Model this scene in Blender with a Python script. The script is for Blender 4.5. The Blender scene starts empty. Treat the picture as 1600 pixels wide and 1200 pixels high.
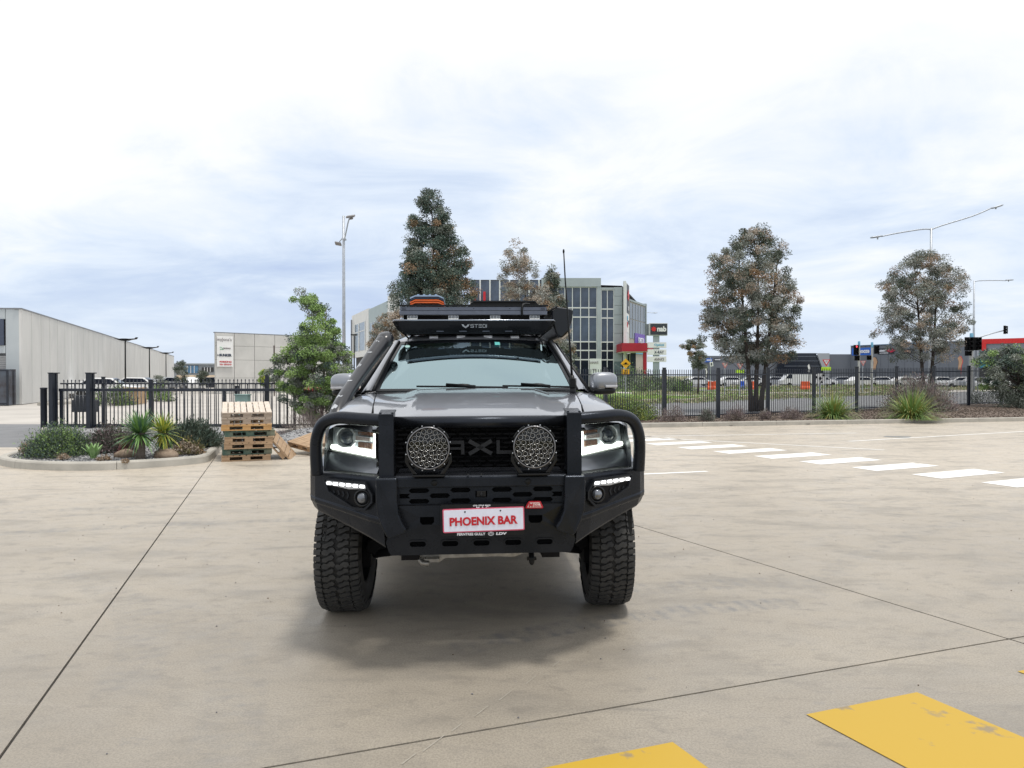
import bpy, math, random
import numpy as np
from mathutils import Vector, Matrix, Euler, noise as mnoise
random.seed(7); rng = np.random.default_rng(7)
scene = bpy.context.scene
C = scene.collection
R = math.radians

# ---------------------------------------------------------------- camera, light, exposure
cam_d = bpy.data.cameras.new('camera'); cam = bpy.data.objects.new('camera', cam_d); C.objects.link(cam)
F = 1150.0; YH = 587.0; HC = 1.6          # focal length in photo pixels, horizon row, eye height
cam_d.sensor_width = 36; cam_d.lens = F / 1600 * 36
cam_d.clip_start = 0.05; cam_d.clip_end = 3000
cam.location = (0, 0, HC)
cam.rotation_euler = (R(90) - math.atan((600 - YH) / F), 0, 0)
scene.camera = cam
scene.view_settings.view_transform = 'Standard'; scene.view_settings.look = 'None'
scene.view_settings.gamma = 1; scene.view_settings.use_curve_mapping = False
scene.view_settings.exposure = 0.22

SUN = Vector((0.19, -0.13, 1.0)).normalized()
elev = math.asin(SUN.z); az = math.atan2(SUN.x, SUN.y)
sd = bpy.data.lights.new('sun', 'SUN'); sd.energy = 2.0; sd.angle = R(8.0); sd.color = (1.0, 0.955, 0.88)
so = bpy.data.objects.new('sun', sd); C.objects.link(so)
so.rotation_euler = SUN.to_track_quat('Z', 'Y').to_euler()

w = bpy.data.worlds.new('World'); scene.world = w; w.use_nodes = True
nt = w.node_tree; nt.nodes.clear()
def N(t, **k):
    n = nt.nodes.new(t)
    for a, b in k.items(): setattr(n, a, b)
    return n
L = lambda a, b: nt.links.new(a, b)
def MATH(op, a, b=None, c=None, clamp=False):
    n = N('ShaderNodeMath', operation=op); n.use_clamp = clamp
    for i, v in enumerate((a, b, c)):
        if v is None: continue
        if isinstance(v, (int, float)): n.inputs[i].default_value = v
        else: L(v, n.inputs[i])
    return n.outputs[0]
sky = N('ShaderNodeTexSky', sky_type='NISHITA'); sky.sun_disc = False
sky.sun_elevation = elev; sky.sun_rotation = az; sky.dust_density = 1.2; sky.air_density = 1.0
tc = N('ShaderNodeTexCoord'); sep = N('ShaderNodeSeparateXYZ'); L(tc.outputs['Generated'], sep.inputs[0])
zc = MATH('MAXIMUM', MATH('ADD', sep.outputs['Z'], 0.22), 0.05)
px = MATH('DIVIDE', sep.outputs['X'], zc); py = MATH('DIVIDE', sep.outputs['Y'], zc)
cmb = N('ShaderNodeCombineXYZ'); L(px, cmb.inputs[0]); L(py, cmb.inputs[1])
def NOISE(scale, detail, rough, dist, off):
    mp = N('ShaderNodeMapping'); mp.inputs['Location'].default_value = off
    mp.inputs['Rotation'].default_value = (0, 0, R(22)); mp.inputs['Scale'].default_value = (1.0, 1.25, 1)
    L(cmb.outputs[0], mp.inputs[0])
    n = N('ShaderNodeTexNoise'); n.inputs['Scale'].default_value = scale; n.inputs['Detail'].default_value = detail
    n.inputs['Roughness'].default_value = rough; n.inputs['Distortion'].default_value = dist
    L(mp.outputs[0], n.inputs['Vector']); return n.outputs['Fac']
n1 = NOISE(0.36, 9, 0.55, 0.5, (5.1, 0.4, 0)); n2 = NOISE(1.5, 9, 0.60, 0.6, (7.3, 2.2, 0))
mixn = MATH('ADD', MATH('MULTIPLY', n1, 0.62), MATH('MULTIPLY', n2, 0.38))
# thicker, whiter cloud higher up; greyer, bluer bands near the horizon
el = MATH('MULTIPLY', sep.outputs['Z'], 1.0, clamp=True)
bias = N('ShaderNodeMapRange'); bias.inputs[1].default_value = 0.02; bias.inputs[2].default_value = 0.40
bias.inputs[3].default_value = -0.03; bias.inputs[4].default_value = 0.205; L(el, bias.inputs[0])
cl = MATH('ADD', mixn, bias.outputs[0])
ramp = N('ShaderNodeValToRGB'); e = ramp.color_ramp.elements
e[0].position = 0.38; e[0].color = (0.47, 0.57, 0.79, 1)
e[1].position = 0.70; e[1].color = (1.03, 1.04, 1.05, 1)
for p, c_ in ((0.46, (0.57, 0.67, 0.845, 1)), (0.53, (0.73, 0.81, 0.925, 1)), (0.61, (0.92, 0.94, 0.98, 1))):
    q = ramp.color_ramp.elements.new(p); q.color = c_
L(cl, ramp.inputs[0])
# pale band close to the horizon
hz = N('ShaderNodeMapRange'); hz.interpolation_type = 'SMOOTHSTEP'
hz.inputs[1].default_value = -0.01; hz.inputs[2].default_value = 0.13; hz.inputs[3].default_value = 0.75; hz.inputs[4].default_value = 0.0
L(sep.outputs['Z'], hz.inputs[0])
mx = N('ShaderNodeMixRGB'); mx.inputs[2].default_value = (0.74, 0.82, 0.93, 1); L(hz.outputs[0], mx.inputs[0]); L(ramp.outputs[0], mx.inputs[1])
bg1 = N('ShaderNodeBackground'); bg1.inputs[1].default_value = 0.09; L(sky.outputs[0], bg1.inputs[0])
bg2 = N('ShaderNodeBackground'); bg2.inputs[1].default_value = 0.98; L(mx.outputs[0], bg2.inputs[0])
ms = N('ShaderNodeMixShader'); ms.inputs[0].default_value = 0.90; L(bg1.outputs[0], ms.inputs[1]); L(bg2.outputs[0], ms.inputs[2])
wo = N('ShaderNodeOutputWorld'); L(ms.outputs[0], wo.inputs[0])

# ---------------------------------------------------------------- helpers
def G(px_, py_, z=0.0):
    """world point of a photo pixel whose ground height is z (how positions were surveyed)"""
    D = (HC - z) * F / (py_ - YH); return Vector(((px_ - 800) / F * D, D, z))
def P(px_, py_, D):
    return Vector(((px_ - 800) / F * D, D, HC - (py_ - YH) * D / F))
def tag(o, label=None, cat=None, group=None, kind=None):
    if label: o['label'] = label
    if cat: o['category'] = cat
    if group: o['group'] = group
    if kind: o['kind'] = kind
    return o
def empty(name, loc=(0, 0, 0), rz=0.0, parent=None):
    o = bpy.data.objects.new(name, None); C.objects.link(o); o.location = loc; o.rotation_euler = (0, 0, rz)
    o.empty_display_size = 0.2
    if parent: o.parent = parent
    return o
def inst(src, loc, rz=0.0, parent=None, name=None, rot=None, scale=None):
    """copy of a single mesh object sharing its data"""
    o = src.copy(); C.objects.link(o); o.location = loc; o.rotation_euler = rot if rot else (0, 0, rz)
    if scale: o.scale = scale
    o.parent = parent
    if name: o.name = name
    return o
def copy_tree(o, parent=None):
    c = o.copy(); C.objects.link(c); c.parent = parent
    for ch in list(o.children): copy_tree(ch, c)
    return c

class MB:
    def __init__(s): s.v = []; s.f = []; s.m = []; s.sm = []
    def add(s, vs, fs, mi=0, smooth=False, M=None):
        b = len(s.v)
        if M is not None: vs = [M @ Vector(q) for q in vs]
        s.v += [tuple(q) for q in vs]
        for f in fs: s.f.append([b + i for i in f]); s.m.append(mi); s.sm.append(smooth)
        return s
    def box(s, c, d, rot=None, mi=0, M=None):
        x, y, z = d[0] / 2, d[1] / 2, d[2] / 2
        vs = [Vector((a, b_, c_)) for a in (-x, x) for b_ in (-y, y) for c_ in (-z, z)]
        if rot is not None:
            Rm = rot if isinstance(rot, Matrix) else Euler(rot).to_matrix()
            vs = [Rm @ q for q in vs]
        vs = [q + Vector(c) for q in vs]
        return s.add(vs, [(0, 1, 3, 2), (4, 6, 7, 5), (0, 4, 5, 1), (2, 3, 7, 6), (0, 2, 6, 4), (1, 5, 7, 3)], mi, False, M)
    def bb(s, lo, hi, mi=0, M=None):
        lo = Vector(lo); hi = Vector(hi); return s.box((lo + hi) / 2, hi - lo, None, mi, M)
    def prism(s, poly, fn, a, b_, mi=0, M=None, smooth=False):
        """polygon (u,v) extruded a..b; fn(u,v,w)->xyz"""
        n = len(poly)
        vs = [fn(u, v, a) for u, v in poly] + [fn(u, v, b_) for u, v in poly]
        fs = [tuple(range(n))[::-1], tuple(range(n, 2 * n))]
        s.add(vs, fs, mi, False, M)
        base = len(s.v) - 2 * n
        for i in range(n):
            j = (i + 1) % n; s.f.append([base + i, base + j, base + n + j, base + n + i]); s.m.append(mi); s.sm.append(smooth)
        return s
    def grid(s, rows, mi=0, smooth=True, closed=False, M=None):
        nr, nc = len(rows), len(rows[0]); vs = [q for r in rows for q in r]; fs = []
        for i in range(nr - 1):
            for j in range(nc if closed else nc - 1):
                k = (j + 1) % nc; fs.append((i * nc + j, i * nc + k, (i + 1) * nc + k, (i + 1) * nc + j))
        return s.add(vs, fs, mi, smooth, M)
    def tube(s, pts, r, n=10, mi=0, caps=True, M=None, smooth=True):
        pts = [Vector(q) for q in pts]; rows = []; up = None
        for i, q in enumerate(pts):
            t = (pts[min(i + 1, len(pts) - 1)] - pts[max(i - 1, 0)]).normalized()
            if up is None: up = t.orthogonal().normalized()
            up = (up - t * up.dot(t))
            up = up.normalized() if up.length > 1e-6 else t.orthogonal().normalized()
            bi = t.cross(up); rr = r[i] if isinstance(r, (list, tuple)) else r
            rows.append([q + (up * math.cos(a) + bi * math.sin(a)) * rr for a in [2 * math.pi * k / n for k in range(n)]])
        s.grid(rows, mi, smooth, True, M)
        if caps:
            b = len(s.v) - len(rows) * n
            s.f.append(list(range(b, b + n))[::-1]); s.m.append(mi); s.sm.append(False)
            e_ = b + (len(rows) - 1) * n; s.f.append(list(range(e_, e_ + n))); s.m.append(mi); s.sm.append(False)
        return s
    def lathe(s, prof, o=(0, 0, 0), axis=(0, 0, 1), n=24, mi=0, smooth=True, M=None):
        """profile of (radius, height along axis)"""
        ax = Vector(axis).normalized(); u = ax.orthogonal().normalized(); v = ax.cross(u); o = Vector(o)
        rows = [[o + ax * h + (u * math.cos(a) + v * math.sin(a)) * max(r_, 1e-4) for a in [2 * math.pi * k / n for k in range(n)]] for r_, h in prof]
        return s.grid(rows, mi, smooth, True, M)
    def blob(s, c, rad, n=16, p=2.0, mi=0, M=None, rot=None):
        rows = []
        sg = lambda q, e_: math.copysign(abs(q) ** e_, q)
        Rm = Euler(rot).to_matrix() if rot else None
        for i in range(n // 2 + 1):
            ph = -math.pi / 2 + math.pi * i / (n // 2); row = []
            for j in range(n):
                th = 2 * math.pi * j / n; ee = 2.0 / p
                q = Vector((rad[0] * sg(math.cos(ph), ee) * sg(math.cos(th), ee), rad[1] * sg(math.cos(ph), ee) * sg(math.sin(th), ee), rad[2] * sg(math.sin(ph), ee)))
                if Rm: q = Rm @ q
                row.append(q + Vector(c))
            rows.append(row)
        return s.grid(rows, mi, True, True, M)
    def build(s, name, mats, parent=None, bevel=0, loc=None, seg=2, auto=None):
        me = bpy.data.meshes.new(name); me.from_pydata(s.v, [], s.f)
        if not isinstance(mats, (list, tuple)): mats = [mats]
        for m_ in mats: me.materials.append(m_)
        me.polygons.foreach_set('material_index', s.m); me.polygons.foreach_set('use_smooth', s.sm)
        me.validate(); me.update()
        o = bpy.data.objects.new(name, me); C.objects.link(o)
        if parent: o.parent = parent
        if loc is not None: o.location = loc
        if bevel:
            b = o.modifiers.new('bevel', 'BEVEL'); b.width = bevel; b.segments = seg; b.limit_method = 'ANGLE'; b.angle_limit = R(35)
            b.use_clamp_overlap = True
        return o
def np_mesh(name, V, quads, mats, midx=None, parent=None, loc=None, smooth=False):
    me = bpy.data.meshes.new(name); nv = len(V); nf = len(quads); k = quads.shape[1]
    me.vertices.add(nv); me.vertices.foreach_set('co', V.astype(np.float32).ravel())
    me.loops.add(nf * k); me.loops.foreach_set('vertex_index', quads.astype(np.int32).ravel())
    me.polygons.add(nf); me.polygons.foreach_set('loop_start', np.arange(0, nf * k, k, dtype=np.int32))
    if midx is not None: me.polygons.foreach_set('material_index', midx.astype(np.int32))
    me.polygons.foreach_set('use_smooth', np.full(nf, smooth))
    for m_ in (mats if isinstance(mats, (list, tuple)) else [mats]): me.materials.append(m_)
    me.update(calc_edges=True)
    o = bpy.data.objects.new(name, me); C.objects.link(o)
    if parent: o.parent = parent
    if loc is not None: o.location = loc
    return o
def smooth_path(pts, n=6):
    pts = [Vector(q) for q in pts]; out = []
    for i in range(len(pts) - 1):
        p0 = pts[max(i - 1, 0)]; p1 = pts[i]; p2 = pts[i + 1]; p3 = pts[min(i + 2, len(pts) - 1)]
        for k in range(n):
            t = k / n
            out.append(0.5 * ((2 * p1) + (p2 - p0) * t + (2 * p0 - 5 * p1 + 4 * p2 - p3) * t * t + (3 * p1 - p0 - 3 * p2 + p3) * t ** 3))
    out.append(pts[-1]); return out
def plate(name, outer, holes, thick, mat, parent, fn, bevel=0.0):
    """flat plate with real holes: outline in (u,v), thickness thick, mapped by fn(u,v,w)"""
    cu = bpy.data.curves.new('tmp', 'CURVE'); cu.dimensions = '2D'; cu.fill_mode = 'BOTH'; cu.extrude = thick / 2
    for lp in [outer] + list(holes):
        sp = cu.splines.new('POLY'); sp.points.add(len(lp) - 1); sp.use_cyclic_u = True
        for i, (u, v) in enumerate(lp): sp.points[i].co = (u, v, 0, 1)
    t = bpy.data.objects.new('tmp', cu); me = bpy.data.meshes.new_from_object(t)
    bpy.data.objects.remove(t); bpy.data.curves.remove(cu)
    for v in me.vertices: v.co = fn(v.co.x, v.co.y, v.co.z)
    me.materials.clear(); me.materials.append(mat); me.name = name
    for p_ in me.polygons: p_.use_smooth = False
    o = bpy.data.objects.new(name, me); C.objects.link(o); o.parent = parent
    if bevel:
        b = o.modifiers.new('bevel', 'BEVEL'); b.width = bevel; b.segments = 1; b.limit_method = 'ANGLE'; b.angle_limit = R(50)
    return o
def rrect(cx, cy, w_, h_, r, n=4):
    out = []
    for sx, sy, a0 in ((1, 1, 0), (-1, 1, 90), (-1, -1, 180), (1, -1, 270)):
        for k in range(n + 1):
            a = R(a0 + 90 * k / n); out.append((cx + sx * (w_ / 2 - r) + r * math.cos(a), cy + sy * (h_ / 2 - r) + r * math.sin(a)))
    return out
def circ(cx, cy, r, n=16): return [(cx + r * math.cos(2 * math.pi * k / n), cy + r * math.sin(2 * math.pi * k / n)) for k in range(n)]
def text(name, body, wd, ht, loc, mat, parent=None, rz=0.0, thick=0.002, bold=0.02, shear=0.0, tilt=0.0, rx=90):
    """lettering fitted to wd x ht, centred on loc, facing -y when rz=0"""
    cu = bpy.data.curves.new('tmp', 'FONT'); cu.body = body; cu.size = 1; cu.extrude = 0.01; cu.offset = bold; cu.shear = shear
    cu.align_x = 'CENTER'; cu.resolution_u = 4
    t = bpy.data.objects.new('tmp', cu); me = bpy.data.meshes.new_from_object(t)
    bpy.data.objects.remove(t); bpy.data.curves.remove(cu)
    xs = [v.co.x for v in me.vertices]; ys = [v.co.y for v in me.vertices]
    x0, x1, y0, y1 = min(xs), max(xs), min(ys), max(ys)
    for v in me.vertices:
        v.co = ((v.co.x - (x0 + x1) / 2) * wd / (x1 - x0), (v.co.y - (y0 + y1) / 2) * ht / (y1 - y0), v.co.z / 0.02 * thick)
    me.materials.clear(); me.materials.append(mat); me.name = name
    o = bpy.data.objects.new(name, me); C.objects.link(o); o.parent = parent
    o.location = loc; o.rotation_mode = 'XYZ'
    o.rotation_euler = (Matrix.Rotation(rz, 3, 'Z') @ Matrix.Rotation(R(rx), 3, 'X') @ Matrix.Rotation(tilt, 3, 'Z')).to_euler()
    return o

# ---------------------------------------------------------------- materials
MC = {}
def mat(name, col, rough=0.6, metal=0.0, var=0.0, vs=8.0, bump=0.0, bs=60.0, coat=0.0, col2=None, spec=0.5, emit=None, es=0.0, detail=5.0, stretch=(1, 1, 1), rvar=0.0, lo=0.35, hi=0.65, world=False):
    if name in MC: return MC[name]
    m = bpy.data.materials.new(name); m.use_nodes = True; t = m.node_tree; b = t.nodes['Principled BSDF']
    b.inputs['Base Color'].default_value = (*col, 1); b.inputs['Roughness'].default_value = rough; b.inputs['Metallic'].default_value = metal
    b.inputs['Coat Weight'].default_value = coat; b.inputs['Coat Roughness'].default_value = 0.05; b.inputs['Specular IOR Level'].default_value = spec
    if emit: b.inputs['Emission Color'].default_value = (*emit, 1); b.inputs['Emission Strength'].default_value = es
    tcn = t.nodes.new('ShaderNodeTexCoord'); src = tcn.outputs['Object']
    if world:
        gn = t.nodes.new('ShaderNodeNewGeometry'); src = gn.outputs['Position']
    mp = t.nodes.new('ShaderNodeMapping'); mp.inputs['Scale'].default_value = stretch; t.links.new(src, mp.inputs[0])
    if var or col2 or rvar:
        n = t.nodes.new('ShaderNodeTexNoise'); n.inputs['Scale'].default_value = vs; n.inputs['Detail'].default_value = detail; n.inputs['Roughness'].default_value = 0.6
        t.links.new(mp.outputs[0], n.inputs['Vector'])
        r_ = t.nodes.new('ShaderNodeValToRGB'); r_.color_ramp.elements[0].position = lo; r_.color_ramp.elements[1].position = hi
        c2 = col2 if col2 else tuple(min(1, c * (1 + var)) for c in col); c1 = col if col2 else tuple(c * (1 - var) for c in col)
        r_.color_ramp.elements[0].color = (*c1, 1); r_.color_ramp.elements[1].color = (*c2, 1)
        t.links.new(n.outputs['Fac'], r_.inputs[0]); 
        if var or col2: t.links.new(r_.outputs[0], b.inputs['Base Color'])
        if rvar:
            mr = t.nodes.new('ShaderNodeMapRange'); mr.inputs[3].default_value = max(0.02, rough - rvar); mr.inputs[4].default_value = rough + rvar
            t.links.new(n.outputs['Fac'], mr.inputs[0]); t.links.new(mr.outputs[0], b.inputs['Roughness'])
    if bump:
        n = t.nodes.new('ShaderNodeTexNoise'); n.inputs['Scale'].default_value = bs; n.inputs['Detail'].default_value = 4
        t.links.new(mp.outputs[0], n.inputs['Vector'])
        bp = t.nodes.new('ShaderNodeBump'); bp.inputs['Strength'].default_value = bump; bp.inputs['Distance'].default_value = 0.01
        t.links.new(n.outputs['Fac'], bp.inputs['Height']); t.links.new(bp.outputs[0], b.inputs['Normal'])
    MC[name] = m; return m
def clear_glass(name, tint=(1, 1, 1), gloss=0.5, f0=0.06, rough=0.02, gcol=(1, 1, 1)):
    """thin pane: mirror-like part rises towards grazing angles, the rest is seen through with the pane's tint"""
    m = bpy.data.materials.new(name); m.use_nodes = True; t = m.node_tree; t.nodes.clear()
    out = t.nodes.new('ShaderNodeOutputMaterial'); mix = t.nodes.new('ShaderNodeMixShader')
    tr = t.nodes.new('ShaderNodeBsdfTransparent'); tr.inputs[0].default_value = (*tint, 1)
    gl = t.nodes.new('ShaderNodeBsdfGlossy'); gl.inputs['Roughness'].default_value = rough; gl.inputs[0].default_value = (*gcol, 1)
    lw = t.nodes.new('ShaderNodeLayerWeight'); lw.inputs[0].default_value = gloss
    mr = t.nodes.new('ShaderNodeMapRange'); mr.inputs[3].default_value = f0; mr.inputs[4].default_value = 1.0
    t.links.new(lw.outputs['Fresnel'], mr.inputs[0]); t.links.new(mr.outputs[0], mix.inputs[0])
    t.links.new(tr.outputs[0], mix.inputs[1]); t.links.new(gl.outputs[0], mix.inputs[2]); t.links.new(mix.outputs[0], out.inputs[0])
    return m
M_powder = mat('powder_coat_black', (0.006, 0.0068, 0.0085), 0.27, bump=0.08, bs=900, col2=(0.014, 0.015, 0.018), vs=5, detail=8, rvar=0.08, spec=0.28); M_powder.node_tree.nodes['Principled BSDF'].inputs['Specular Tint'].default_value = (0.80, 0.92, 1.15, 1)
M_satin = mat('satin_black', (0.007, 0.008, 0.009), 0.42, var=0.2, vs=30, spec=0.25)
M_gloss = mat('gloss_black', (0.006, 0.007, 0.009), 0.16, coat=0.15, var=0.1, vs=20, spec=0.28)
M_void = mat('matt_black_plastic', (0.006, 0.006, 0.007), 0.75, var=0.1, vs=10, spec=0.2)  # near-black matt plastic with slight random variation
M_paint = mat('metallic_grey_paint', (0.26, 0.275, 0.305), 0.38, metal=0.75, coat=1.0, var=0.04, vs=6, rvar=0.03)
M_tread = mat('tread_rubber', (0.026, 0.027, 0.028), 0.62, bump=0.25, bs=220, col2=(0.045, 0.044, 0.042), vs=14, spec=0.4)
M_lampglass = clear_glass('driving_lamp_glass', (0.95, 0.97, 1.0), 0.15, 0.015)
M_rubber = mat('tyre_rubber', (0.009, 0.009, 0.0095), 0.72, var=0.35, vs=14, bump=0.25, bs=220, col2=(0.018, 0.0175, 0.016))
M_chrome = mat('chrome', (0.72, 0.74, 0.78), 0.10, metal=1.0, rvar=0.02, vs=30)
M_alu = mat('dull_aluminium', (0.30, 0.29, 0.27), 0.45, metal=0.8, var=0.25, vs=22)
M_anod = mat('grey_anodised_extrusion', (0.125, 0.14, 0.18), 0.38, metal=0.55, var=0.08, vs=20)
M_white = mat('white_paint', (0.78, 0.78, 0.77), 0.5, var=0.04, vs=5)
M_plate = mat('plate_white', (0.72, 0.74, 0.86), 0.4, var=0.03, vs=30)
M_red = mat('signal_red', (0.50, 0.008, 0.02), 0.45, var=0.06, vs=20)
M_white_em = mat('led_white', (0.9, 0.95, 0.85), 0.4, emit=(0.93, 1.0, 0.86), es=2.8, var=0.02)
M_led = mat('daylight_led', (0.9, 0.9, 0.9), 0.4, emit=(1.0, 1.0, 1.0), es=2.6, var=0.02)
M_orange = mat('indicator_orange', (0.24, 0.13, 0.09), 0.25, coat=0.5, var=0.35, vs=160)
M_trim = mat('silver_trim', (0.75, 0.77, 0.80), 0.30, metal=0.45, coat=0.3, var=0.05, vs=30)
M_headglass = clear_glass('headlamp_lens', (0.95, 0.97, 1.0), 0.30, 0.05)
M_wind = clear_glass('windscreen_glass', (0.30, 0.36, 0.37), 0.62, 0.38, 0.02, (0.68, 0.88, 0.92))
M_side = clear_glass('tinted_side_glass', (0.03, 0.035, 0.04), 0.45, 0.12)
M_fence = mat('navy_powder_coat', (0.012, 0.017, 0.028), 0.35, var=0.2, vs=6)
M_galv = mat('galvanised_steel', (0.42, 0.45, 0.49), 0.45, metal=0.4, var=0.12, vs=6)
# ================================================================ GROUND
def concrete_material():
    m = bpy.data.materials.new('yard_concrete'); m.use_nodes = True; t = m.node_tree; b = t.nodes['Principled BSDF']
    ln = t.links.new
    def nd(ty, **k):
        n = t.nodes.new(ty)
        for a, v in k.items(): setattr(n, a, v)
        return n
    geo = nd('ShaderNodeNewGeometry')
    def noise(scale, det=6, ro=0.6, st=(1, 1, 1), rz=0, dist=0):
        mp = nd('ShaderNodeMapping'); mp.inputs['Scale'].default_value = st; mp.inputs['Rotation'].default_value = (0, 0, R(rz)); ln(geo.outputs['Position'], mp.inputs[0])
        n = nd('ShaderNodeTexNoise'); n.inputs['Scale'].default_value = scale; n.inputs['Detail'].default_value = det; n.inputs['Roughness'].default_value = ro
        n.inputs['Distortion'].default_value = dist; ln(mp.outputs[0], n.inputs['Vector']); return n.outputs['Fac']
    def mth(op, a, c=None, d=None, cl=False):
        n = nd('ShaderNodeMath', operation=op); n.use_clamp = cl
        for i, v in enumerate((a, c, d)):
            if v is None: continue
            if isinstance(v, (int, float)): n.inputs[i].default_value = v
            else: ln(v, n.inputs[i])
        return n.outputs[0]
    def mr(v, a, c, d=0.0, e_=1.0, sm=True):
        n = nd('ShaderNodeMapRange'); n.clamp = True
        if sm: n.interpolation_type = 'SMOOTHSTEP'
        n.inputs[1].default_value = a; n.inputs[2].default_value = c; n.inputs[3].default_value = d; n.inputs[4].default_value = e_; ln(v, n.inputs[0]); return n.outputs[0]
    def mixc(f, a, c, bt='MIX'):
        n = nd('ShaderNodeMixRGB', blend_type=bt)
        if isinstance(f, (int, float)): n.inputs[0].default_value = f
        else: ln(f, n.inputs[0])
        for i, v in ((1, a), (2, c)):
            if isinstance(v, tuple): n.inputs[i].default_value = (*v, 1)
            else: ln(v, n.inputs[i])
        return n.outputs[0]
    # broad wash of two cements, brushed streaks, fine sand grain
    c = mixc(mr(noise(0.22, 5, 0.55, dist=0.6), 0.38, 0.64), (0.255, 0.226, 0.184), (0.335, 0.297, 0.240))
    # darker close to the camera, lighter and warmer with distance, broken up by noise
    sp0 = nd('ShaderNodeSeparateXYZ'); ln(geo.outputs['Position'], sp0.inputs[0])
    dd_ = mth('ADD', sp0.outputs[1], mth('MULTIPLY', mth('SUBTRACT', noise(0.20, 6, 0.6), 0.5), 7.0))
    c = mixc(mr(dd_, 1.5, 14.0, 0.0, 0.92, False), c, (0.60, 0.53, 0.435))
    c = mixc(mth('MULTIPLY', mr(noise(0.9, 8, 0.62, (1, 2.6, 1), 12, 0.5), 0.47, 0.69), 0.60), c, (0.225, 0.204, 0.173))
    c = mixc(mth('MULTIPLY', mr(noise(1.6, 9, 0.66, (1, 3.2, 1), -8, 0.7), 0.55, 0.75), 0.35), c, (0.43, 0.375, 0.315))
    # broom-finish streaks running with the bays, broken up by a wide mask
    stk = mth('MULTIPLY', mr(noise(2.2, 12, 0.74, (1, 7, 1), -20, 0.3), 0.55, 0.66), mr(noise(0.8, 4), 0.42, 0.62))
    c = mixc(mth('MULTIPLY', stk, 0.55), c, (0.20, 0.185, 0.165))
    stk = mth('MULTIPLY', mr(noise(6.0, 12, 0.78, (1, 9, 1), -24, 0.2), 0.60, 0.66), mr(noise(1.3, 4), 0.50, 0.60))
    c = mixc(mth('MULTIPLY', stk, 0.70), c, (0.12, 0.112, 0.102))
    c = mixc(mth('MULTIPLY', mr(noise(5.5, 10, 0.72, (1, 1.6, 1), 20, 0.4), 0.49, 0.68), 0.50), c, (0.190, 0.172, 0.148))
    c = mixc(mth('MULTIPLY', mr(noise(34, 8, 0.75), 0.56, 0.74), 0.50), c, (0.165, 0.158, 0.15))
    c = mixc(mth('MULTIPLY', mr(noise(95, 3, 0.8), 0.40, 0.62), 0.55), c, (0.165, 0.148, 0.125))
    # distinct rubber smudges
    c = mixc(mth('MULTIPLY', mr(noise(3.1, 5, 0.6, (1, 1.8, 1), 5), 0.64, 0.72), 0.42), c, (0.20, 0.195, 0.19))
    # curved tyre tracks left by turning vehicles (tread print across each arc)
    sep_ = nd('ShaderNodeSeparateXYZ'); ln(geo.outputs['Position'], sep_.inputs[0]); X, Y = sep_.outputs[0], sep_.outputs[1]
    def arc(cx, cy, r, wd, a0, a1, strength, c_in, tr=60.0):
        dx = mth('SUBTRACT', X, cx); dy = mth('SUBTRACT', Y, cy)
        d = mth('SQRT', mth('ADD', mth('MULTIPLY', dx, dx), mth('MULTIPLY', dy, dy)))
        ang = mth('ARCTAN2', dy, dx)
        band = mth('SUBTRACT', 1.0, mr(mth('ABSOLUTE', mth('SUBTRACT', d, r)), wd * 0.75, wd))
        a = mth('MULTIPLY', mr(ang, a0, a0 + 0.10), mth('SUBTRACT', 1.0, mr(ang, a1 - 0.10, a1)))
        tread = mth('ADD', 0.5, mth('MULTIPLY', mth('SINE', mth('MULTIPLY', ang, r * tr)), 0.5))
        msk = mth('MULTIPLY', mth('MULTIPLY', band, a), mth('MULTIPLY', mth('ADD', 0.35, mth('MULTIPLY', tread, 0.65)), mr(noise(7.0, 9, 0.75), 0.38, 0.62)))
        return mixc(mth('MULTIPLY', msk, strength), c_in, (0.17, 0.168, 0.165))
    c = arc(2.9, -0.6, 5.85, 0.13, 1.68, 2.2, 0.80, c)
    c = arc(2.6, -0.9, 6.6, 0.16, 1.60, 1.95, 0.45, c)
    c = arc(-1.2, -2.4, 10.6, 0.12, 1.6, 2.1, 0.55, c, 45)
    c = arc(-1.2, -2.4, 11.9, 0.12, 1.55, 2.15, 0.45, c, 45)
    c = arc(-5.2, 3.0, 3.3, 0.17, 0.15, 1.15, 0.35, c)
    c = arc(-4.4, 2.6, 3.2, 0.17, 0.05, 0.95, 0.28, c)
    c = arc(10.0, 0.0, 9.5, 0.12, 1.2, 2.6, 0.30, c, 45)
    # short hairline cracks
    vor = nd('ShaderNodeTexVoronoi', feature='DISTANCE_TO_EDGE'); vor.inputs['Scale'].default_value = 0.45
    mp = nd('ShaderNodeMapping'); ln(geo.outputs['Position'], mp.inputs[0])
    wn = nd('ShaderNodeTexNoise'); wn.inputs['Scale'].default_value = 2.0; wn.inputs['Detail'].default_value = 6; ln(geo.outputs['Position'], wn.inputs['Vector'])
    mv = nd('ShaderNodeMixRGB'); mv.inputs[0].default_value = 0.22; ln(mp.outputs[0], mv.inputs[1]); ln(wn.outputs['Color'], mv.inputs[2]); ln(mv.outputs[0], vor.inputs['Vector'])
    crack = mth('MULTIPLY', mth('SUBTRACT', 1.0, mr(vor.outputs['Distance'], 0.0, 0.006)), mr(noise(0.7, 3), 0.55, 0.62))
    c = mixc(mth('MULTIPLY', crack, 0.12), c, (0.13, 0.125, 0.12))
    ln(c, b.inputs['Base Color'])
    ln(mr(noise(3, 5), 0.3, 0.7, 0.40, 0.56), b.inputs['Roughness']); b.inputs['Specular IOR Level'].default_value = 0.55
    bp = nd('ShaderNodeBump'); bp.inputs['Strength'].default_value = 0.35; bp.inputs['Distance'].default_value = 0.004
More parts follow.
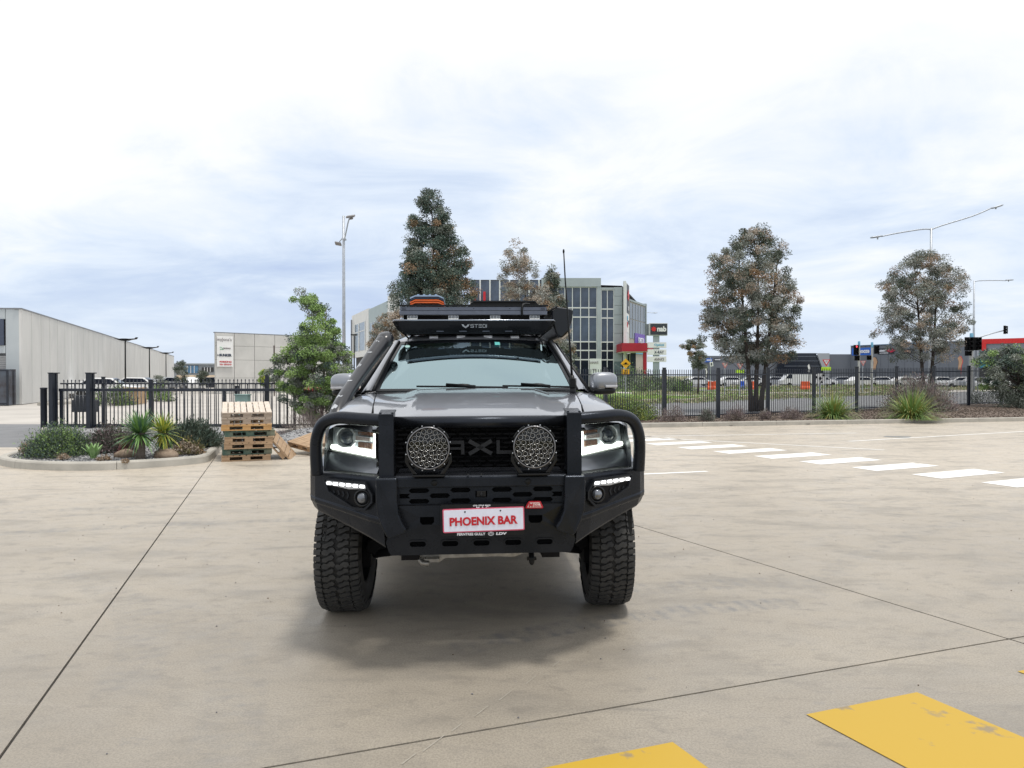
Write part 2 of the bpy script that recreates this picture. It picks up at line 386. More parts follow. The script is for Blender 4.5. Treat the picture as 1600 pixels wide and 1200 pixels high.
    ln(mth('ADD', noise(150, 5, 0.8), mth('MULTIPLY', noise(9, 5), 0.8)), bp.inputs['Height']); ln(bp.outputs[0], b.inputs['Normal'])
    return m
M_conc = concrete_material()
M_joint = mat('joint_sealant', (0.035, 0.034, 0.033), 0.8, var=0.4, vs=12, world=True)
M_asph = mat('asphalt', (0.15, 0.153, 0.16), 0.85, col2=(0.20, 0.203, 0.21), vs=1.2, bump=0.4, bs=60, world=True)
M_pale = mat('pale_hardstand', (0.40, 0.375, 0.345), 0.85, col2=(0.50, 0.47, 0.43), vs=0.35, detail=8, world=True)
M_path = mat('footpath_concrete', (0.43, 0.41, 0.38), 0.8, col2=(0.53, 0.50, 0.46), vs=0.8, world=True)
M_grass = mat('verge_soil_and_turf', (0.16, 0.17, 0.075), 0.95, col2=(0.28, 0.255, 0.15), vs=0.5, detail=9, bump=0.5, bs=8, world=True)
M_lawn = mat('green_lawn', (0.14, 0.24, 0.05), 0.95, col2=(0.20, 0.29, 0.08), vs=1.0, detail=9, world=True)
M_mulch = mat('bark_mulch', (0.075, 0.055, 0.042), 0.95, col2=(0.17, 0.13, 0.105), vs=9, detail=8, bump=1.0, bs=20, world=True)
M_gravelb = mat('gravel_bed', (0.20, 0.20, 0.205), 0.95, col2=(0.34, 0.34, 0.345), vs=60, bump=1.0, bs=50, world=True)
M_kerb = mat('kerb_concrete', (0.33, 0.315, 0.28), 0.8, col2=(0.46, 0.435, 0.385), vs=2.6, detail=9, bump=0.25, bs=90, world=True, lo=0.3, hi=0.7)

def sheet(name, poly, z, m, th=0.0):
    b = MB()
    b.add([(x, y, z) for x, y in poly], [tuple(range(len(poly)))])
    o = b.build(name, m); tag(o, kind='structure')
    if o.data.polygons[0].normal.z < 0: o.data.flip_normals()
    return o
def gp(*pts): return [(G(a, b_).x, G(a, b_).y) for a, b_ in pts]
sheet('ground', [(-1500, -60), (1500, -60), (1500, 2500), (-1500, 2500)], -0.06, M_grass)
sheet('service_yard', [(-140, 16.0), (-2.6, 16.0), (-2.6, 24), (-1.5, 60), (-14, 160), (-140, 160)], -0.030, M_pale)
sheet('driveway', [(-60, 16.2), (-10.8, 16.2), (-11.6, 24.3), (-60, 26.5)], -0.018, M_asph)
# roads and verge beyond the right-hand fence
sheet('road', [(-1, 27.2), (3.4, 25.6), (9, 28.0), (22, 34.5), (60, 44), (90, 52), (90, 104), (40, 70), (18, 55), (11, 46), (-1, 41)], -0.030, M_asph)
sheet('lawn', [(-6, 46.0), (11.5, 49), (28, 62), (36, 98), (-2, 88)], -0.040, M_lawn)
sheet('footpath', [(17.0, 56), (44, 73), (90, 106), (90, 113), (42, 79), (15.5, 58.5)], -0.022, M_path)
sheet('far_road', [(18, 78), (60, 96), (140, 130), (140, 140), (60, 104), (16, 84)], -0.024, M_asph)
sheet('car_park', [(20, 104), (150, 104), (150, 170), (15, 170)], -0.024, M_asph)
sheet('garden_path', [(14.5, 61.5), (23.5, 60.5), (24, 59.0), (14.0, 58.0), (9, 72), (11, 74)], -0.020, M_path)

# concrete yard cast in bays: bays are separate slabs with open joints between them
yard = [(-60, -8), (45, -8), (45, 32.0), (5.62, 23.1), (-2.2, 21.2), (-2.6, 19.0), (-6.2, 17.2), (-10, 16.4), (-60, 16.1)]
def split(poly, p, d, gap=0.0):
    nrm = Vector((-d[1], d[0])).normalized(); outp = []
    for s in (1, -1):
        res = []; n = len(poly)
        for i in range(n):
            a = Vector(poly[i]); b_ = Vector(poly[(i + 1) % n]); da = (a - Vector(p)).dot(nrm) * s - gap; db = (b_ - Vector(p)).dot(nrm) * s - gap
            if da >= 0: res.append(tuple(a))
            if da * db < 0: res.append(tuple(a + (b_ - a) * (da / (da - db))))
        outp.append(res if len(res) >= 3 else None)
    return outp
g_ = 0.0068
polys = [yard]
def cut(polys, p, d, cond=lambda c: True, gap=g_):
    out = []
    for q in polys:
        c = sum((Vector(v) for v in q), Vector((0, 0))) / len(q)
        if not cond(c): out.append(q); continue
        out += [s_ for s_ in split(q, p, d, gap) if s_]
    return out
lA = ((-2.157, 3.10), (-3.313, 10.23)); lB = ((-0.965, 3.0), (3.985, 1.455)); lC = ((1.378, 7.73), (1.642, -3.275)); lD = ((1.746, 9.34), (3.354, 1.26))
side = lambda l, c: (Vector(c) - Vector(l[0])).dot(Vector((-l[1][1], l[1][0])))
polys = cut(polys, *lB)
polys = cut(polys, *lA, cond=lambda c: side(lB, c) > 0)
polys = cut(polys, *lC, cond=lambda c: True)
polys = cut(polys, *lD, cond=lambda c: side(lC, c) > 0 and side(lB, c) > 0, gap=0.003)
polys = cut(polys, (5.1, 10.6), (1.05, -1.75), cond=lambda c: side(lD, c) > 0 and c.x > 0, gap=0.003)
polys = cut(polys, (3.0, 15.4), (12, 4.2), cond=lambda c: side(lD, c) > 0 and c.x > 0, gap=0.003)
polys = cut(polys, (-8.5, 9.4), (9, 3.1), cond=lambda c: c.x < -4.0 and side(lB, c) > 0, gap=0.0025)
sheet('yard_base', [(-60, -8), (45, -8), (45, 32.0), (5.62, 23.1), (-2.2, 21.2), (-2.6, 19.0), (-6.2, 17.2), (-10, 16.4), (-60, 16.1)], -0.012, M_joint)
yard_e = empty('concrete_yard'); tag(yard_e, kind='structure')
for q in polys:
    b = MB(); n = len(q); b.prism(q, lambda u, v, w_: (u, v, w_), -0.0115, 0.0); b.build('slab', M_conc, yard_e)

# painted markings
def paint_mat(name, col, under, lo, hi):
    m = mat(name, under, 0.55, col2=col, vs=3.2, detail=15, world=True, lo=lo, hi=hi); return m
M_yel = paint_mat('worn_yellow_paint', (0.47, 0.30, 0.026), (0.26, 0.20, 0.11), 0.352, 0.400)
M_wht = paint_mat('worn_white_paint', (0.80, 0.79, 0.76), (0.50, 0.46, 0.40), 0.33, 0.42)
ze = empty('yellow_crossing'); tag(ze, kind='structure')
for k in range(-1, 3):
    p0 = Vector((1.387 + 1.343 * k, 3.452 + 0.505 * k)); u = Vector((0.656, 0.243)); v = Vector((0.40, -0.86)).normalized() * 1.75
    q = [p0, p0 + u, p0 + u + v, p0 + v]
    MB().add([(a.x, a.y, 0.004) for a in q], [(3, 2, 1, 0)]).build('stripe', M_yel, ze)
ze = empty('white_crossing'); tag(ze, kind='structure')
for k in range(-1, 12):
    p0 = Vector((6.46, 11.9)) + Vector((-0.555, 0.905)) * k; u = Vector((1.46, 0.70)); v = Vector((0.20, -0.50))
    q = [p0, p0 + u, p0 + u + v, p0 + v]
    MB().add([(a.x, a.y, 0.004) for a in q], [(3, 2, 1, 0)]).build('stripe', M_wht, ze)
def line(name, a, b_, w_, m):
    a = Vector(a); b_ = Vector(b_); n = (b_ - a).orthogonal().normalized() * w_ / 2
    q = [a - n, b_ - n, b_ + n, a + n]
    o = MB().add([(p.x, p.y, 0.004) for p in q], [(0, 1, 2, 3)]).build(name, m); tag(o, kind='structure')
    if o.data.polygons[0].normal.z < 0: o.data.flip_normals()
line('parking_line', (0.6, 11.45), (3.26, 12.27), 0.11, M_wht)
line('parking_line', (3.2, 19.3), (9.6, 20.5), 0.10, M_wht)
line('parking_line', (8.2, 17.9), (18.2, 22.8), 0.10, M_wht)
line('parking_line', (1.5, 20.4), (8.0, 15.8), 0.10, M_wht)
M_mark = mat('chalk_mark', (0.34, 0.31, 0.26), 0.7, col2=(0.40, 0.37, 0.32), vs=20, world=True)
ce = empty('chalk_line'); tag(ce, kind='structure')
for k in range(0, 15, 2):
    a = G(905 - k * 19 + random.uniform(-3, 3), 1015 + k * 12.5); d = Vector((0.05, 0.09, 0)) * random.uniform(0.35, 0.9)
    q = [a - d, a - d + Vector((0.006, 0, 0)), a + d + Vector((0.006, 0, 0)), a + d]
    MB().add([(p.x, p.y, 0.003) for p in q], [(0, 1, 2, 3)]).build('dash', M_mark, ce)
# loose grit
def stones(name, cx, cy, sx, sy, n, size, z, m, inside=None, hfn=None, label=None):
    """scatter of small octahedral chips"""
    oc = np.array([(1, 0, 0), (-1, 0, 0), (0, 1, 0), (0, -1, 0), (0, 0, 1), (0, 0, -1)], float); fc = np.array([(0, 2, 4), (2, 1, 4), (1, 3, 4), (3, 0, 4), (2, 0, 5), (1, 2, 5), (3, 1, 5), (0, 3, 5)])
    P_ = []; tries = 0
    while len(P_) < n and tries < n * 6:
        tries += 1; x = cx + random.uniform(-sx, sx); y = cy + random.uniform(-sy, sy)
        if inside and not inside(x, y): continue
        P_.append((x, y, hfn(x, y) if hfn else z))
    P_ = np.array(P_); n = len(P_)
    s = size * rng.uniform(0.5, 1.3, (n, 1, 1)) * rng.uniform(0.6, 1.2, (n, 6, 3)); s[:, :, 2] *= 0.6
    an = rng.uniform(0, 6.28, n); ca, sa = np.cos(an), np.sin(an)
    V = oc[None] * s; X_ = V[:, :, 0] * ca[:, None] - V[:, :, 1] * sa[:, None]; Y_ = V[:, :, 0] * sa[:, None] + V[:, :, 1] * ca[:, None]
    V = np.stack([X_, Y_, V[:, :, 2]], 2) + P_[:, None, :]
    Fq = (fc[None] + (np.arange(n) * 6)[:, None, None]).reshape(-1, 3)
    mi = np.repeat(rng.integers(0, len(m), n), 8)
    o = np_mesh(name, V.reshape(-1, 3), Fq, m, mi); tag(o, label, None, None, 'stuff'); return o
M_st = [mat('stone_grey', (0.22, 0.22, 0.225), 0.9, var=0.2, vs=30), mat('stone_pale', (0.40, 0.40, 0.40), 0.9, var=0.2, vs=30), mat('stone_dark', (0.12, 0.12, 0.13), 0.9, var=0.2, vs=30)]
stones('grit', 0.5, 8, 7, 6, 420, 0.006, 0.003, [M_st[2], mat('leaf_litter', (0.10, 0.06, 0.035), 0.9, var=0.3, vs=9)])

# ---- kerbs cast in lengths
def kerb(name, path, w_=0.16, h=0.14, seglen=2.4, closed=False):
    e_ = empty(name); tag(e_, kind='structure')
    pts = [Vector((p[0], p[1], 0)) for p in path]; s = 0; acc = [pts[0]]
    segs = []
    for i in range(1, len(pts)):
        rest = (pts[i] - pts[i - 1]).length; dirn = (pts[i] - pts[i - 1]).normalized(); cur = pts[i - 1]
        while s + rest > seglen:
            stp = seglen - s; cur = cur + dirn * stp; rest -= stp; acc.append(cur); segs.append(acc); acc = [cur]; s = 0
        acc.append(pts[i]); s += rest
    if len(acc) > 1: segs.append(acc)
    prof = [(-w_ / 2, -0.02), (-w_ / 2 + 0.015, h - 0.03), (-w_ / 2 + 0.035, h - 0.006), (-w_ / 2 + 0.06, h), (w_ / 2 - 0.02, h), (w_ / 2, h - 0.02), (w_ / 2, -0.02)]
    for a in segs:
        a2 = [a[0]]
        for p in a[1:]:
            if (p - a2[-1]).length > 0.02: a2.append(p)
        if len(a2) < 2: continue
        d0 = (a2[1] - a2[0]).normalized(); d1 = (a2[-1] - a2[-2]).normalized()
        a2[0] = a2[0] + d0 * 0.004; a2[-1] = a2[-1] - d1 * 0.004
        rows = []
        for i, p in enumerate(a2):
            t = (a2[min(i + 1, len(a2) - 1)] - a2[max(i - 1, 0)]).normalized(); nn = Vector((-t.y, t.x, 0))
            rows.append([p + nn * u + Vector((0, 0, v)) for u, v in prof])
        b = MB(); b.grid(rows, 0, False)
        n = len(prof); base = 0
        b.f.append(list(range(n))[::-1]); b.m.append(0); b.sm.append(False)
        b.f.append(list(range((len(rows) - 1) * n, len(rows) * n))); b.m.append(0); b.sm.append(False)
        b.build('kerb_length', M_kerb, e_)
    return e_
kr_a, kr_b = Vector((-3.0, 21.15)), Vector((44, 31.8))
kerb('garden_kerb', [kr_b, (5.62, 23.1), kr_a], seglen=2.6)
isl = smooth_path([(-13.3, 20.9, 0), (-11.6, 18.2, 0), (-10.1, 15.8, 0), (-9.65, 14.3, 0), (-9.2, 13.3, 0), (-8.3, 12.65, 0), (-7.25, 12.45, 0), (-6.5, 12.72, 0), (-5.95, 13.15, 0), (-5.72, 13.55, 0), (-5.85, 14.2, 0), (-6.4, 16.0, 0), (-7.0, 17.9, 0)], 6)
kerb('island_kerb', [(p.x, p.y) for p in isl], seglen=1.9)
islp = [(p.x, p.y) for p in isl]
def inpoly(x, y, pl):
    r = False; n = len(pl); j = n - 1
    for i in range(n):
        if (pl[i][1] > y) != (pl[j][1] > y) and x < (pl[j][0] - pl[i][0]) * (y - pl[i][1]) / (pl[j][1] - pl[i][1]) + pl[i][0]: r = not r
        j = i
    return r
bed_l = islp + [(-6.6, 21.3), (-13.2, 21.3)]
# island bed: a gently mounded gravel surface
def mound(name, poly, m, hfn, step=0.35):
    xs = [p[0] for p in poly]; ys = [p[1] for p in poly]; nx = int((max(xs) - min(xs)) / step) + 1; ny = int((max(ys) - min(ys)) / step) + 1
    b = MB(); idx = {}
    for i in range(nx + 1):
        for j in range(ny + 1):
            x = min(xs) + i * step; y = min(ys) + j * step
            idx[i, j] = len(b.v); b.v.append((x, y, hfn(x, y)))
    for i in range(nx):
        for j in range(ny):
            x = min(xs) + (i + 0.5) * step; y = min(ys) + (j + 0.5) * step
            if inpoly(x, y, poly): b.f.append([idx[i, j], idx[i + 1, j], idx[i + 1, j + 1], idx[i, j + 1]]); b.m.append(0); b.sm.append(True)
    o = b.build(name, m); tag(o, kind='structure'); return o
hl = lambda x, y: 0.085 + 0.03 * mnoise.noise(Vector((x * 0.8, y * 0.8, 0))) + 0.05 * max(0, min(1, (y - 13.2) / 3))
mound('island_bed', bed_l, M_gravelb, hl, 0.12)
stones('gravel', -8.6, 15.6, 3.2, 3.4, 12000, 0.022, 0.1, M_st, lambda x, y: inpoly(x, y, bed_l) and not (x > -6.0 and y < 13.1), lambda x, y: hl(x, y) + 0.008)
bed_m = [(-6.9, 17.6), (-5.9, 16.0), (-3.6, 16.9), (-2.6, 19.0), (-2.3, 21.3), (-6.4, 21.2)]
hm = lambda x, y: 0.02 + 0.30 * math.exp(-((x + 4.9) ** 2 / 0.55 + (y - 17.9) ** 2 / 0.7)) + 0.02 * mnoise.noise(Vector((x, y, 3)))
mound('gravel_heap_bed', bed_m, M_gravelb, hm, 0.12)
stones('gravel', -4.6, 18.6, 2.4, 2.8, 5200, 0.026, 0.1, M_st, lambda x, y: inpoly(x, y, bed_m), lambda x, y: hm(x, y) + 0.01)
bed_r = [(-2.9, 21.2), (5.62, 23.15), (44, 31.9), (44, 46), (3.0, 25.6), (-2.2, 24.2)]
hr = lambda x, y: 0.10 + 0.06 * mnoise.noise(Vector((x * 0.5, y * 0.5, 1))) + (0.14 * max(0, min(1, (x - 12) / 6)) * max(0, min(1, (y - (23.1 + (x - 5.62) * 0.228) - 0.3) / 1.6))) - 0.05 * max(0, min(1, 1 - (y - (23.1 + (x - 5.62) * 0.228)) / 0.6))
mound('mulch_bed', bed_r, M_mulch, hr, 0.3)
stones('mulch', 12, 26.5, 13, 5, 7000, 0.035, 0.1, [M_mulch, mat('mulch_dark', (0.06, 0.045, 0.035), 0.95, var=0.3, vs=9)], lambda x, y: inpoly(x, y, bed_r), lambda x, y: hr(x, y) + 0.01)
# rocks in the island
M_rock = mat('field_rock', (0.16, 0.11, 0.075), 0.9, col2=(0.30, 0.23, 0.17), vs=7, bump=0.8, bs=14)
for px_, py_, r_, lb in ((195, 712, 0.16, 'rounded brown rock in gravel in front of the broad green shrub'), (195 + 64, 713, 0.19, 'long low brown rock beside the foot of the spiky yucca'), (93, 713, 0.1, 'small brown rock at the rounded end of the island'), (275, 706, 0.12, 'flat brown rock right of the yucca trunk')):
    c = G(px_, py_, 0.12); b = MB(); b.blob((0, 0, 0.02), (r_ * 1.3, r_, r_ * 0.62), 14)
    b.v = [tuple(Vector(v) * (1 + 0.22 * mnoise.noise(Vector(v) * 6 + Vector((px_, 0, 0))))) for v in b.v]
    o = b.build('rock', M_rock, loc=(c.x, c.y, 0.12)); tag(o, lb, 'rock', 'rocks in the gravel island')
# ================================================================ THE UTE (local frame: x viewer's right, y rearwards from the front axle, z up)
ute = empty('pickup_truck', (-0.235, 5.12, 0)); ute.rotation_euler = (0, R(-0.3), R(3.7))
tag(ute, 'lifted grey four-wheel-drive pickup with black bull bar and round driving lights, parked in the yard', 'pickup truck')
FR = lambda y0: (lambda u, v, w_: (u, y0 + w_, v))            # front-facing plate at y0: (x, z)
SIDE = lambda u, v, w_: (w_, u, v)                            # side plate: (y, z) extruded in x
def mir(b, fn):
    """run fn for both sides"""
    for s in (-1, 1): fn(s)

# ---- tyres and wheels
def wheel(x, y, name='wheel'):
    s = 1 if x > 0 else -1
    wz = 0.421; W = 0.268
    e_ = empty(name, (x, y, wz), 0, ute)
    if y < 1: e_.rotation_euler = (0, 0, R(-2.5))
    b = MB()
    prof = [(0.225, -W / 2 + 0.012), (0.245, -W / 2 - 0.004), (0.30, -W / 2 - 0.012), (0.355, -W / 2 - 0.004), (0.392, -W / 2 + 0.012), (0.404, -W / 2 + 0.035), (0.407, 0), (0.404, W / 2 - 0.035), (0.392, W / 2 - 0.012), (0.355, W / 2 + 0.004), (0.30, W / 2 + 0.012), (0.245, W / 2 + 0.004), (0.225, W / 2 - 0.012)]
    b.lathe(prof, axis=(1, 0, 0), n=72)
    b.build('tyre', M_rubber, e_)
    # tread blocks: interlocking zigzags across, square lugs at the shoulders
    tb = MB(); NP = 30; pitch = 2 * math.pi / NP
    zig = [(-0.083, 0.06), (-0.052, 0.02), (-0.030, 0.24), (-0.010, 0.20), (0.002, 0.36), (-0.014, 0.60), (-0.036, 0.56), (-0.050, 0.40), (-0.070, 0.46), (-0.088, 0.30)]
    zig2 = [(-0.082, 0.56), (-0.058, 0.52), (-0.044, 0.66), (-0.020, 0.72), (-0.008, 0.90), (-0.022, 1.06), (-0.042, 0.98), (-0.060, 0.86), (-0.084, 0.80)]
    lug = [(-0.141, 0.05), (-0.092, 0.10), (-0.096, 0.26), (-0.088, 0.34), (-0.092, 0.46), (-0.141, 0.42)]
    lug2 = [(-0.141, 0.55), (-0.098, 0.58), (-0.090, 0.72), (-0.096, 0.92), (-0.141, 0.90)]
    def pr(u, v, w_):                 # across u, around v (pitch units), height w_
        a = v * pitch; drop = 0.0 if abs(u) < 0.10 else (abs(u) - 0.10) * 0.42
        r_ = 0.404 + w_ - drop; return (u, r_ * math.sin(a), r_ * math.cos(a))
    for k in range(NP):
        for sgn, off in ((1, 0.0), (-1, 0.5)):
            for pg, hh in ((zig, 0.017), (zig2, 0.017), (lug, 0.018), (lug2, 0.0165)):
                jit = random.uniform(-0.01, 0.01)
                q = [(sgn * u, (v if sgn > 0 else 1.1 - v) + off + k + jit) for u, v in pg]
                top = [pr(u, v, hh) for u, v in q]; cu = sum(u for u, v in q) / len(q); cv = sum(v for u, v in q) / len(q)
                bot = [pr(cu + (u - cu) * 1.06, cv + (v - cv) * 1.06, -0.012) for u, v in q]; n = len(q)
                tb.add(top + bot, [tuple(range(n))] + [(i, n + i, n + (i + 1) % n, (i + 1) % n) for i in range(n)])
                # sipe: thin ridge line standing a touch proud of the block
                if pg in (zig, zig2):
                    for t0 in (0.35, 0.65):
                        a_ = Vector(q[0]).lerp(Vector(q[len(q) // 2]), t0)
                        tb.add([pr(a_.x - 0.010, a_.y - 0.02, hh + 0.002), pr(a_.x + 0.010, a_.y + 0.05, hh + 0.002), pr(a_.x + 0.011, a_.y + 0.085, hh + 0.002), pr(a_.x - 0.009, a_.y + 0.015, hh + 0.002)], [(0, 1, 2, 3)])
    # sidewall lugs
    for k in range(NP):
        for sgn in (-1, 1):
            a0 = (k + 0.1) * pitch; a1 = (k + 0.52) * pitch
            vs = []
            for r_, xx in ((0.395, W / 2 - 0.004), (0.352, W / 2 + 0.011)):
                for a in (a0, a1): vs.append((sgn * xx, r_ * math.sin(a), r_ * math.cos(a)))
            vs2 = [(v[0] + sgn * 0.006, v[1], v[2]) for v in vs]
            tb.add(vs + vs2, [(4, 5, 7, 6), (0, 4, 6, 2), (1, 3, 7, 5), (0, 1, 5, 4), (2, 6, 7, 3)])
    o = tb.build('tread', M_tread, e_)
    rb = MB(); rb.lathe([(0.232, -0.12), (0.225, -0.10), (0.205, -0.08), (0.20, 0.08), (0.225, 0.10), (0.232, 0.12)], axis=(1, 0, 0), n=40)
    rb.lathe([(0.001, s * 0.06), (0.07, s * 0.065), (0.08, s * 0.04), (0.2, s * 0.03), (0.205, s * 0.08)], axis=(1, 0, 0), n=40)
    for k in range(6):
        a = k * math.pi / 3; rb.box((s * 0.06, 0.13 * math.sin(a), 0.13 * math.cos(a)), (0.03, 0.05, 0.15), Matrix.Rotation(-a, 3, 'X'))
    rb.lathe([(0.001, -s * 0.03), (0.15, -s * 0.03), (0.15, -s * 0.0), (0.001, 0)], axis=(1, 0, 0), n=32)
    rb.build('rim', M_satin, e_)
for sx in (-1, 1):
    wheel(sx * 0.893, 0.0); wheel(sx * 0.893, 3.16)

# ---- chassis, guards and dark underside
b = MB()
b.bb((-0.62, -0.66, 0.66), (0.62, 0.35, 1.28))
b.bb((-0.55, -0.72, 0.62), (0.55, -0.60, 1.30))
b.bb((-0.72, 0.35, 0.62), (0.72, 3.0, 0.98))
b.bb((-0.70, 3.0, 0.72), (0.70, 4.2, 0.95))
for s in (-1, 1):
    b.bb((s * 0.40 - 0.05, -0.95, 0.56), (s * 0.40 + 0.05, 4.2, 0.70))
    # inner guards over the wheels
    rows = []
    for k in range(3, 9):
        a = math.pi * k / 8; rows.append([(s * 0.60, -0.50 * math.cos(a), 0.45 + 0.52 * math.sin(a)), (s * 0.955, -0.50 * math.cos(a), 0.45 + 0.52 * math.sin(a))])
    b.grid(rows, 0, True)
    rows = []
    for k in range(9):
        a = math.pi * k / 8; rows.append([(s * 0.60, 3.16 - 0.50 * math.cos(a), 0.45 + 0.52 * math.sin(a)), (s * 0.955, 3.16 - 0.50 * math.cos(a), 0.45 + 0.52 * math.sin(a))])
    b.grid(rows, 0, True)
b.build('chassis', M_void, ute)
b = MB()                                                     # lower silver crossmember and guard plate
pl = [(-0.47, 0.585), (-0.47, 0.555), (-0.40, 0.545), (-0.36, 0.50), (-0.24, 0.495), (-0.21, 0.515), (0.10, 0.52), (0.2, 0.515), (0.26, 0.535), (0.46, 0.545), (0.47, 0.585)]
b.prism(pl, FR(-0.75), 0, 0.25)
b.bb((-0.33, -0.80, 0.505), (-0.24, -0.74, 0.53)); b.tube([(-0.36, -0.78, 0.53), (-0.34, -0.80, 0.505), (-0.30, -0.80, 0.50)], 0.018)
b.build('crossmember', M_alu, ute, bevel=0.004)
b = MB()
for s in (-1, 1):
    b = MB(); b.prism([(s * 0.42, 0.56), (s * 0.74, 0.50), (s * 0.76, 0.44), (s * 0.70, 0.40), (s * 0.44, 0.47)], FR(-0.16), 0, 0.32)
    b.tube([(s * 0.50, -0.02, 0.62), (s * 0.74, 0, 0.55), (s * 0.78, 0, 0.45)], 0.045)
    b.tube([(s * 0.45, -0.30, 0.47), (s * 0.70, -0.12, 0.40)], 0.028); b.tube([(s * 0.55, 0.1, 1.0), (s * 0.62, 0.05, 0.45)], 0.05)
    b.box((s * 0.76, 0, 0.43), (0.06, 0.16, 0.26)); b.build('suspension_arm', M_void, ute, bevel=0.006)
b = MB(); b.tube([(-0.7, 3.16, 0.42), (0.7, 3.16, 0.42)], 0.05); b.blob((0.05, 3.16, 0.42), (0.15, 0.15, 0.15), 14); b.build('rear_axle', M_void, ute)
b = MB(); b.tube([(0.30, -0.80, 0.56), (0.30, -0.83, 0.53), (0.30, -0.84, 0.51)], 0.017); b.box((0.30, -0.83, 0.525), (0.055, 0.03, 0.015)); b.blob((0.30, -0.84, 0.51), (0.016, 0.016, 0.022), 10); b.build('tow_point', M_satin, ute)

# ---- bodywork
def zh(y): t = max(0.0, min(1.0, (y + 0.80) / 1.18)); return 1.352 + 0.136 * (1 - (1 - t) ** 1.8)
def whalf(y): return 0.63 + (y + 0.80) / 1.18 * 0.10
rows = []
ys = [-0.815, -0.81, -0.80, -0.775, -0.72, -0.6, -0.4, -0.2, 0.0, 0.2, 0.34, 0.38]
drop = {-0.815: -0.05, -0.81: -0.028, -0.80: -0.012, -0.775: -0.002}
for y in ys:
    row = []
    wf = whalf(y)
    for k in range(-14, 15):
        t = k / 14; x = t * wf; ax = abs(t)
        bulge = 0.022 * (1 - min(1, max(0, (ax - 0.60) / 0.10))) * (0.4 + 0.6 * min(1, (y + 0.9) / 0.8))
        crown = -0.016 * ax * ax
        yy = y + 0.06 * ax * ax if y < -0.5 else y
        row.append((x, yy, zh(y) + bulge + crown + drop.get(y, 0)))
    rows.append(row)
b = MB(); b.grid(rows); o = b.build('bonnet', M_paint, ute)
b = MB(); b.bb((-0.30, 0.30, 1.478), (-0.12, 0.36, 1.4995)); 
b = MB()
for s in (-1, 1):                                            # bonnet shut line strips
    pts = [(s * (whalf(y) + 0.004), y, zh(y) - 0.019) for y in (-0.72, -0.4, 0, 0.34)]
    b.tube(pts, 0.004, 6)
b.build('bonnet_seam', M_void, ute)
b = MB(); b.bb((-0.20, -0.79, 1.352), (-0.075, -0.76, 1.360)); b.bb((0.20, -0.79, 1.352), (0.34, -0.76, 1.360)); b.build('bonnet_rubber', M_void, ute)
# front wings (fenders)
def fender(s):
    rows = []
    for y in [-0.74, -0.70, -0.6, -0.45, -0.3, -0.15, 0.0, 0.15, 0.3, 0.45, 0.62]:
        wf = whalf(min(y, 0.38)) + 0.008; zt = zh(min(y, 0.4)) - 0.018
        nose = max(0, (-0.45 - y) / 0.3); tz = zt - 0.03 * nose
        out = 0.945 - 0.03 * nose
        arch = 0.0
        if abs(y) < 0.54: arch = 0.45 + math.sqrt(max(0, 0.54 ** 2 - y * y)) * 0.98
        zb = max(0.62, arch)
        row = [(s * wf, y, tz), (s * (wf + 0.04), y, tz + 0.006), (s * (0.84), y, tz - 0.004), (s * 0.885, y, tz - 0.028), (s * (out - 0.022), y, tz - 0.075), (s * (out - 0.004), y, tz - 0.14), (s * out, y, tz - 0.22), (s * (out + 0.004), y, max(zb + 0.03, tz - 0.36)), (s * (out + 0.002), y, zb)]
        rows.append(row)
    MB().grid(rows if s > 0 else [r[::-1] for r in rows]).build('front_wing', M_paint, ute)
    # flare
    pts = []
    for k in range(13):
        a = math.pi * (0.24 + 0.74 * k / 12); pts.append((s * 0.975, -0.545 * math.cos(a), 0.45 + 0.545 * math.sin(a)))
    MB().tube(pts, 0.028, 8).build('wheel_arch_flare', M_satin, ute)
    pts = [(s * 0.97, 3.16 - 0.545 * math.cos(math.pi * k / 12), 0.45 + 0.545 * math.sin(math.pi * k / 12)) for k in range(13)]; MB().tube(pts, 0.028, 8).build('wheel_arch_flare', M_satin, ute)
fender(-1); fender(1)
# cowl
b = MB(); b.grid([[(-0.74, 0.37, 1.476), (0, 0.35, 1.488), (0.74, 0.37, 1.476)], [(-0.75, 0.42, 1.478), (0, 0.40, 1.492), (0.75, 0.42, 1.478)], [(-0.75, 0.50, 1.500), (0, 0.47, 1.500), (0.75, 0.50, 1.500)]])
b.bb((-0.90, 0.40, 1.38), (-0.74, 0.62, 1.462)); b.bb((0.74, 0.40, 1.38), (0.90, 0.62, 1.462)); b.build('cowl', M_satin, ute)
# windscreen
def ws(t, v):          # t -1..1 across, v 0..1 up
    hw = 0.765 + (0.632 - 0.765) * v; x = t * hw
    y = 0.455 + 0.72 * v - 0.055 * (1 - t * t) - 0.02 * math.sin(math.pi * v)
    z = 1.486 + 0.402 * v + 0.016 * v * (1 - t * t) - 0.0 + 0.012 * math.sin(math.pi * v)
    return Vector((x, y, z))
rows = [[ws(-1 + 2 * i / 20, j / 12) for i in range(21)] for j in range(13)]
MB().grid(rows).build('windscreen', M_wind, ute)
b = MB()                                                     # black ceramic border
def strip(pa, pb): 
    b.grid([pa, pb], 0, True)
off = Vector((0, -0.003, 0.003))
strip([ws(-1 + 2 * i / 20, 0.93) + off for i in range(21)], [ws(-1 + 2 * i / 20, 1.0) + off for i in range(21)])
strip([ws(-1 + 2 * i / 20, 0.0) + off for i in range(21)], [ws(-1 + 2 * i / 20, 0.035) + off for i in range(21)])
for s in (-1, 1): strip([ws(s, j / 10) + off for j in range(11)], [ws(s * 0.955, j / 10) + off for j in range(11)])
b.build('windscreen_border', M_gloss, ute)
b = MB()
q = [ws(0.26, 0.86), ws(0.325, 0.86), ws(0.325, 0.93), ws(0.26, 0.93)]
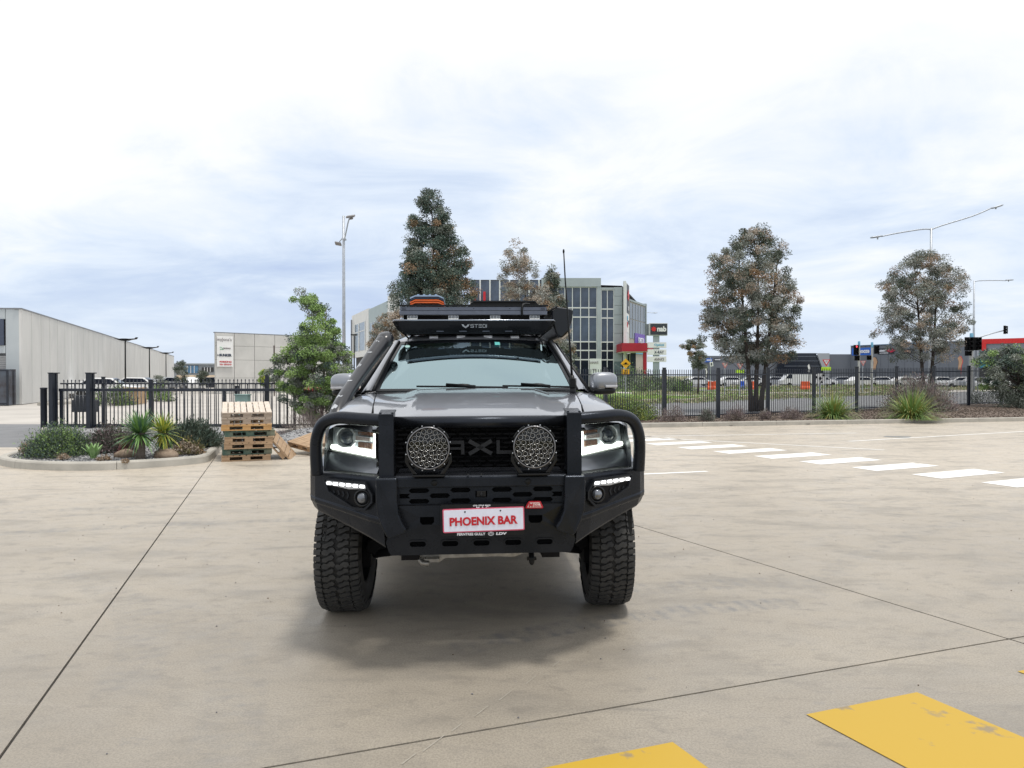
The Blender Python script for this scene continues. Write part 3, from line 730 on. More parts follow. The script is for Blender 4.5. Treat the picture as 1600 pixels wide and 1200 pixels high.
b.add([p + off * 2 for p in q], [(0, 1, 2, 3)]); b.build('teal_sticker', mat('teal_label', (0.10, 0.42, 0.40), 0.5, var=0.1, vs=60), ute)
b = MB(); b.lathe([(0.0, 0), (0.022, 0.001), (0.022, 0.0)], o=ws(-0.86, 0.86) + off * 2, axis=(0, -0.5, 0.86), n=20); b.build('label', mat('pale_teal_label', (0.35, 0.55, 0.52), 0.5, var=0.1, vs=60), ute)
b = MB(); b.blob(ws(-0.0, 0.86) + Vector((0, 0.05, -0.03)), (0.11, 0.05, 0.03), 16); b.blob(ws(0, 0.80) + Vector((0, 0.14, -0.06)), (0.12, 0.02, 0.035), 16); b.build('interior_mirror', M_void, ute)
# cabin interior
M_int = mat('cabin_plastic', (0.03, 0.032, 0.035), 0.8, var=0.1, vs=9)
b = MB(); rows = [[(x, y, z) for x in (-0.72, -0.3, 0.3, 0.72)] for y, z in ((0.50, 1.47), (0.75, 1.475), (0.95, 1.44), (1.02, 1.2))]; b.grid(rows); b.build('dashboard', M_int, ute)
for s in (-1, 1):
    b = MB(); b.box((s * 0.36, 1.75, 1.10), (0.5, 0.5, 0.16)); b.box((s * 0.36, 2.0, 1.40), (0.48, 0.14, 0.60), (R(-12), 0, 0)); b.blob((s * 0.36, 2.06, 1.77), (0.13, 0.06, 0.09), 12, 3); b.build('seat', M_int, ute, bevel=0.03)
b = MB(); b.tube([(-0.36 + 0.18 * math.cos(a), 1.12 + 0.06 * math.sin(a), 1.42 + 0.17 * math.sin(a)) for a in [k * math.pi / 10 for k in range(21)]], 0.014, 8); b.build('steering_wheel', M_int, ute)
# pillars and roof
for s in (-1, 1):
    b = MB(); rows = []
    for j in range(9):
        v = j / 8; a = ws(s, v); bq = Vector((s * (0.895 + (0.70 - 0.895) * v), 0.60 + 0.70 * v, 1.455 + 0.425 * v))
        m_ = (a + bq) / 2 + Vector((s * 0.008, -0.03, 0.022))
        rows.append([a + Vector((0, -0.004, 0.002)), a.lerp(m_, 0.5) + Vector((0, -0.008, 0.006)), m_, bq])
    b.grid(rows if s > 0 else [r[::-1] for r in rows]); b.build('windscreen_pillar', M_paint, ute)
    b = MB(); b.tube([ws(s, v / 8) + Vector((s * 0.006, -0.008, 0.006)) for v in range(9)], 0.011, 8); b.build('pillar_trim', M_satin, ute)
rows = []
for y in [1.165, 1.18, 1.20, 1.235, 1.3, 1.6, 2.0, 2.4, 2.75, 2.88]:
    hz_ = 1.892 + 0.100 * math.sin(min(1, (y - 1.165) / 0.9) ** 0.55 * math.pi / 2) - (0.05 if y > 2.85 else 0)
    hw = 0.632 + 0.02 * min(1, (y - 1.16) / 0.5); row = []
    for k in range(-10, 11):
        t = k / 10; row.append((t * (hw + 0.04), y - (0.055 * (1 - t * t) if y < 1.25 else 0) + (0.04 * t * t if y < 1.25 else 0), hz_ + 0.016 * (1 - t * t) - 0.055 * max(0, abs(t) - 0.8) / 0.2))
    rows.append(row)
b = MB(); b.grid(rows); b.build('roof', M_paint, ute)
M_glint = mat('painted_sky_glint', (0.78, 0.80, 0.84), 0.5, metal=0.0, var=0.05, vs=30)  # white patches painted in for sky reflected on the roof's front edge
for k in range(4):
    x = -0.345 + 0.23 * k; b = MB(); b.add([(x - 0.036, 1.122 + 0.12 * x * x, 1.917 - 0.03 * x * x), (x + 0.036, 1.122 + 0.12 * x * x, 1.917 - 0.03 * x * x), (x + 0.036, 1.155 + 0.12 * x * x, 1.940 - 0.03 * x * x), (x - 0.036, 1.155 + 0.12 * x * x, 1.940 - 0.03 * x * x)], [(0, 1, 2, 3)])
    b.v = [(q[0], q[1], q[2] + 0.004) for q in b.v]; b.build('roof_glint_patch', M_glint, ute)
# sides: lower door skins, glass, rear body and tray
for s in (-1, 1):
    a, c = (0.90, 0.945) if s > 0 else (-0.945, -0.90)
    for nm, y0, y1 in (('front_door', 0.635, 1.76), ('rear_door', 1.77, 2.62)):
        b = MB(); b.prism([(y0, 0.60), (y1, 0.60), (y1, 1.455), (y0, 1.455)], SIDE, a, c); d = b.build(nm, M_paint, ute, bevel=0.012)
        h = MB(); h.box((s * 0.965, y1 - 0.14, 1.33), (0.025, 0.16, 0.03)); h.build('handle', M_paint, d, bevel=0.008)
        lo0, lo1 = y0 + 0.02, y1 - 0.04; up0 = max(y0 + 0.02, 1.20) if nm == 'front_door' else y0 + 0.02
        g = MB(); g.add([(s * 0.905, lo0, 1.46), (s * 0.905, lo1, 1.46), (s * 0.70, lo1 - 0.02, 1.865), (s * 0.70, up0, 1.865)], [(0, 1, 2, 3)]); g.build('side_window', M_side, d)
        if nm == 'front_door': MB().tube([(s * 0.905, 0.64, 1.46), (s * 0.70, 1.20, 1.865), (s * 0.69, 1.74, 1.885)], 0.018, 8).build('window_frame', M_satin, d)
        else: MB().tube([(s * 0.905, 1.765, 1.46), (s * 0.70, 1.75, 1.875), (s * 0.69, 2.60, 1.865), (s * 0.9, 2.63, 1.46)], 0.022, 8).build('window_frame', M_satin, d)
    b = MB(); b.prism([(2.63, 0.75), (2.66, 0.98), (2.82, 0.97), (3.16, 1.03), (3.5, 0.97), (3.69, 0.75), (4.25, 0.78), (4.25, 1.42), (2.63, 1.42)], SIDE, a, c); b.build('tray_side', M_paint, ute, bevel=0.012)
    b = MB(); b.tube([(s * 0.96, 0.66, 0.60), (s * 1.0, 0.75, 0.56), (s * 1.0, 2.5, 0.56), (s * 0.96, 2.6, 0.60)], 0.04, 10); b.build('side_step', M_powder, ute)
b = MB(); b.bb((-0.89, 4.20, 0.75), (0.89, 4.26, 1.42)); b.bb((-0.89, 2.64, 0.96), (0.89, 4.2, 1.0)); b.bb((-0.9, 2.64, 1.43), (0.9, 4.26, 1.46)); b.build('tray_lid', M_satin, ute, bevel=0.01)
b = MB(); b.add([(-0.88, 2.64, 1.46), (0.88, 2.64, 1.46), (0.68, 2.86, 1.9), (-0.68, 2.86, 1.9)], [(0, 1, 2, 3)]); b.build('rear_window', M_side, ute)
# below the lamps: painted corner panels
UF = (0.763, 0.645)                                          # direction along each headlamp, sweeping back
def HP(s, u, z, d=0.0):
    """point on the headlamp plane: u outward, d forwards"""
    x = 0.605 + UF[0] * u + UF[1] * d; y = -0.72 + UF[1] * u - UF[0] * d
    return Vector((s * x, y, z))
for s in (-1, 1):
    rows = []
    for u in (-0.06, 0.0, 0.1, 0.2, 0.3, 0.4, 0.46):
        r0 = []
        for z, d in ((1.128, 0.005), (1.108, 0.028), (1.082, 0.048), (1.052, 0.064), (1.00, 0.074), (0.92, 0.075)):
            r0.append(HP(s, u, z - 0.02 + 0.055 * u * (1 if z > 1.0 else 0), d - 0.05 * max(0, u - 0.3)))
        rows.append(r0)
    rows.append([HP(s, 0.50, p.z, -0.08) for p in rows[-1]])
    MB().grid(rows if s < 0 else [r[::-1] for r in rows]).build('corner_panel', M_paint, ute)
    b = MB(); b.add([HP(s, 0.0, 1.272, 0.05), HP(s, 0.47, 1.315, 0.02), HP(s, 0.50, 1.30, -0.10), HP(s, 0.5, 1.36, -0.12), HP(s, 0.0, 1.345, -0.03), HP(s, 0.46, 1.352, -0.05)], [(0, 1, 5, 4), (1, 2, 3, 5)]); b.build('lamp_brow', M_paint, ute)
# ---- headlamps
M_refl = mat('lamp_reflector', (0.62, 0.65, 0.70), 0.30, metal=0.45, var=0.2, vs=30)
M_lens = mat('projector_lens', (0.02, 0.03, 0.05), 0.05, coat=1.0, var=0.3, vs=12)
for s in (-1, 1):
    fn = lambda u, v, w_, s=s: HP(s, u, v, w_)
    b = MB(); b.prism([(0.0, 1.27), (0.46, 1.305), (0.475, 1.135), (0.0, 1.10)], fn, -0.10, -0.045)
    hd = b.build('headlamp', M_refl, ute)
    b = MB(); ring = [(0.0, 1.275), (0.46, 1.31), (0.478, 1.13), (0.0, 1.092)]
    plate('lamp_surround', ring, [[(0.012, 1.262), (0.445, 1.293), (0.462, 1.14), (0.012, 1.108)]], 0.05, M_satin, hd, lambda u, v, w_, s=s: HP(s, u, v, w_ - 0.02))
    b = MB(); gg = [[HP(s, 0.003 + 0.47 * i / 8, 1.098 + (1.272 - 1.098) * j / 5 + 0.038 * i / 8 * 0.9, 0.012 + 0.02 * math.sin(math.pi * j / 5)) for i in range(9)] for j in range(6)]; b.grid(gg if s > 0 else [r[::-1] for r in gg]); b.build('lens_cover', M_headglass, hd)
    c = HP(s, 0.305, 1.222, -0.03); fw = Vector((s * UF[1], -UF[0], 0))
    fw2 = (fw * 0.5 + Vector((0, -1, 0))).normalized()
    b = MB(); b.lathe([(0.066, -0.02), (0.066, 0.018), (0.059, 0.022), (0.055, 0.0), (0.054, -0.02)], c, fw2, 28); b.build('chrome_ring', M_trim, hd)
    b = MB(); b.lathe([(0.053, -0.01), (0.05, 0.0), (0.043, 0.012), (0.028, 0.024), (0.012, 0.029), (0.0, 0.03)], c, fw2, 28); b.build('projector', M_lens, hd)
    oct_ = [(0.305 + 0.098 * math.cos(R(a)), 1.222 + 0.080 * math.sin(R(a))) for a in (22, 68, 112, 158, 202, 248, 292, 338)]
    oin = [(0.305 + 0.087 * math.cos(R(a)), 1.222 + 0.070 * math.sin(R(a))) for a in (22, 68, 112, 158, 202, 248, 292, 338)]
    oct_ = [(u, v + 0.0) for u, v in oct_]
    plate('octagon_trim', oct_, [oin], 0.012, M_trim, hd, lambda u, v, w_, s=s: HP(s, u, v, w_ - 0.018))
    b = MB(); b.prism([(0.075, 1.262), (0.20, 1.262), (0.195, 1.243), (0.075, 1.240)], fn, -0.05, -0.028); b.prism([(0.075, 1.196), (0.195, 1.200), (0.205, 1.168), (0.080, 1.160)], fn, -0.05, -0.028)
    for k in range(9):
        for z0, z1 in ((1.243, 1.262), (1.165, 1.196)): b.prism([(0.08 + k * 0.0135, z0), (0.087 + k * 0.0135, z0), (0.087 + k * 0.0135, z1), (0.08 + k * 0.0135, z1)], fn, -0.028, -0.022)
    b.build('indicator', M_orange, hd)
    b = MB(); b.prism([(0.072, 1.234), (0.215, 1.242), (0.232, 1.236), (0.232, 1.212), (0.212, 1.206), (0.072, 1.205)], fn, -0.05, -0.012); b.build('chrome_bar', M_trim, hd, bevel=0.003)
    b = MB(); b.prism([(0.078, 1.229), (0.20, 1.236), (0.20, 1.212), (0.078, 1.210)], fn, -0.012, -0.009); b.build('amber_strip', mat('amber_strip', (0.33, 0.26, 0.24), 0.3, coat=0.3, var=0.3, vs=90), hd)
    b = MB(); b.prism([(0.018, 1.258), (0.046, 1.258), (0.050, 1.160), (0.066, 1.146), (0.43, 1.172), (0.44, 1.155), (0.43, 1.143), (0.018, 1.112)], fn, -0.04, -0.008); b.build('daytime_running_light', M_white_em, hd, bevel=0.004)
# ---- grille
b = MB(); b.bb((-0.60, -0.76, 1.02), (0.60, -0.72, 1.345)); b.build('grille_back', M_void, ute)
gr = empty('grille', (0, 0, 0), 0, ute)
b = MB(); b.prism([(-0.60, 1.345), (0.60, 1.345), (0.60, 1.322), (0.42, 1.314), (0.25, 1.300), (-0.25, 1.300), (-0.42, 1.314), (-0.60, 1.322)], FR(-0.83), 0, 0.06)
for s in (-1, 1): b.prism([(s * 0.60, 1.30), (s * 0.50, 1.255), (s * 0.50, 1.14), (s * 0.60, 1.07), (s * 0.60, 1.10), (s * 0.53, 1.15), (s * 0.53, 1.245), (s * 0.60, 1.275)], FR(-0.83), 0, 0.05)
b.build('grille_frame', M_gloss, gr, bevel=0.004)
b = MB()
for j, z in enumerate([1.045 + 0.0265 * k for k in range(10)]):
    for i in range(-6, 7):
        x = i * 0.088 + (0.044 if j % 2 else 0)
        if abs(x) > 0.51: continue
        b.prism([(x - 0.040, z), (x - 0.030, z + 0.006), (x + 0.030, z + 0.006), (x + 0.040, z), (x + 0.030, z - 0.006), (x - 0.030, z - 0.006)], FR(-0.79), 0, 0.03)
        b.prism([(x + 0.040, z), (x + 0.048, z + 0.0265), (x + 0.053, z + 0.0265), (x + 0.046, z)], FR(-0.785), 0, 0.02)
b.build('grille_mesh', M_void, gr)
b = MB(); M_let = mat('badge_dark_chrome', (0.035, 0.036, 0.04), 0.36, metal=0.7, var=0.1, vs=20)
zt, zb, st = 1.222, 1.142, 0.019
def bar(x0, z0, x1, z1, t=st):
    a = Vector((x0, z0)); c = Vector((x1, z1)); d = (c - a).normalized(); n = Vector((-d.y, d.x)) * t / 2
    b.prism([tuple(a - n), tuple(c - n), tuple(c + n), tuple(a + n)], FR(-0.835), 0, 0.03)
cxs = [-0.295, -0.148, 0.003, 0.153, 0.30]; hw = 0.056
x = cxs[0]; bar(x - hw, zb, x - hw, zt); bar(x + hw, zb, x + hw, zt); bar(x - hw, zt - .01, x, zb + .02); bar(x + hw, zt - .01, x, zb + .02)
x = cxs[1]; bar(x - hw, zt - .01, x + hw, zt - .01); bar(x + hw - .008, zb, x + hw - .008, zt - .02); bar(x - hw + .008, zb, x - hw + .008, zt - .02); bar(x - .04, zb + .035, x + .04, zb + .035, .014)
x = cxs[2]; bar(x - hw - .01, zb + .002, x + hw + .01, zt - .002, .022); bar(x - hw - .01, zt - .002, x + hw + .01, zb + .002, .022)
x = cxs[3]; bar(x - hw + .01, zb, x - hw + .01, zt); bar(x - hw + .02, zb + .01, x + hw, zb + .01); bar(x + hw - .005, zb + .02, x + hw - .005, zt)
x = cxs[4]; bar(x - hw, zt - .01, x + hw, zt - .01); bar(x - hw, (zt + zb) / 2, x + hw, (zt + zb) / 2); bar(x - hw, zb + .01, x + hw, zb + .01); bar(x - hw + .008, zt - .02, x - hw + .008, (zt + zb) / 2 + .01); bar(x + hw - .008, (zt + zb) / 2 - .01, x + hw - .008, zb + .02)
b.build('badge_lettering', M_let, gr)
# ---- bull bar
bb_ = empty('bull_bar', (0, 0, 0), 0, ute)
for s in (-1, 1):
    p = smooth_path([(s * 0.50, -1.075, 1.356), (s * 0.66, -1.045, 1.366), (s * 0.79, -0.985, 1.370), (s * 0.878, -0.93, 1.338), (s * 0.920, -0.90, 1.262), (s * 0.932, -0.88, 1.17), (s * 0.930, -0.865, 1.04)], 7)
    MB().tube(p, 0.0350, 18).build('side_hoop', M_powder, bb_)
    b = MB(); b.prism([(s * 0.468, 1.0), (s * 0.548, 1.0), (s * 0.548, 1.395), (s * 0.468, 1.395)], FR(-1.15), 0, 0.012)
    b.bb((min(s * 0.470, s * 0.482), -1.138, 1.0), (max(s * 0.470, s * 0.482), -1.02, 1.405)); b.bb((min(s * 0.534, s * 0.546), -1.138, 1.0), (max(s * 0.534, s * 0.546), -1.02, 1.405))
    b.add([(s * 0.466, -1.155, 1.393), (s * 0.550, -1.155, 1.393), (s * 0.550, -1.02, 1.412), (s * 0.466, -1.02, 1.412), (s * 0.466, -1.155, 1.397), (s * 0.550, -1.155, 1.397), (s * 0.550, -1.02, 1.416), (s * 0.466, -1.02, 1.416)], [(0, 1, 2, 3), (4, 5, 6, 7), (0, 1, 5, 4), (1, 2, 6, 5), (2, 3, 7, 6), (3, 0, 4, 7)])
    b.build('upright', M_powder, bb_, bevel=0.004)
    # curved lower blade of each upright
    fin = [(s * 0.447, 1.060), (s * 0.560, 1.060), (s * 0.560, 0.93), (s * 0.553, 0.87), (s * 0.535, 0.81), (s * 0.505, 0.745), (s * 0.487, 0.735), (s * 0.405, 0.765), (s * 0.398, 0.785), (s * 0.418, 0.815), (s * 0.438, 0.865), (s * 0.446, 0.93)]
    def ff(u, v, w_):
        k = max(0, (0.90 - v)) ; return (u, -1.205 + w_ + 0.28 * k * k + 0.05 * max(0, v - 1.03), v)
    b = MB(); b.prism(fin, ff, 0, 0.10); b.build('lower_blade', M_powder, bb_, bevel=0.014, seg=3)
MB().tube([(-0.48, -1.055, 1.344), (0.48, -1.055, 1.344)], 0.034, 16).build('cross_tube', M_powder, bb_)
# bumper centre
YB = -1.165
b = MB(); b.prism([(-0.455, 1.0), (0.455, 1.0), (0.455, 1.055), (-0.455, 1.055)], FR(YB), 0, 0.035)
b.grid([[(-0.46, YB, 1.055), (0.46, YB, 1.055)], [(-0.46, YB + 0.012, 1.064), (0.46, YB + 0.012, 1.064)], [(-0.46, -0.84, 1.066), (0.46, -0.84, 1.066)]], 0, False)
b.build('top_channel', M_powder, bb_, bevel=0.006)
b = MB()
for x in (-0.066 - 0.005, 0.0): b.lathe([(0.006, 0), (0.006, 0.006), (0, 0.007)], (x, YB - 0.0, 1.0655), (0, 0, 1), 10)
for s in (-1, 1): b.lathe([(0.016, -0.002), (0.016, 0.004), (0.012, 0.006), (0.0, 0.006)], (s * 0.252, YB, 1.026), (0, -1, 0), 18)
b.build('fastener', M_satin, bb_)
# slotted intake panel
holes = []
def slot(cx, cz, w_=0.112, h=0.0255): return [(cx - w_ / 2, cz), (cx - w_ / 2 + 0.013, cz + h / 2), (cx + w_ / 2 - 0.013, cz + h / 2), (cx + w_ / 2, cz), (cx + w_ / 2 - 0.013, cz - h / 2), (cx - w_ / 2 + 0.013, cz - h / 2)]
for x in (-0.335, -0.112, 0.112, 0.335):
    holes.append(slot(x, 0.982)); holes.append(slot(x, 0.9245))
for x in (-0.224, 0.224): holes.append(slot(x, 0.9535))
for s in (-1, 1): holes.append([(s * 0.395, 0.9535), (s * 0.382, 0.966), (s * 0.440, 0.966), (s * 0.440, 0.941), (s * 0.382, 0.941)][::s])
holes.append([(-0.032, 0.942), (0.032, 0.942), (0.032, 0.976), (-0.032, 0.976)])
plate('intake_panel', [(-0.455, 0.999), (0.455, 0.999), (0.455, 0.9065), (-0.455, 0.9065)], holes, 0.012, M_powder, bb_, FR(-1.135))
b = MB(); b.bb((-0.455, -1.09, 0.90), (0.455, -1.085, 1.0))
for k in range(22): b.bb((-0.44, -1.094, 0.908 + k * 0.004), (0.44, -1.0905, 0.9095 + k * 0.004))
b.build('radiator', M_void, bb_)
b = MB(); b.box((0, -1.13, 0.962), (0.05, 0.05, 0.034)); b.lathe([(0.010, 0), (0.010, 0.008), (0.004, 0.009), (0.0, 0.007)], (0, -1.155, 0.960), (0, -1, 0), 14); b.build('front_camera', M_gloss, bb_, bevel=0.003)
# lower pan with oval slots and recovery openings
lo_ = [(-0.455, 0.904), (0.455, 0.904), (0.515, 0.70), (0.505, 0.655), (0.490, 0.625), (-0.490, 0.625), (-0.505, 0.655), (-0.515, 0.70)]
hs = [rrect(x, 0.690, 0.088, 0.031, 0.0150, 4) for x in (-0.345, -0.170, 0.0, 0.172, 0.345)]
hs += [[(s * 0.255, 0.843), (s * 0.330, 0.843), (s * 0.330, 0.815), (s * 0.318, 0.801), (s * 0.267, 0.801), (s * 0.255, 0.815)] for s in (-1, 1)]
LP = lambda u, v, w_: (u, -1.155 + w_ + 0.32 * max(0, 0.80 - v), v)
plate('lower_pan', lo_, hs, 0.010, M_powder, bb_, LP)
for x in (-0.345, -0.170, 0.0, 0.172, 0.345):
    plate('slot_rim', rrect(x, 0.690, 0.104, 0.047, 0.022, 4), [rrect(x, 0.690, 0.088, 0.031, 0.0150, 4)], 0.006, M_powder, bb_, lambda u, v, w_: LP(u, v, w_ - 0.006))
b = MB(); b.bb((-0.50, -1.06, 0.64), (0.50, -1.05, 0.90)); b.add([(-0.495, -1.10, 0.625), (0.495, -1.10, 0.625), (0.46, -0.90, 0.60), (-0.46, -0.90, 0.60)], [(0, 1, 2, 3)]); b.bb((-0.46, -1.155, 0.895), (0.46, -1.10, 0.9065)); b.build('pan_backing', M_void, bb_)
# wings
def wing(s):
    st_ = [(0.535, -1.105, 0.815, 0.660, 0.64), (0.62, -1.05, 0.828, 0.70, 0), (0.74, -0.955, 0.850, 0.742, 0), (0.86, -0.868, 0.872, 0.782, 0), (0.955, -0.80, 0.888, 0.812, 0), (0.990, -0.755, 0.895, 0.832, 0), (1.003, -0.70, 0.898, 0.845, 0), (1.003, -0.56, 0.905, 0.862, 0)]
    rows = []
    for i, (x, y, zc_, zb_, _) in enumerate(st_):
        k = 1 if i < 5 else 0.5
        inx = x - 0.0 if i < 6 else x - 0.10
        rows.append([(s * (x if i < 5 else x - 0.06), y + 0.13, 1.040), (s * x, y + 0.020, 1.052), (s * x, y + 0.004, 1.046), (s * x, y, 1.032), (s * x, y, zc_ + 0.012), (s * x, y - 0.008, zc_ + 0.006), (s * (x - 0.002), y - 0.004, zc_ - 0.018), (s * (x - 0.004), y + 0.010, zc_ - 0.024), (s * (x - 0.010), y + 0.026, zb_ + 0.014), (s * (x - 0.014), y + 0.034, zb_), (s * (x - 0.03), y + 0.12, zb_ - 0.004)])
    b = MB(); b.grid(rows if s > 0 else [r[::-1] for r in rows], 0, False); o = b.build('bumper_wing', M_powder, bb_, bevel=0.003, seg=1)
    WF = Vector((0.825, 0.565)).normalized()
    def WP(u, v, w_, s=s): x = 0.560 + WF.x * u + WF.y * w_; y = -1.092 + WF.y * u - WF.x * w_; return Vector((s * x, y, v))
    # lamp pod
    outer = [(0.398, 1.024), (0.076, 1.022), (0.022, 0.955), (0.022, 0.915), (0.075, 0.866), (0.178, 0.868), (0.215, 0.885), (0.356, 0.946)]
    inner = [(0.376, 1.014), (0.080, 1.011), (0.034, 0.953), (0.034, 0.918), (0.082, 0.878), (0.170, 0.879), (0.205, 0.895), (0.346, 0.952)]
    pod = plate('lamp_pod', outer, [inner], 0.020, M_powder, bb_, lambda u, v, w_: WP(u, v, w_ + 0.012), bevel=0.003)
    b = MB(); b.prism(inner, WP, 0.004, 0.0065); b.build('pod_recess', M_void, pod)
    b = MB(); b.prism([(0.374, 1.013), (0.082, 1.008), (0.075, 0.982), (0.200, 0.972), (0.345, 0.985)], WP, 0.007, 0.014); b.build('light_strip', mat('strip_lens', (0.45, 0.47, 0.50), 0.15, metal=0.3, coat=1.0, var=0.2, vs=60), pod, bevel=0.003)
    for k in range(6):
        u = 0.100 + 0.050 * k; b = MB(); b.prism(rrect(u, 0.9955, 0.036, 0.016, 0.006, 2), WP, 0.014, 0.0165); b.build('led', M_led, pod)
    for k in range(4):
        u = 0.21 + 0.034 * k; z = 0.962; b = MB(); b.prism([(u, z - 0.004), (u + 0.010, z - 0.004), (u + 0.001, z - 0.022), (u + 0.010, z - 0.045 + 0.009 * k), (u, z - 0.045 + 0.009 * k), (u - 0.010, z - 0.022)], WP, 0.007, 0.012); b.build('pod_louvre', M_powder, pod)
    c = WP(0.100, 0.932, 0.010); fwv = Vector((s * 0.25, -1, 0)).normalized()
    b = MB(); b.lathe([(0.048, -0.004), (0.048, 0.010), (0.040, 0.012), (0.037, 0.0)], c, fwv, 26); b.build('fog_lamp_ring', M_gloss, pod)
    b = MB(); b.lathe([(0.030, 0.0), (0.029, 0.014), (0.020, 0.024), (0.008, 0.028), (0, 0.029)], c, fwv, 22); b.build('fog_lamp_lens', mat('fog_lens', (0.12, 0.13, 0.15), 0.06, metal=0.5, coat=1.0, var=0.4, vs=40), pod)
wing(-1); wing(1)
b = MB()
for s in (-1, 1): b = MB(); b.add([(s * 0.50, -0.98, 1.036), (s * 0.93, -0.70, 1.036), (s * 0.90, -0.55, 1.03), (s * 0.50, -0.80, 1.03)], [(0, 1, 2, 3)]); b.build('gap_cover', M_satin, bb_)
# ---- driving lights
M_cup = mat('lamp_cup', (0.30, 0.29, 0.27), 0.22, metal=1.0, rvar=0.05, vs=60)
for s in (-1, 1):
    cx, cz, cy = s * 0.279, 1.222, -1.255
    dl = MB().lathe([(0.002, 0.085), (0.06, 0.09), (0.10, 0.06), (0.112, 0.03), (0.114, -0.004), (0.108, -0.010), (0.104, -0.004), (0.103, 0.018)], (cx, cy, cz), (0, 1, 0), 40).build('driving_light', M_gloss, ute)
    b = MB(); b.lathe([(0.105, 0.017), (0.0, 0.017)], (cx, cy, cz), (0, 1, 0), 40); b.build('reflector_plate', M_void, dl)
    MB().lathe([(0.1065, -0.0115), (0.1095, -0.0125), (0.112, -0.010)], (cx, cy, cz), (0, 1, 0), 44).build('bezel_ring', mat('bezel_grey', (0.20, 0.20, 0.21), 0.3, metal=0.8, var=0.1, vs=30), dl)
    cm = MB(); cm.lathe([(0.0136, -0.009), (0.0140, -0.0115), (0.0114, -0.0112), (0.0082, 0.002), (0.005, 0.012), (0.0042, 0.012), (0.0035, 0.005), (0.0, 0.003)], (0, 0, 0), (0, 1, 0), 14)
    cup = None; spots = [(0, 0)]
    for n_, r_ in ((6, 0.0315), (12, 0.0605), (18, 0.0885)):
        for k in range(n_): a = 2 * math.pi * (k + (0.25 if n_ > 6 else 0)) / n_; spots.append((r_ * math.cos(a), r_ * math.sin(a)))
    for dx, dz in spots:
        if cup is None: cup = cm.build('reflector_cup', M_cup, dl, loc=(cx + dx, cy + 0.012, cz + dz))
        else: inst(cup, (cx + dx, cy + 0.012, cz + dz), parent=dl)
    b = MB()
    for k in range(12):
        a = R(15 + 30 * k); b.lathe([(0.0035, 0), (0.0035, -0.004), (0, -0.005)], (cx + 0.119 * math.cos(a), cy - 0.004, cz + 0.119 * math.sin(a)), (0, 1, 0), 8)
    b.build('bezel_screw', M_galv, dl)
    b = MB()
    for k in range(4):
        a0 = 45 + 90 * k; pg = [((0.113 if j < 6 else 0.123) * math.cos(R(a0 + (j if j < 6 else 11 - j) * 8 - 20)), (0.113 if j < 6 else 0.123) * math.sin(R(a0 + (j if j < 6 else 11 - j) * 8 - 20))) for j in range(12)]
        b.prism([(cx + u, cz + v) for u, v in pg], FR(cy - 0.004), 0, 0.02)
    b.build('bezel_tab', M_gloss, dl, bevel=0.002)
    MB().lathe([(0.101, -0.004), (0.06, -0.008), (0, -0.009)], (cx, cy, cz), (0, 1, 0), 30).build('lamp_glass', M_lampglass, dl)
    b = MB()
    for q in (-1, 1):
        b.prism([(cx + q * 0.121, cz - 0.02), (cx + q * 0.124, cz - 0.075), (cx + q * 0.083, 1.082), (cx + q * 0.060, 1.082), (cx + q * 0.100, cz - 0.085), (cx + q * 0.113, cz - 0.03)], FR(cy + 0.02), 0, 0.03)
    b.bb((cx - 0.085, cy + 0.01, 1.070), (cx + 0.085, cy + 0.14, 1.080)); b.build('lamp_bracket', M_gloss, dl, bevel=0.002)
# ---- number plate, badge
fr = plate('plate_frame', rrect(0.004, 0.835, 0.445, 0.166, 0.012), [], 0.008, M_satin, ute, FR(-1.222), bevel=0.003)
tilt = R(1.2)
def TP(u, v, w_): c_, s_ = math.cos(tilt), math.sin(tilt); return (0.010 + u * c_ - v * s_, -1.232 + w_, 0.837 + u * s_ + v * c_)
b = MB(); b.prism(rrect(0, 0, 0.432, 0.126, 0.008, 3), TP, 0, 0.003); pl_ = b.build('number_plate', mat('plate_pink_edge', (0.62, 0.10, 0.17), 0.4, var=0.05, vs=40), ute)
b = MB(); b.prism(rrect(0, 0, 0.420, 0.114, 0.005, 3), TP, -0.0012, 0); b.build('plate_face', M_plate, pl_)
text('plate_lettering', 'PHOENIX BAR', 0.360, 0.046, (0.010, -1.2352, 0.832), M_red, pl_, thick=0.0016, bold=0.036, tilt=tilt)
for u in (-0.098, 0.090): b = MB(); b.prism(circ(u, 0.045, 0.0045, 10), TP, -0.0022, 0); b.build('plate_hole', M_void, pl_)
M_print = mat('print_white', (0.75, 0.77, 0.82), 0.5, var=0.05, vs=60)
text('frame_lettering', '(03) 9758 8000', 0.092, 0.009, (0.0, -1.2275, 0.911), M_print, fr, thick=0.001, bold=0.03)
text('frame_lettering', 'M A C', 0.066, 0.018, (0.004, -1.2275, 0.898), M_print, fr, thick=0.001, bold=0.01)
text('frame_lettering', 'FERNTREE GULLY', 0.150, 0.014, (-0.056, -1.2275, 0.7610), M_print, fr, thick=0.001, bold=0.035)
text('frame_lettering', 'LDV', 0.058, 0.014, (0.104, -1.2275, 0.7610), M_print, fr, thick=0.001, bold=0.05, shear=0.1)
b = MB(); ov = [(0.048 + 0.0155 * math.cos(a), 0.7610 + 0.0105 * math.sin(a)) for a in [2 * math.pi * k / 24 for k in range(24)]]; oi = [(0.048 + 0.0133 * math.cos(a), 0.7610 + 0.0083 * math.sin(a)) for a in [2 * math.pi * k / 24 for k in range(24)]]
plate('oval_emblem', ov, [oi], 0.001, M_print, fr, FR(-1.2275))
plate('oval_emblem', [(0.037, 0.758), (0.059, 0.758), (0.048, 0.771)], [[(0.041, 0.7595), (0.055, 0.7595), (0.048, 0.768)]], 0.001, M_print, fr, FR(-1.2275))
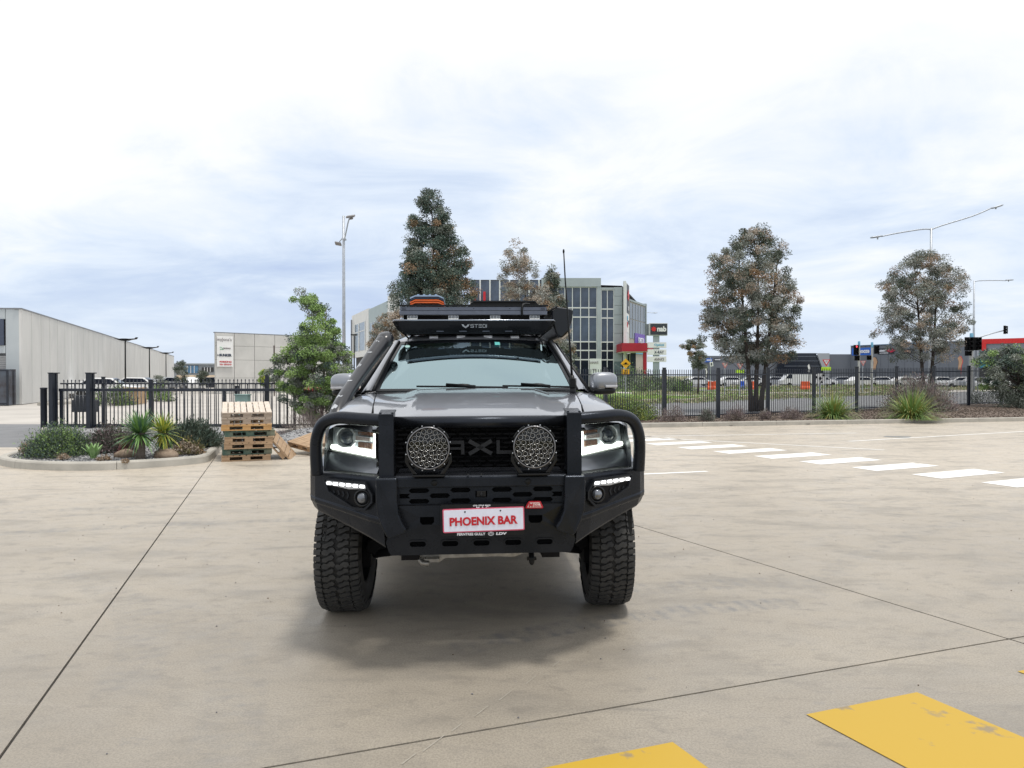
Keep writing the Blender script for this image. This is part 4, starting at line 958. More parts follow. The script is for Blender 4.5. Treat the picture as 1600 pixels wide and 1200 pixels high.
b = MB(); b.prism([(0.236, 0.884), (0.331, 0.884), (0.332, 0.892), (0.318, 0.923), (0.254, 0.923), (0.235, 0.892)], FR(-1.19), 0, 0.012); bd = b.build('maker_badge', M_red, ute, bevel=0.003)
plate('badge_inlay', [(0.245, 0.891), (0.322, 0.891), (0.311, 0.917), (0.259, 0.917)], [], 0.004, mat('badge_cream', (0.75, 0.62, 0.58), 0.4, var=0.1, vs=80), bd, FR(-1.192))
text('badge_letter', 'M', 0.026, 0.021, (0.265, -1.1955, 0.9035), M_red, bd, thick=0.001, bold=0.05, shear=0.2)
text('badge_letter', 'CC', 0.028, 0.012, (0.295, -1.1955, 0.9075), M_red, bd, thick=0.001, bold=0.0, shear=0.25)
b = MB(); b.bb((0.279, -1.196, 0.8985), (0.318, -1.193, 0.9000)); b.bb((0.279, -1.196, 0.8945), (0.318, -1.193, 0.896)); b.build('badge_letter', M_red, bd)
# ---- mirrors
for s in (-1, 1):
    b = MB(); b.blob((s * 1.005, 0.62, 1.545), (0.108, 0.075, 0.078), 20, 3.2, rot=(0, 0, s * R(12)))
    mo = b.build('door_mirror', M_paint, ute)
    b = MB(); b.blob((s * 1.00, 0.605, 1.478), (0.098, 0.066, 0.032), 18, 3.0, rot=(0, 0, s * R(12))); b.build('mirror_underside', M_satin, mo)
    b = MB(); b.box((s * 1.005, 0.70, 1.54), (0.18, 0.01, 0.12)); b.build('mirror_glass', M_chrome, mo)
    b = MB(); b.prism([(s * 0.86, 1.47), (s * 0.94, 1.50), (s * 0.94, 1.46), (s * 0.88, 1.44)], FR(0.62), 0, 0.10); b.build('mirror_arm', M_satin, mo)
    b = MB(); b.box((s * 1.055, 0.548, 1.512), (0.10, 0.02, 0.018), (0, 0, s * R(16))); b.build('mirror_indicator', mat('mirror_lens', (0.45, 0.45, 0.47), 0.2, coat=0.5, var=0.1, vs=40), mo, bevel=0.004)
# ---- snorkel
p = smooth_path([(-0.955, -0.10, 1.24), (-0.955, -0.02, 1.34), (-0.935, 0.12, 1.44), (-0.875, 0.42, 1.60), (-0.80, 0.68, 1.76), (-0.742, 0.86, 1.875)], 6)
b = MB(); n_ = len(p); b.tube(p, [0.055 + 0.005 * math.cos(i / n_ * 6) for i in range(n_)], 18); b.blob((-0.727, 0.885, 1.895), (0.068, 0.085, 0.056), 16, 2.4, rot=(R(30), 0, R(-14)))
b.v = [(-0.86 + (q[0] + 0.86) * 1.0, q[1], q[2]) for q in b.v]
M_snork = mat('snorkel_plastic', (0.014, 0.015, 0.019), 0.30, var=0.08, vs=5, coat=0.25)
sn = b.build('snorkel', M_snork, ute)
sv = Vector(p[-8]) ; 
M_sl = mat('snorkel_print', (0.55, 0.57, 0.60), 0.45, var=0.1, vs=50)
for i, ch in enumerate('SAFARI'):                              # worn lettering running down the tube
    q = Vector(p[-3 - 4 * i]) if 3 + 4 * i <= len(p) else Vector(p[0]); d_ = (Vector(p[-1]) - Vector(p[0])).normalized()
    t_ = text('snorkel_letter', ch, 0.040, 0.030, q + Vector((-0.020, -0.061, 0.020)), M_sl, sn, thick=0.003, bold=0.03, tilt=R(62), rz=R(-20), rx=62)
# ---- aerial
b = MB(); b.tube([(0.700, 0.20, 1.455), (0.700, 0.20, 1.51)], 0.022, 12); b.tube([(0.700, 0.20, 1.51), (0.697, 0.20, 1.56), (0.694, 0.20, 1.60)], [0.026, 0.022, 0.014], 12)
for k in range(7): b.lathe([(0.026, 0), (0.029, 0.004), (0.026, 0.008)], (0.700, 0.20, 1.515 + k * 0.009), (0, 0, 1), 12)
b.tube([(0.694, 0.20, 1.60), (0.675, 0.20, 1.9), (0.648, 0.20, 2.30), (0.638, 0.20, 2.50)], [0.009, 0.007, 0.0052, 0.0045], 8); b.blob((0.6375, 0.20, 2.50), (0.008, 0.008, 0.018), 8); b.build('aerial', M_satin, ute)
# ---- wipers
for x0, x1, px0 in ((-0.45, 0.24, -0.10), (0.20, 0.72, 0.42)):
    b = MB(); pts = [ws(x0 / 0.765, 0.045) + Vector((0, -0.02, 0.016)), ws((x0 + x1) / 1.53, 0.03) + Vector((0, -0.02, 0.018)), ws(x1 / 0.765, 0.02) + Vector((0, -0.02, 0.016))]
    b.tube(pts, 0.007, 6); b.tube([pts[1] + Vector((0, -0.01, 0.01)), pts[1] + Vector((-0.12, -0.015, 0.016)), pts[1] + Vector((0.1, -0.03, 0.0))], 0.012, 8); b.blob(pts[1] + Vector((0, -0.012, 0.01)), (0.07, 0.015, 0.014), 10); b.build('wiper', M_satin, ute)
# ---- roof rack
rk = empty('roof_rack', (0, 0, 0), 0, ute)
for s in (-1, 1):
    for y in (1.30, 2.65):
        b = MB(); b.blob((s * 0.552, y, 1.985), (0.042, 0.07, 0.036), 14, 2.6, rot=(0, s * R(14), 0)); b.bb((s * 0.552 - 0.02, y - 0.03, 1.99), (s * 0.552 + 0.02, y + 0.03, 2.09)); b.build('rack_foot', M_gloss, rk)
    b = MB(); b.bb((s * 0.600 - 0.02, 1.13, 2.112), (s * 0.600 + 0.02, 2.85, 2.172)); b.build('side_rail', M_satin, rk, bevel=0.004)
b = MB(); b.bb((-0.622, 1.10, 2.148), (0.612, 1.13, 2.182)); b.bb((-0.628, 1.095, 2.113), (0.618, 1.13, 2.145)); b.bb((-0.62, 1.11, 2.143), (0.61, 1.13, 2.150)); b.build('front_rail', M_anod, rk, bevel=0.003)
b = MB()
for x in (-0.30, -0.005, 0.30): b.lathe([(0.004, 0), (0.0, -0.003)], (x, 1.10, 2.166), (0, 1, 0), 8)
for x in (-0.59, 0.58): b.bb((x - 0.018, 1.097, 2.156), (x + 0.018, 1.1, 2.159)); b.bb((x - 0.018, 1.097, 2.168), (x + 0.018, 1.1, 2.171))
b.build('rail_bolt', M_void, rk)
b = MB(); b.bb((-0.60, 1.20, 2.07), (0.60, 1.24, 2.112)); b.build('lower_beam', M_void, rk)
b = MB(); b.bb((-0.625, 1.09, 2.186), (0.625, 1.12, 2.198)); b.build('front_lip', M_satin, rk)
for k in range(9):
    b = MB(); b.bb((-0.60, 1.22 + k * 0.19, 2.172), (0.60, 1.30 + k * 0.19, 2.186)); b.build('rack_slat', M_satin, rk, bevel=0.003)
b = MB(); b.prism([(-0.055, 2.200), (-0.045, 2.212), (0.0, 2.24), (0.53, 2.24), (0.56, 2.212), (0.62, 2.210), (0.62, 2.199), (-0.055, 2.199)], FR(1.24), 0, 0.8); b.build('solar_panel', M_satin, rk)
b = MB(); b.bb((-0.03, 1.22, 2.236), (0.53, 1.25, 2.246)); b.build('panel_edge', M_gloss, rk)
for x in (-0.52, -0.177, 0.175, 0.51):
    b = MB(); b.bb((x - 0.043, 1.10, 2.078), (x + 0.043, 1.14, 2.108)); wl = b.build('camp_light', M_galv, rk, bevel=0.004)
    b = MB(); b.bb((x - 0.042, 1.094, 2.074), (x + 0.042, 1.10, 2.083)); b.build('lens_strip', M_white, wl)
    for k in (-1, 0, 1): MB().lathe([(0.010, -0.002), (0.008, 0.001), (0.0, 0.004)], (x + k * 0.027, 1.098, 2.095), (0, 1, 0), 10).build('lamp_eye', M_void, wl)
b = MB(); b.tube(smooth_path([(0.405, 1.09, 2.10), (0.40, 1.08, 2.14), (0.405, 1.085, 2.18), (0.42, 1.11, 2.205), (0.47, 1.16, 2.21)], 5), 0.009, 8); b.build('cable', M_satin, rk)
# light bar housing
b = MB(); fb = lambda u, v, w_: (u, 1.07 + w_ + 0.35 * (2.06 - v), v)
b.prism([(-0.665, 2.060), (0.665, 2.060), (0.600, 1.965), (0.575, 1.952), (-0.575, 1.952), (-0.600, 1.965)], fb, 0, 0.012); b.build('light_bar_face', M_gloss, rk, bevel=0.003)
b = MB(); b.bb((-0.66, 1.085, 2.0565), (0.66, 1.20, 2.060)); b.bb((-0.55, 1.13, 1.955), (0.55, 1.20, 2.05)); b.bb((-0.60, 1.28, 1.955), (0.60, 1.30, 2.11)); b.build('light_bar_body', M_void, rk)
b = MB(); b.tube([(-0.682, 1.075, 2.055), (-0.667, 1.065, 2.066), (0.667, 1.065, 2.066), (0.682, 1.075, 2.055)], 0.006, 8); b.build('light_bar_lip', mat('edge_polish', (0.35, 0.38, 0.44), 0.25, metal=0.9, rvar=0.05, vs=20), rk)
for x in (-0.29, -0.097, 0.097, 0.29): b = MB(); b.prism(rrect(x, 1.975, 0.062, 0.008, 0.0038, 3), fb, -0.003, 0); b.build('lit_slot', M_anod, rk)  # raised grey strips stand in for light coming through the housing slots
for s in (-1, 1):
    b = MB(); b.prism([(s * 0.665, 2.058), (s * 0.685, 2.055), (s * 0.66, 2.01), (s * 0.61, 1.97), (s * 0.60, 1.975)], fb, -0.002, 0.10)
    b.tube([(s * 0.65, 1.10, 2.0), (s * 0.60, 1.20, 1.96), (s * 0.565, 1.26, 1.925)], 0.007, 6); b.lathe([(0.012, 0), (0.012, -0.006), (0, -0.007)], (s * 0.652, 1.085, 2.022), (0, 1, 0), 10); b.build('end_bracket', M_satin, rk)
# maker's name: hand-built letters
b = MB(); FL = FR(0.0)
def seg(x0, z0, x1, z1, t=0.0042):
    a = Vector((x0, z0)); c = Vector((x1, z1)); d = (c - a).normalized(); n = Vector((-d.y, d.x)) * t / 2
    b.prism([tuple(a - n - d * t / 2), tuple(c - n + d * t / 2), tuple(c + n + d * t / 2), tuple(a + n - d * t / 2)], fb, -0.0025, 0)
def stedi(x, zc_, w_=0.024, h=0.0120):
    z0, z1 = zc_ - h, zc_ + h; x0 = x
    seg(x0, z1, x0 + w_, z1); seg(x0, zc_, x0 + w_, zc_); seg(x0, z0, x0 + w_, z0); seg(x0, zc_, x0, z1); seg(x0 + w_, z0, x0 + w_, zc_); x0 += 0.034
    seg(x0, z1, x0 + w_, z1); seg(x0 + w_ / 2, z0, x0 + w_ / 2, z1); x0 += 0.034
    seg(x0, z1, x0 + w_, z1); seg(x0, zc_, x0 + w_, zc_); seg(x0, z0, x0 + w_, z0); x0 += 0.034
    seg(x0, z1, x0 + w_ - .004, z1); seg(x0, z0, x0 + w_ - .004, z0); seg(x0, z0, x0, z1); seg(x0 + w_, z0 + .004, x0 + w_, z1 - .004); x0 += 0.032
    seg(x0, z0, x0, z1)
stedi(-0.032, 2.019)
cxl = -0.075
b.prism([(cxl - 0.034, 2.034), (cxl - 0.016, 2.030), (cxl - 0.010, 2.020), (cxl, 2.014), (cxl + 0.010, 2.020), (cxl + 0.016, 2.030), (cxl + 0.034, 2.034), (cxl + 0.026, 2.018), (cxl + 0.012, 2.008), (cxl, 2.000), (cxl - 0.012, 2.008), (cxl - 0.026, 2.018)], fb, -0.0025, 0)
b.build('light_bar_lettering', mat('logo_grey', (0.42, 0.44, 0.48), 0.4, var=0.05, vs=40), rk)
# awning bag on the viewer's right of the rack
b = MB(); aw = [(0.66, 2.155), (0.70, 2.185), (0.80, 2.172), (0.845, 2.16), (0.835, 2.06), (0.80, 1.97), (0.74, 1.915), (0.70, 1.94), (0.66, 2.06)]
b.prism(aw, FR(1.12), 0, 2.05); a_ = b.build('awning_bag', mat('pvc_bag', (0.012, 0.014, 0.022), 0.38, bump=0.3, bs=14, var=0.2, vs=6), ute, bevel=0.018)
b = MB(); b.prism([(u * 0.94 + 0.045, v * 0.94 + 0.123) for u, v in aw], FR(1.105), 0, 0.012); b.build('bag_end', M_gloss, a_, bevel=0.006)
b = MB(); b.bb((0.60, 1.2, 2.12), (0.68, 1.24, 2.16)); b.bb((0.60, 2.6, 2.12), (0.68, 2.64, 2.16)); b.tube([(0.62, 1.12, 2.13), (0.66, 1.10, 2.16), (0.70, 1.11, 2.185)], 0.010, 6); b.build('awning_bracket', M_satin, a_)
b = MB(); b.prism([(0.735, 1.912), (0.80, 1.962), (0.83, 2.0), (0.81, 1.955), (0.75, 1.905)], FR(1.10), 0, 0.05); b.build('bag_trim', mat('tan_trim', (0.36, 0.30, 0.24), 0.6, var=0.1, vs=20), a_)
# ---- traction boards (strapped on the rack: things of their own)
M_or = mat('traction_orange', (0.75, 0.13, 0.02), 0.5, var=0.1, vs=20); M_bl = mat('traction_blue_grey', (0.30, 0.40, 0.55), 0.5, var=0.1, vs=20); M_nv = mat('traction_navy', (0.02, 0.03, 0.06), 0.5, var=0.1, vs=20)
UM = Matrix.Translation(ute.location) @ ute.rotation_euler.to_matrix().to_4x4()
for k, (mm, lb) in enumerate(((M_or, 'lowest orange traction board in the stack on the roof rack'), (M_or, 'second orange traction board of the stack on the roof rack'), (M_nv, 'dark navy traction board between the orange ones and the top one'), (M_bl, 'pale blue-grey traction board topmost of its stack on the roof rack'))):
    z0 = 2.198 + k * 0.0185; hw = 0.142; cx = -0.402
    up = [(cx - hw, z0), (cx - hw + 0.045, z0 + 0.020), (cx + hw - 0.045, z0 + 0.020), (cx + hw, z0), (cx + hw, z0 + 0.012), (cx + hw - 0.045, z0 + 0.032), (cx - hw + 0.045, z0 + 0.032), (cx - hw, z0 + 0.012)]
    b = MB(); b.prism([(u, v) for u, v in up], FR(1.16), 0, 1.1)
    if k == 3:
        for j in range(4):
            for i in range(8): b.box((cx - 0.075 + j * 0.05, 1.2 + i * 0.13, z0 + 0.036), (0.016, 0.03, 0.012))
    b.v = [tuple(UM @ Vector(q)) for q in b.v]
    o = b.build('traction_board', mm); tag(o, lb, 'traction board', 'traction boards on the roof rack')
# ================================================================ FENCES
_pk = {}
def picket_mesh(h, kind='spear', r=0.0125, n=6):
    key = (round(h, 2), kind, r)
    if key in _pk: return _pk[key]
    b = MB(); pr_ = [(r, 0), (r, h - 0.06)]
    pr_ += [(r * 1.0, h - 0.06), (r * 1.5, h - 0.045), (r * 1.3, h - 0.028), (0.0, h)] if kind == 'spear' else [(r, h - 0.01), (0.0, h + 0.012)]
    b.lathe(pr_, n=n); o = b.build('picket', M_fence); me = o.data; bpy.data.objects.remove(o); _pk[key] = me; return me
def picket(me, loc, parent):
    o = bpy.data.objects.new('picket', me); C.objects.link(o); o.parent = parent; o.location = loc
def post(parent, x, y, z0, z1, w_=0.075):
    b = MB(); b.bb((x - w_ / 2, y - w_ / 2, z0 - 0.1), (x + w_ / 2, y + w_ / 2, z1)); b.bb((x - w_ / 2 - 0.008, y - w_ / 2 - 0.008, z1), (x + w_ / 2 + 0.008, y + w_ / 2 + 0.008, z1 + 0.022))
    b.build('post', M_fence, parent, bevel=0.004)
def rail(parent, a, c, w_=0.04, h=0.04):
    a = Vector(a); c = Vector(c); d = c - a; L_ = d.length; rot = Matrix.Rotation(math.atan2(d.y, d.x), 3, 'Z') @ Matrix.Rotation(-math.asin(d.z / L_), 3, 'Y')
    b = MB(); b.box((a + c) / 2, (L_, w_, h), rot); b.build('rail', M_fence, parent)
# right-hand fence
fr_ = empty('steel_fence'); tag(fr_, 'long navy steel picket fence across the right side of the yard behind the garden kerb', 'fence')
def fz(n): return 0.03 + 0.028 * max(0, n)
for n in range(-4, 9):
    x, y = 7.42 + 2.157 * n, 26.5 + 1.052 * n; z = fz(n); post(fr_, x, y, z - 0.1, z + 1.83, 0.11)
    if n == 8: break
    x2, y2, z2 = 7.42 + 2.157 * (n + 1), 26.5 + 1.052 * (n + 1), fz(n + 1)
    zz = (z + z2) / 2
    rail(fr_, (x, y, zz + 1.60), (x2, y2, zz + 1.60)); rail(fr_, (x, y, zz + 0.16), (x2, y2, zz + 0.16))
    me = picket_mesh(1.74, 'flat', 0.0125)
    for k in range(1, 25):
        t = k / 25; picket(me, (x + (x2 - x) * t, y + (y2 - y) * t, zz + 0.04), fr_)
# left-hand fence with its sliding gate
fl = empty('steel_fence'); tag(fl, 'navy steel fence with speared pickets behind the gravel island and pallets', 'fence')
posts = [(-12.10, 21.3, 1.24), (-10.45, 21.3, 1.47), (-7.05, 21.2, 1.60), (-5.1, 21.2, 1.55), (-2.9, 21.3, 1.55)]
for x, y, h in posts[1:]: post(fl, x, y, 0, h, 0.10)
post(fl, -12.05, 21.7, 0, 1.55, 0.08); post(fl, -8.1, 21.7, 0, 1.28, 0.11)
rail(fl, (-13.1, 21.35, 1.37), (-2.9, 21.35, 1.37)); rail(fl, (-13.1, 21.35, 0.18), (-2.9, 21.35, 0.18))
me = picket_mesh(1.40, 'spear', 0.0135)
k = 0; x = -13.0
while x < -2.95:
    picket(me, (x, 21.35, 0.09 + 0.04 * (x + 13) / 10), fl); x += 0.112
gate = empty('sliding_gate'); tag(gate, 'navy sliding gate with a thick top beam in front of the fence behind the island', 'gate')
M_ = gate
b = MB(); b.bb((-12.9, 20.93, 1.155), (-6.15, 21.03, 1.235)); b.build('top_beam', M_fence, gate, bevel=0.005)
b = MB(); b.bb((-12.9, 20.95, 0.10), (-6.15, 21.01, 0.20)); b.build('bottom_beam', M_fence, gate, bevel=0.005)
for x in (-12.85, -10.3, -8.2, -6.2): post(gate, x, 20.98, 0.15, 1.15, 0.07)
me = picket_mesh(1.24, 'spear', 0.017)
x = -12.75
while x < -6.2:
    picket(me, (x, 21.08, 0.16), gate); x += 0.225
def portal(x, lb):
    e_ = empty('gate_guide_post', (x, 20.75, 0)); tag(e_, lb, 'gate post', 'tall guide posts of the sliding gate')
    for dx, dy, w_ in ((0.0, 0.0, 0.115), (0.0, 0.17, 0.09)):
        b = MB(); b.bb((dx - w_ / 2, dy - w_ / 2, 0), (dx + w_ / 2, dy + w_ / 2, 1.66)); b.build('post', M_fence, e_, bevel=0.005)
    b = MB(); b.box((0.0, 0.10, 1.675), (0.15, 0.34, 0.03)); b.build('cap', M_fence, e_, bevel=0.006)
portal(-12.98, 'tall navy gate guide post at the left end of the fence'); portal(-11.93, 'tall navy gate guide post one bay in from the end of the fence')
b = MB(); b.lathe([(0.085, 0), (0.085, 1.22), (0.095, 1.225), (0.095, 1.26), (0.0, 1.27)], n=20); o = b.build('round_post', M_fence, loc=(-13.30, 20.9, 0)); tag(o, 'short round navy post standing left of the first tall gate post', 'post')
b = MB(); b.bb((-0.36, -0.1, 0.62), (0.36, 0.1, 0.98)); b.bb((-0.30, -0.1, 0.98), (0.22, 0.1, 1.12)); o = b.build('gate_motor', mat('motor_box', (0.04, 0.045, 0.055), 0.6, var=0.2, vs=9), loc=(-12.7, 21.9, -0.1), bevel=0.01)
for s in (-0.28, 0.28): b = MB(); b.bb((s - 0.03, -0.03, 0.1), (s + 0.03, 0.03, 0.62)); b.build('leg', M_fence, o)
tag(o, 'dark box on legs behind the fence between the two tall gate posts', 'gate motor')

# ================================================================ PALLETS
M_wd = [mat('pallet_pine', (0.28, 0.185, 0.11), 0.8, col2=(0.46, 0.32, 0.20), vs=3, stretch=(1, 9, 9), detail=8, bump=0.3, bs=40), mat('pallet_grey_pine', (0.30, 0.24, 0.19), 0.85, col2=(0.46, 0.39, 0.32), vs=3, stretch=(1, 9, 9), detail=8, bump=0.3, bs=40), mat('pallet_green', (0.015, 0.075, 0.062), 0.7, col2=(0.17, 0.18, 0.13), vs=4, detail=8, bump=0.3, bs=30), mat('pallet_yellow', (0.44, 0.24, 0.09), 0.8, col2=(0.52, 0.34, 0.16), vs=3, stretch=(1, 9, 9), detail=8)]
M_pw = mat('sun_bleached_slat', (0.52, 0.44, 0.36), 0.85, col2=(0.64, 0.57, 0.50), vs=4, stretch=(9, 1, 9), detail=8)
def pallet(loc, rot, m, top, label, wd=1.0, dp=1.15, grp='pallets in the stack beside the island'):
    e_ = empty('wooden_pallet', loc); e_.rotation_euler = rot; tag(e_, label, 'pallet', grp)
    def pc(nm, lo, hi, mm, bev=0.003):
        b = MB(); b.bb(lo, hi); o = b.build(nm, mm, e_, bevel=bev, seg=1); return o
    for i, y in enumerate((0.0, dp / 2 - 0.05, dp - 0.10)):
        pc('bottom_board', (-wd / 2, y, 0.0), (wd / 2, y + 0.10, 0.018), m)
        for x in (-wd / 2, -0.0725, wd / 2 - 0.145): pc('block', (x + random.uniform(-.004, .004), y + random.uniform(0, .006), 0.018), (x + 0.145, y + 0.10, 0.080), m)
        pc('stringer', (-wd / 2, y, 0.080), (wd / 2, y + 0.10, 0.096), m)
    n = 8
    for k in range(n):
        x = -wd / 2 + k * (wd - 0.095) / (n - 1) + random.uniform(-0.006, 0.006)
        pc('slat', (x, random.uniform(-.006, .006), 0.096), (x + 0.095, dp + random.uniform(-.01, .01), 0.113), top)
    return e_
names = ['bottom pallet of the stack, bare orange pine', 'green-blocked pallet second from the bottom of the stack', 'bare pine pallet above the lower green one in the stack', 'bare pine pallet directly under the upper green one in the stack', 'green-blocked pallet halfway up the stack', 'yellowish pine pallet directly above the upper green one', 'weathered pallet second from the top of the stack', 'sun-bleached topmost pallet of the stack']
mats_ = [M_wd[0], M_wd[2], M_wd[0], M_wd[0], M_wd[2], M_wd[3], M_wd[1], M_wd[1]]
pc_ = (-4.96, 13.78)
for k in range(8):
    dx = [(-.02), -.01, 0.03, 0.03, 0.045, 0.0, -0.01, -0.005][k]; dy = [0.0, .03, -.02, 0, .02, -.03, 0, .02][k]
    t = R([0, 0, 0, 0, 0, 2.0, 4.5, 8.0][k])
    pallet((pc_[0] + dx, pc_[1] + dy, 0.002 + k * 0.1145), (t, 0, R(21 + [0, 1, -1, 0, 2, -1, 1, 0][k])), mats_[k], M_pw if k == 7 else mats_[k], names[k], wd=[0.87, .88, .86, .86, .89, .89, .88, 0.88][k])
pallet((-4.42, 14.0, 0.06), (R(8), R(50), R(20)), M_wd[0], M_wd[0], 'pine pallet leaning on edge against the right side of the stack', wd=0.85, dp=0.95, grp='loose pallets right of the stack')
pallet((-4.30, 14.9, 0.10), (R(14), R(6), R(-38)), M_wd[0], M_wd[0], 'broken pine pallet lying tilted between the leaning pallet and the heap', wd=0.8, dp=0.8, grp='loose pallets right of the stack')
pallet((-3.95, 15.6, 0.10), (R(12), R(-4), R(-26)), M_wd[3], M_wd[3], 'pine pallet lying nearest the truck in front of the gravel heap', wd=0.7, dp=0.6, grp='loose pallets right of the stack')
o = MB().bb((-0.16, -0.12, 0), (0.16, 0.12, 1.10)).build('service_pillar', mat('service_green', (0.20, 0.30, 0.28), 0.6, var=0.12, vs=8), loc=(-6.84, 18.7, 0), bevel=0.012); tag(o, 'pale green electrical service cabinet behind the pallet stack', 'cabinet')
b = MB(); b.bb((-0.175, -0.135, 1.10), (0.175, 0.135, 1.13)); b.build('lid', mat('service_green', (0.20, 0.30, 0.28), 0.6), o, bevel=0.006); MB().bb((-0.10, -0.125, 0.93), (-0.03, -0.121, 0.95)).build('label_plate', M_white, o)

# ================================================================ VEGETATION
def leafmat(name, c1, c2, vs=1.2, tr=0.25):
    m = mat(name, c1, 0.55, col2=c2, vs=vs, detail=6, spec=0.35)
    m.node_tree.nodes['Principled BSDF'].inputs['Subsurface Weight'].default_value = 0.0
    return m
M_bark = mat('bark_dark', (0.035, 0.028, 0.024), 0.9, col2=(0.085, 0.068, 0.058), vs=6, stretch=(6, 6, 1), detail=8, bump=0.6, bs=20)
M_barkg = mat('bark_grey', (0.10, 0.085, 0.07), 0.9, col2=(0.18, 0.15, 0.125), vs=6, stretch=(6, 6, 1), detail=8, bump=0.6, bs=20)
def leaves(Cn, Dn, ln, wd, rs=rng):
    """diamond leaves at centres Cn with directions Dn"""
    n = len(Cn); D_ = Dn / np.linalg.norm(Dn, axis=1, keepdims=True)
    r_ = rs.normal(size=(n, 3)); S = np.cross(D_, r_); S /= np.linalg.norm(S, axis=1, keepdims=True) + 1e-9
    l = (ln * rs.uniform(0.6, 1.25, (n, 1))) / 2; w_ = (wd * rs.uniform(0.7, 1.2, (n, 1))) / 2
    V = np.stack([Cn - D_ * l, Cn + S * w_, Cn + D_ * l, Cn - S * w_], 1).reshape(-1, 3)
    return V, np.arange(n * 4).reshape(n, 4)
def tree(name, label, x, y, z0, prof, nclump, nleaf, ln, wd, mats, mw, trunks=((0, 0, 0),), tr_r=0.09, seed=1, crown_z0=None, group=None, cs=0.30, lumps=0.22, droop=0.4, bark=None, gaps=0.0, bases=None, cat='tree'):
    """prof: list of (z, radius, x offset) of the crown outline, z above z0"""
    rs = np.random.default_rng(seed); rd = random.Random(seed)
    e_ = empty(name, (x, y, z0)); tag(e_, label, cat, group)
    zs = np.array([p[0] for p in prof]); rr = np.array([p[1] for p in prof]); xo = np.array([p[2] if len(p) > 2 else 0 for p in prof])
    zt = rs.uniform(0, 1, nclump * 6) * (zs[-1] - zs[0]) + zs[0]; R0 = np.interp(zt, zs, rr); keep = rs.uniform(0, 1, len(zt)) < (R0 / rr.max()) ** 1.3 + 0.04
    zt = zt[keep][:nclump]; R0 = R0[keep][:nclump]; n = len(zt)
    th = rs.uniform(0, 2 * np.pi, n)
    ph = rs.uniform(0, 6.28, 4)
    Rl = R0 * (1 + lumps * (np.sin(3 * th + ph[0] + zt * 1.1) * 0.5 + np.sin(5 * th + ph[1] - zt * 2.1) * 0.35 + np.sin(2 * th + zt * 3.0 + ph[2]) * 0.3))
    rad = Rl * np.sqrt(rs.uniform(0.06, 1.0, n))
    cx = rad * np.cos(th) + np.interp(zt, zs, xo); cy = rad * np.sin(th)
    CC = np.stack([cx, cy, zt], 1)
    if gaps > 0:
        nz = np.array([mnoise.noise(Vector((c[0] * 0.9, c[1] * 0.9, c[2] * 0.9 + seed * 7.3))) for c in CC]); CC = CC[nz > -0.42 + gaps * 0.5]; n = len(CC)
    per = max(4, nleaf // n); sz = cs * rs.uniform(0.6, 1.35, (n, 1, 1)) * np.array([1, 1, 0.75])[None, None]
    off = rs.normal(size=(n, per, 3)); off = off / (np.linalg.norm(off, axis=2, keepdims=True) + 1e-9) * rs.uniform(0.15, 1, (n, per, 1)) ** 0.6 * sz
    Lc = (CC[:, None, :] + off).reshape(-1, 3); dr = off.reshape(-1, 3) / cs + rs.normal(size=(n * per, 3)) * 0.7; dr[:, 2] -= droop
    V, Q = leaves(Lc, dr, ln, wd, rs)
    # each spray of leaves has one age/kind of leaf, with some mixing
    base = rs.choice(len(mats), n, p=mw)
    if len(mats) > 2:                                   # new growth (last material) sits at the outside and top
        outer = (np.sqrt(CC[:, 0] ** 2 + CC[:, 1] ** 2) / (np.interp(CC[:, 2], zs, rr) + 0.1)) * 0.6 + (CC[:, 2] - zs[0]) / (zs[-1] - zs[0]) * 0.6
        base = np.where((base == len(mats) - 1) & (outer < 0.55), 0, base)
    mi = np.repeat(base, per); sw = rs.uniform(0, 1, len(mi)) < 0.08; mi = np.where(sw, rs.integers(0, len(mats), len(mi)), mi)
    cr = np_mesh('crown', V, Q, mats, mi, e_); tag(cr, kind='stuff'); del cr['kind']
    b = MB(); bk = bark or M_bark
    tips = []
    for bx, by, lean in trunks:
        top = zs[-1] * 0.88; pts = []
        for k in range(9):
            t = k / 8; pts.append(Vector((bx * (1 - t * 0) + lean * t ** 1.0 + 0.05 * math.sin(3.1 * t + bx * 9), by * (1 - t) + 0.04 * math.sin(4 * t + seed), top * t)))
        b.tube(pts, [tr_r * (1 - 0.86 * k / 8) * (1.25 if k == 0 else 1) for k in range(9)], 9); tips.append(pts)
    b.build('trunk', bk, e_)
    lb = MB(); sel = list(range(n)); rd.shuffle(sel)
    for i in sel[:min(n, 90)]:
        c = Vector(CC[i]); tp = min(tips, key=lambda P_: (P_[4] - c).length); h = max(zs[0] * 0.55, c.z - 0.35 * (Vector((c.x, c.y)).length) - 0.25)
        tt = min(1, h / (zs[-1] * 0.88)) * 8; k = min(7, int(tt)); a = tp[k].lerp(tp[k + 1], tt - k)
        m_ = a.lerp(c, 0.5) + Vector((rd.uniform(-.08, .08), rd.uniform(-.08, .08), -0.06)); r0 = tr_r * 0.20
        lb.tube([a, m_, c], [r0, r0 * 0.6, r0 * 0.22], 4, caps=False)
    lb.build('limbs', bk, e_)
    return e_
Gd = leafmat('leaf_dark_green', (0.058, 0.080, 0.058), (0.108, 0.131, 0.094)); Gm = leafmat('leaf_grey_green', (0.178, 0.203, 0.172), (0.276, 0.295, 0.253)); Gp = leafmat('leaf_pale_grey', (0.269, 0.279, 0.253), (0.377, 0.382, 0.351))
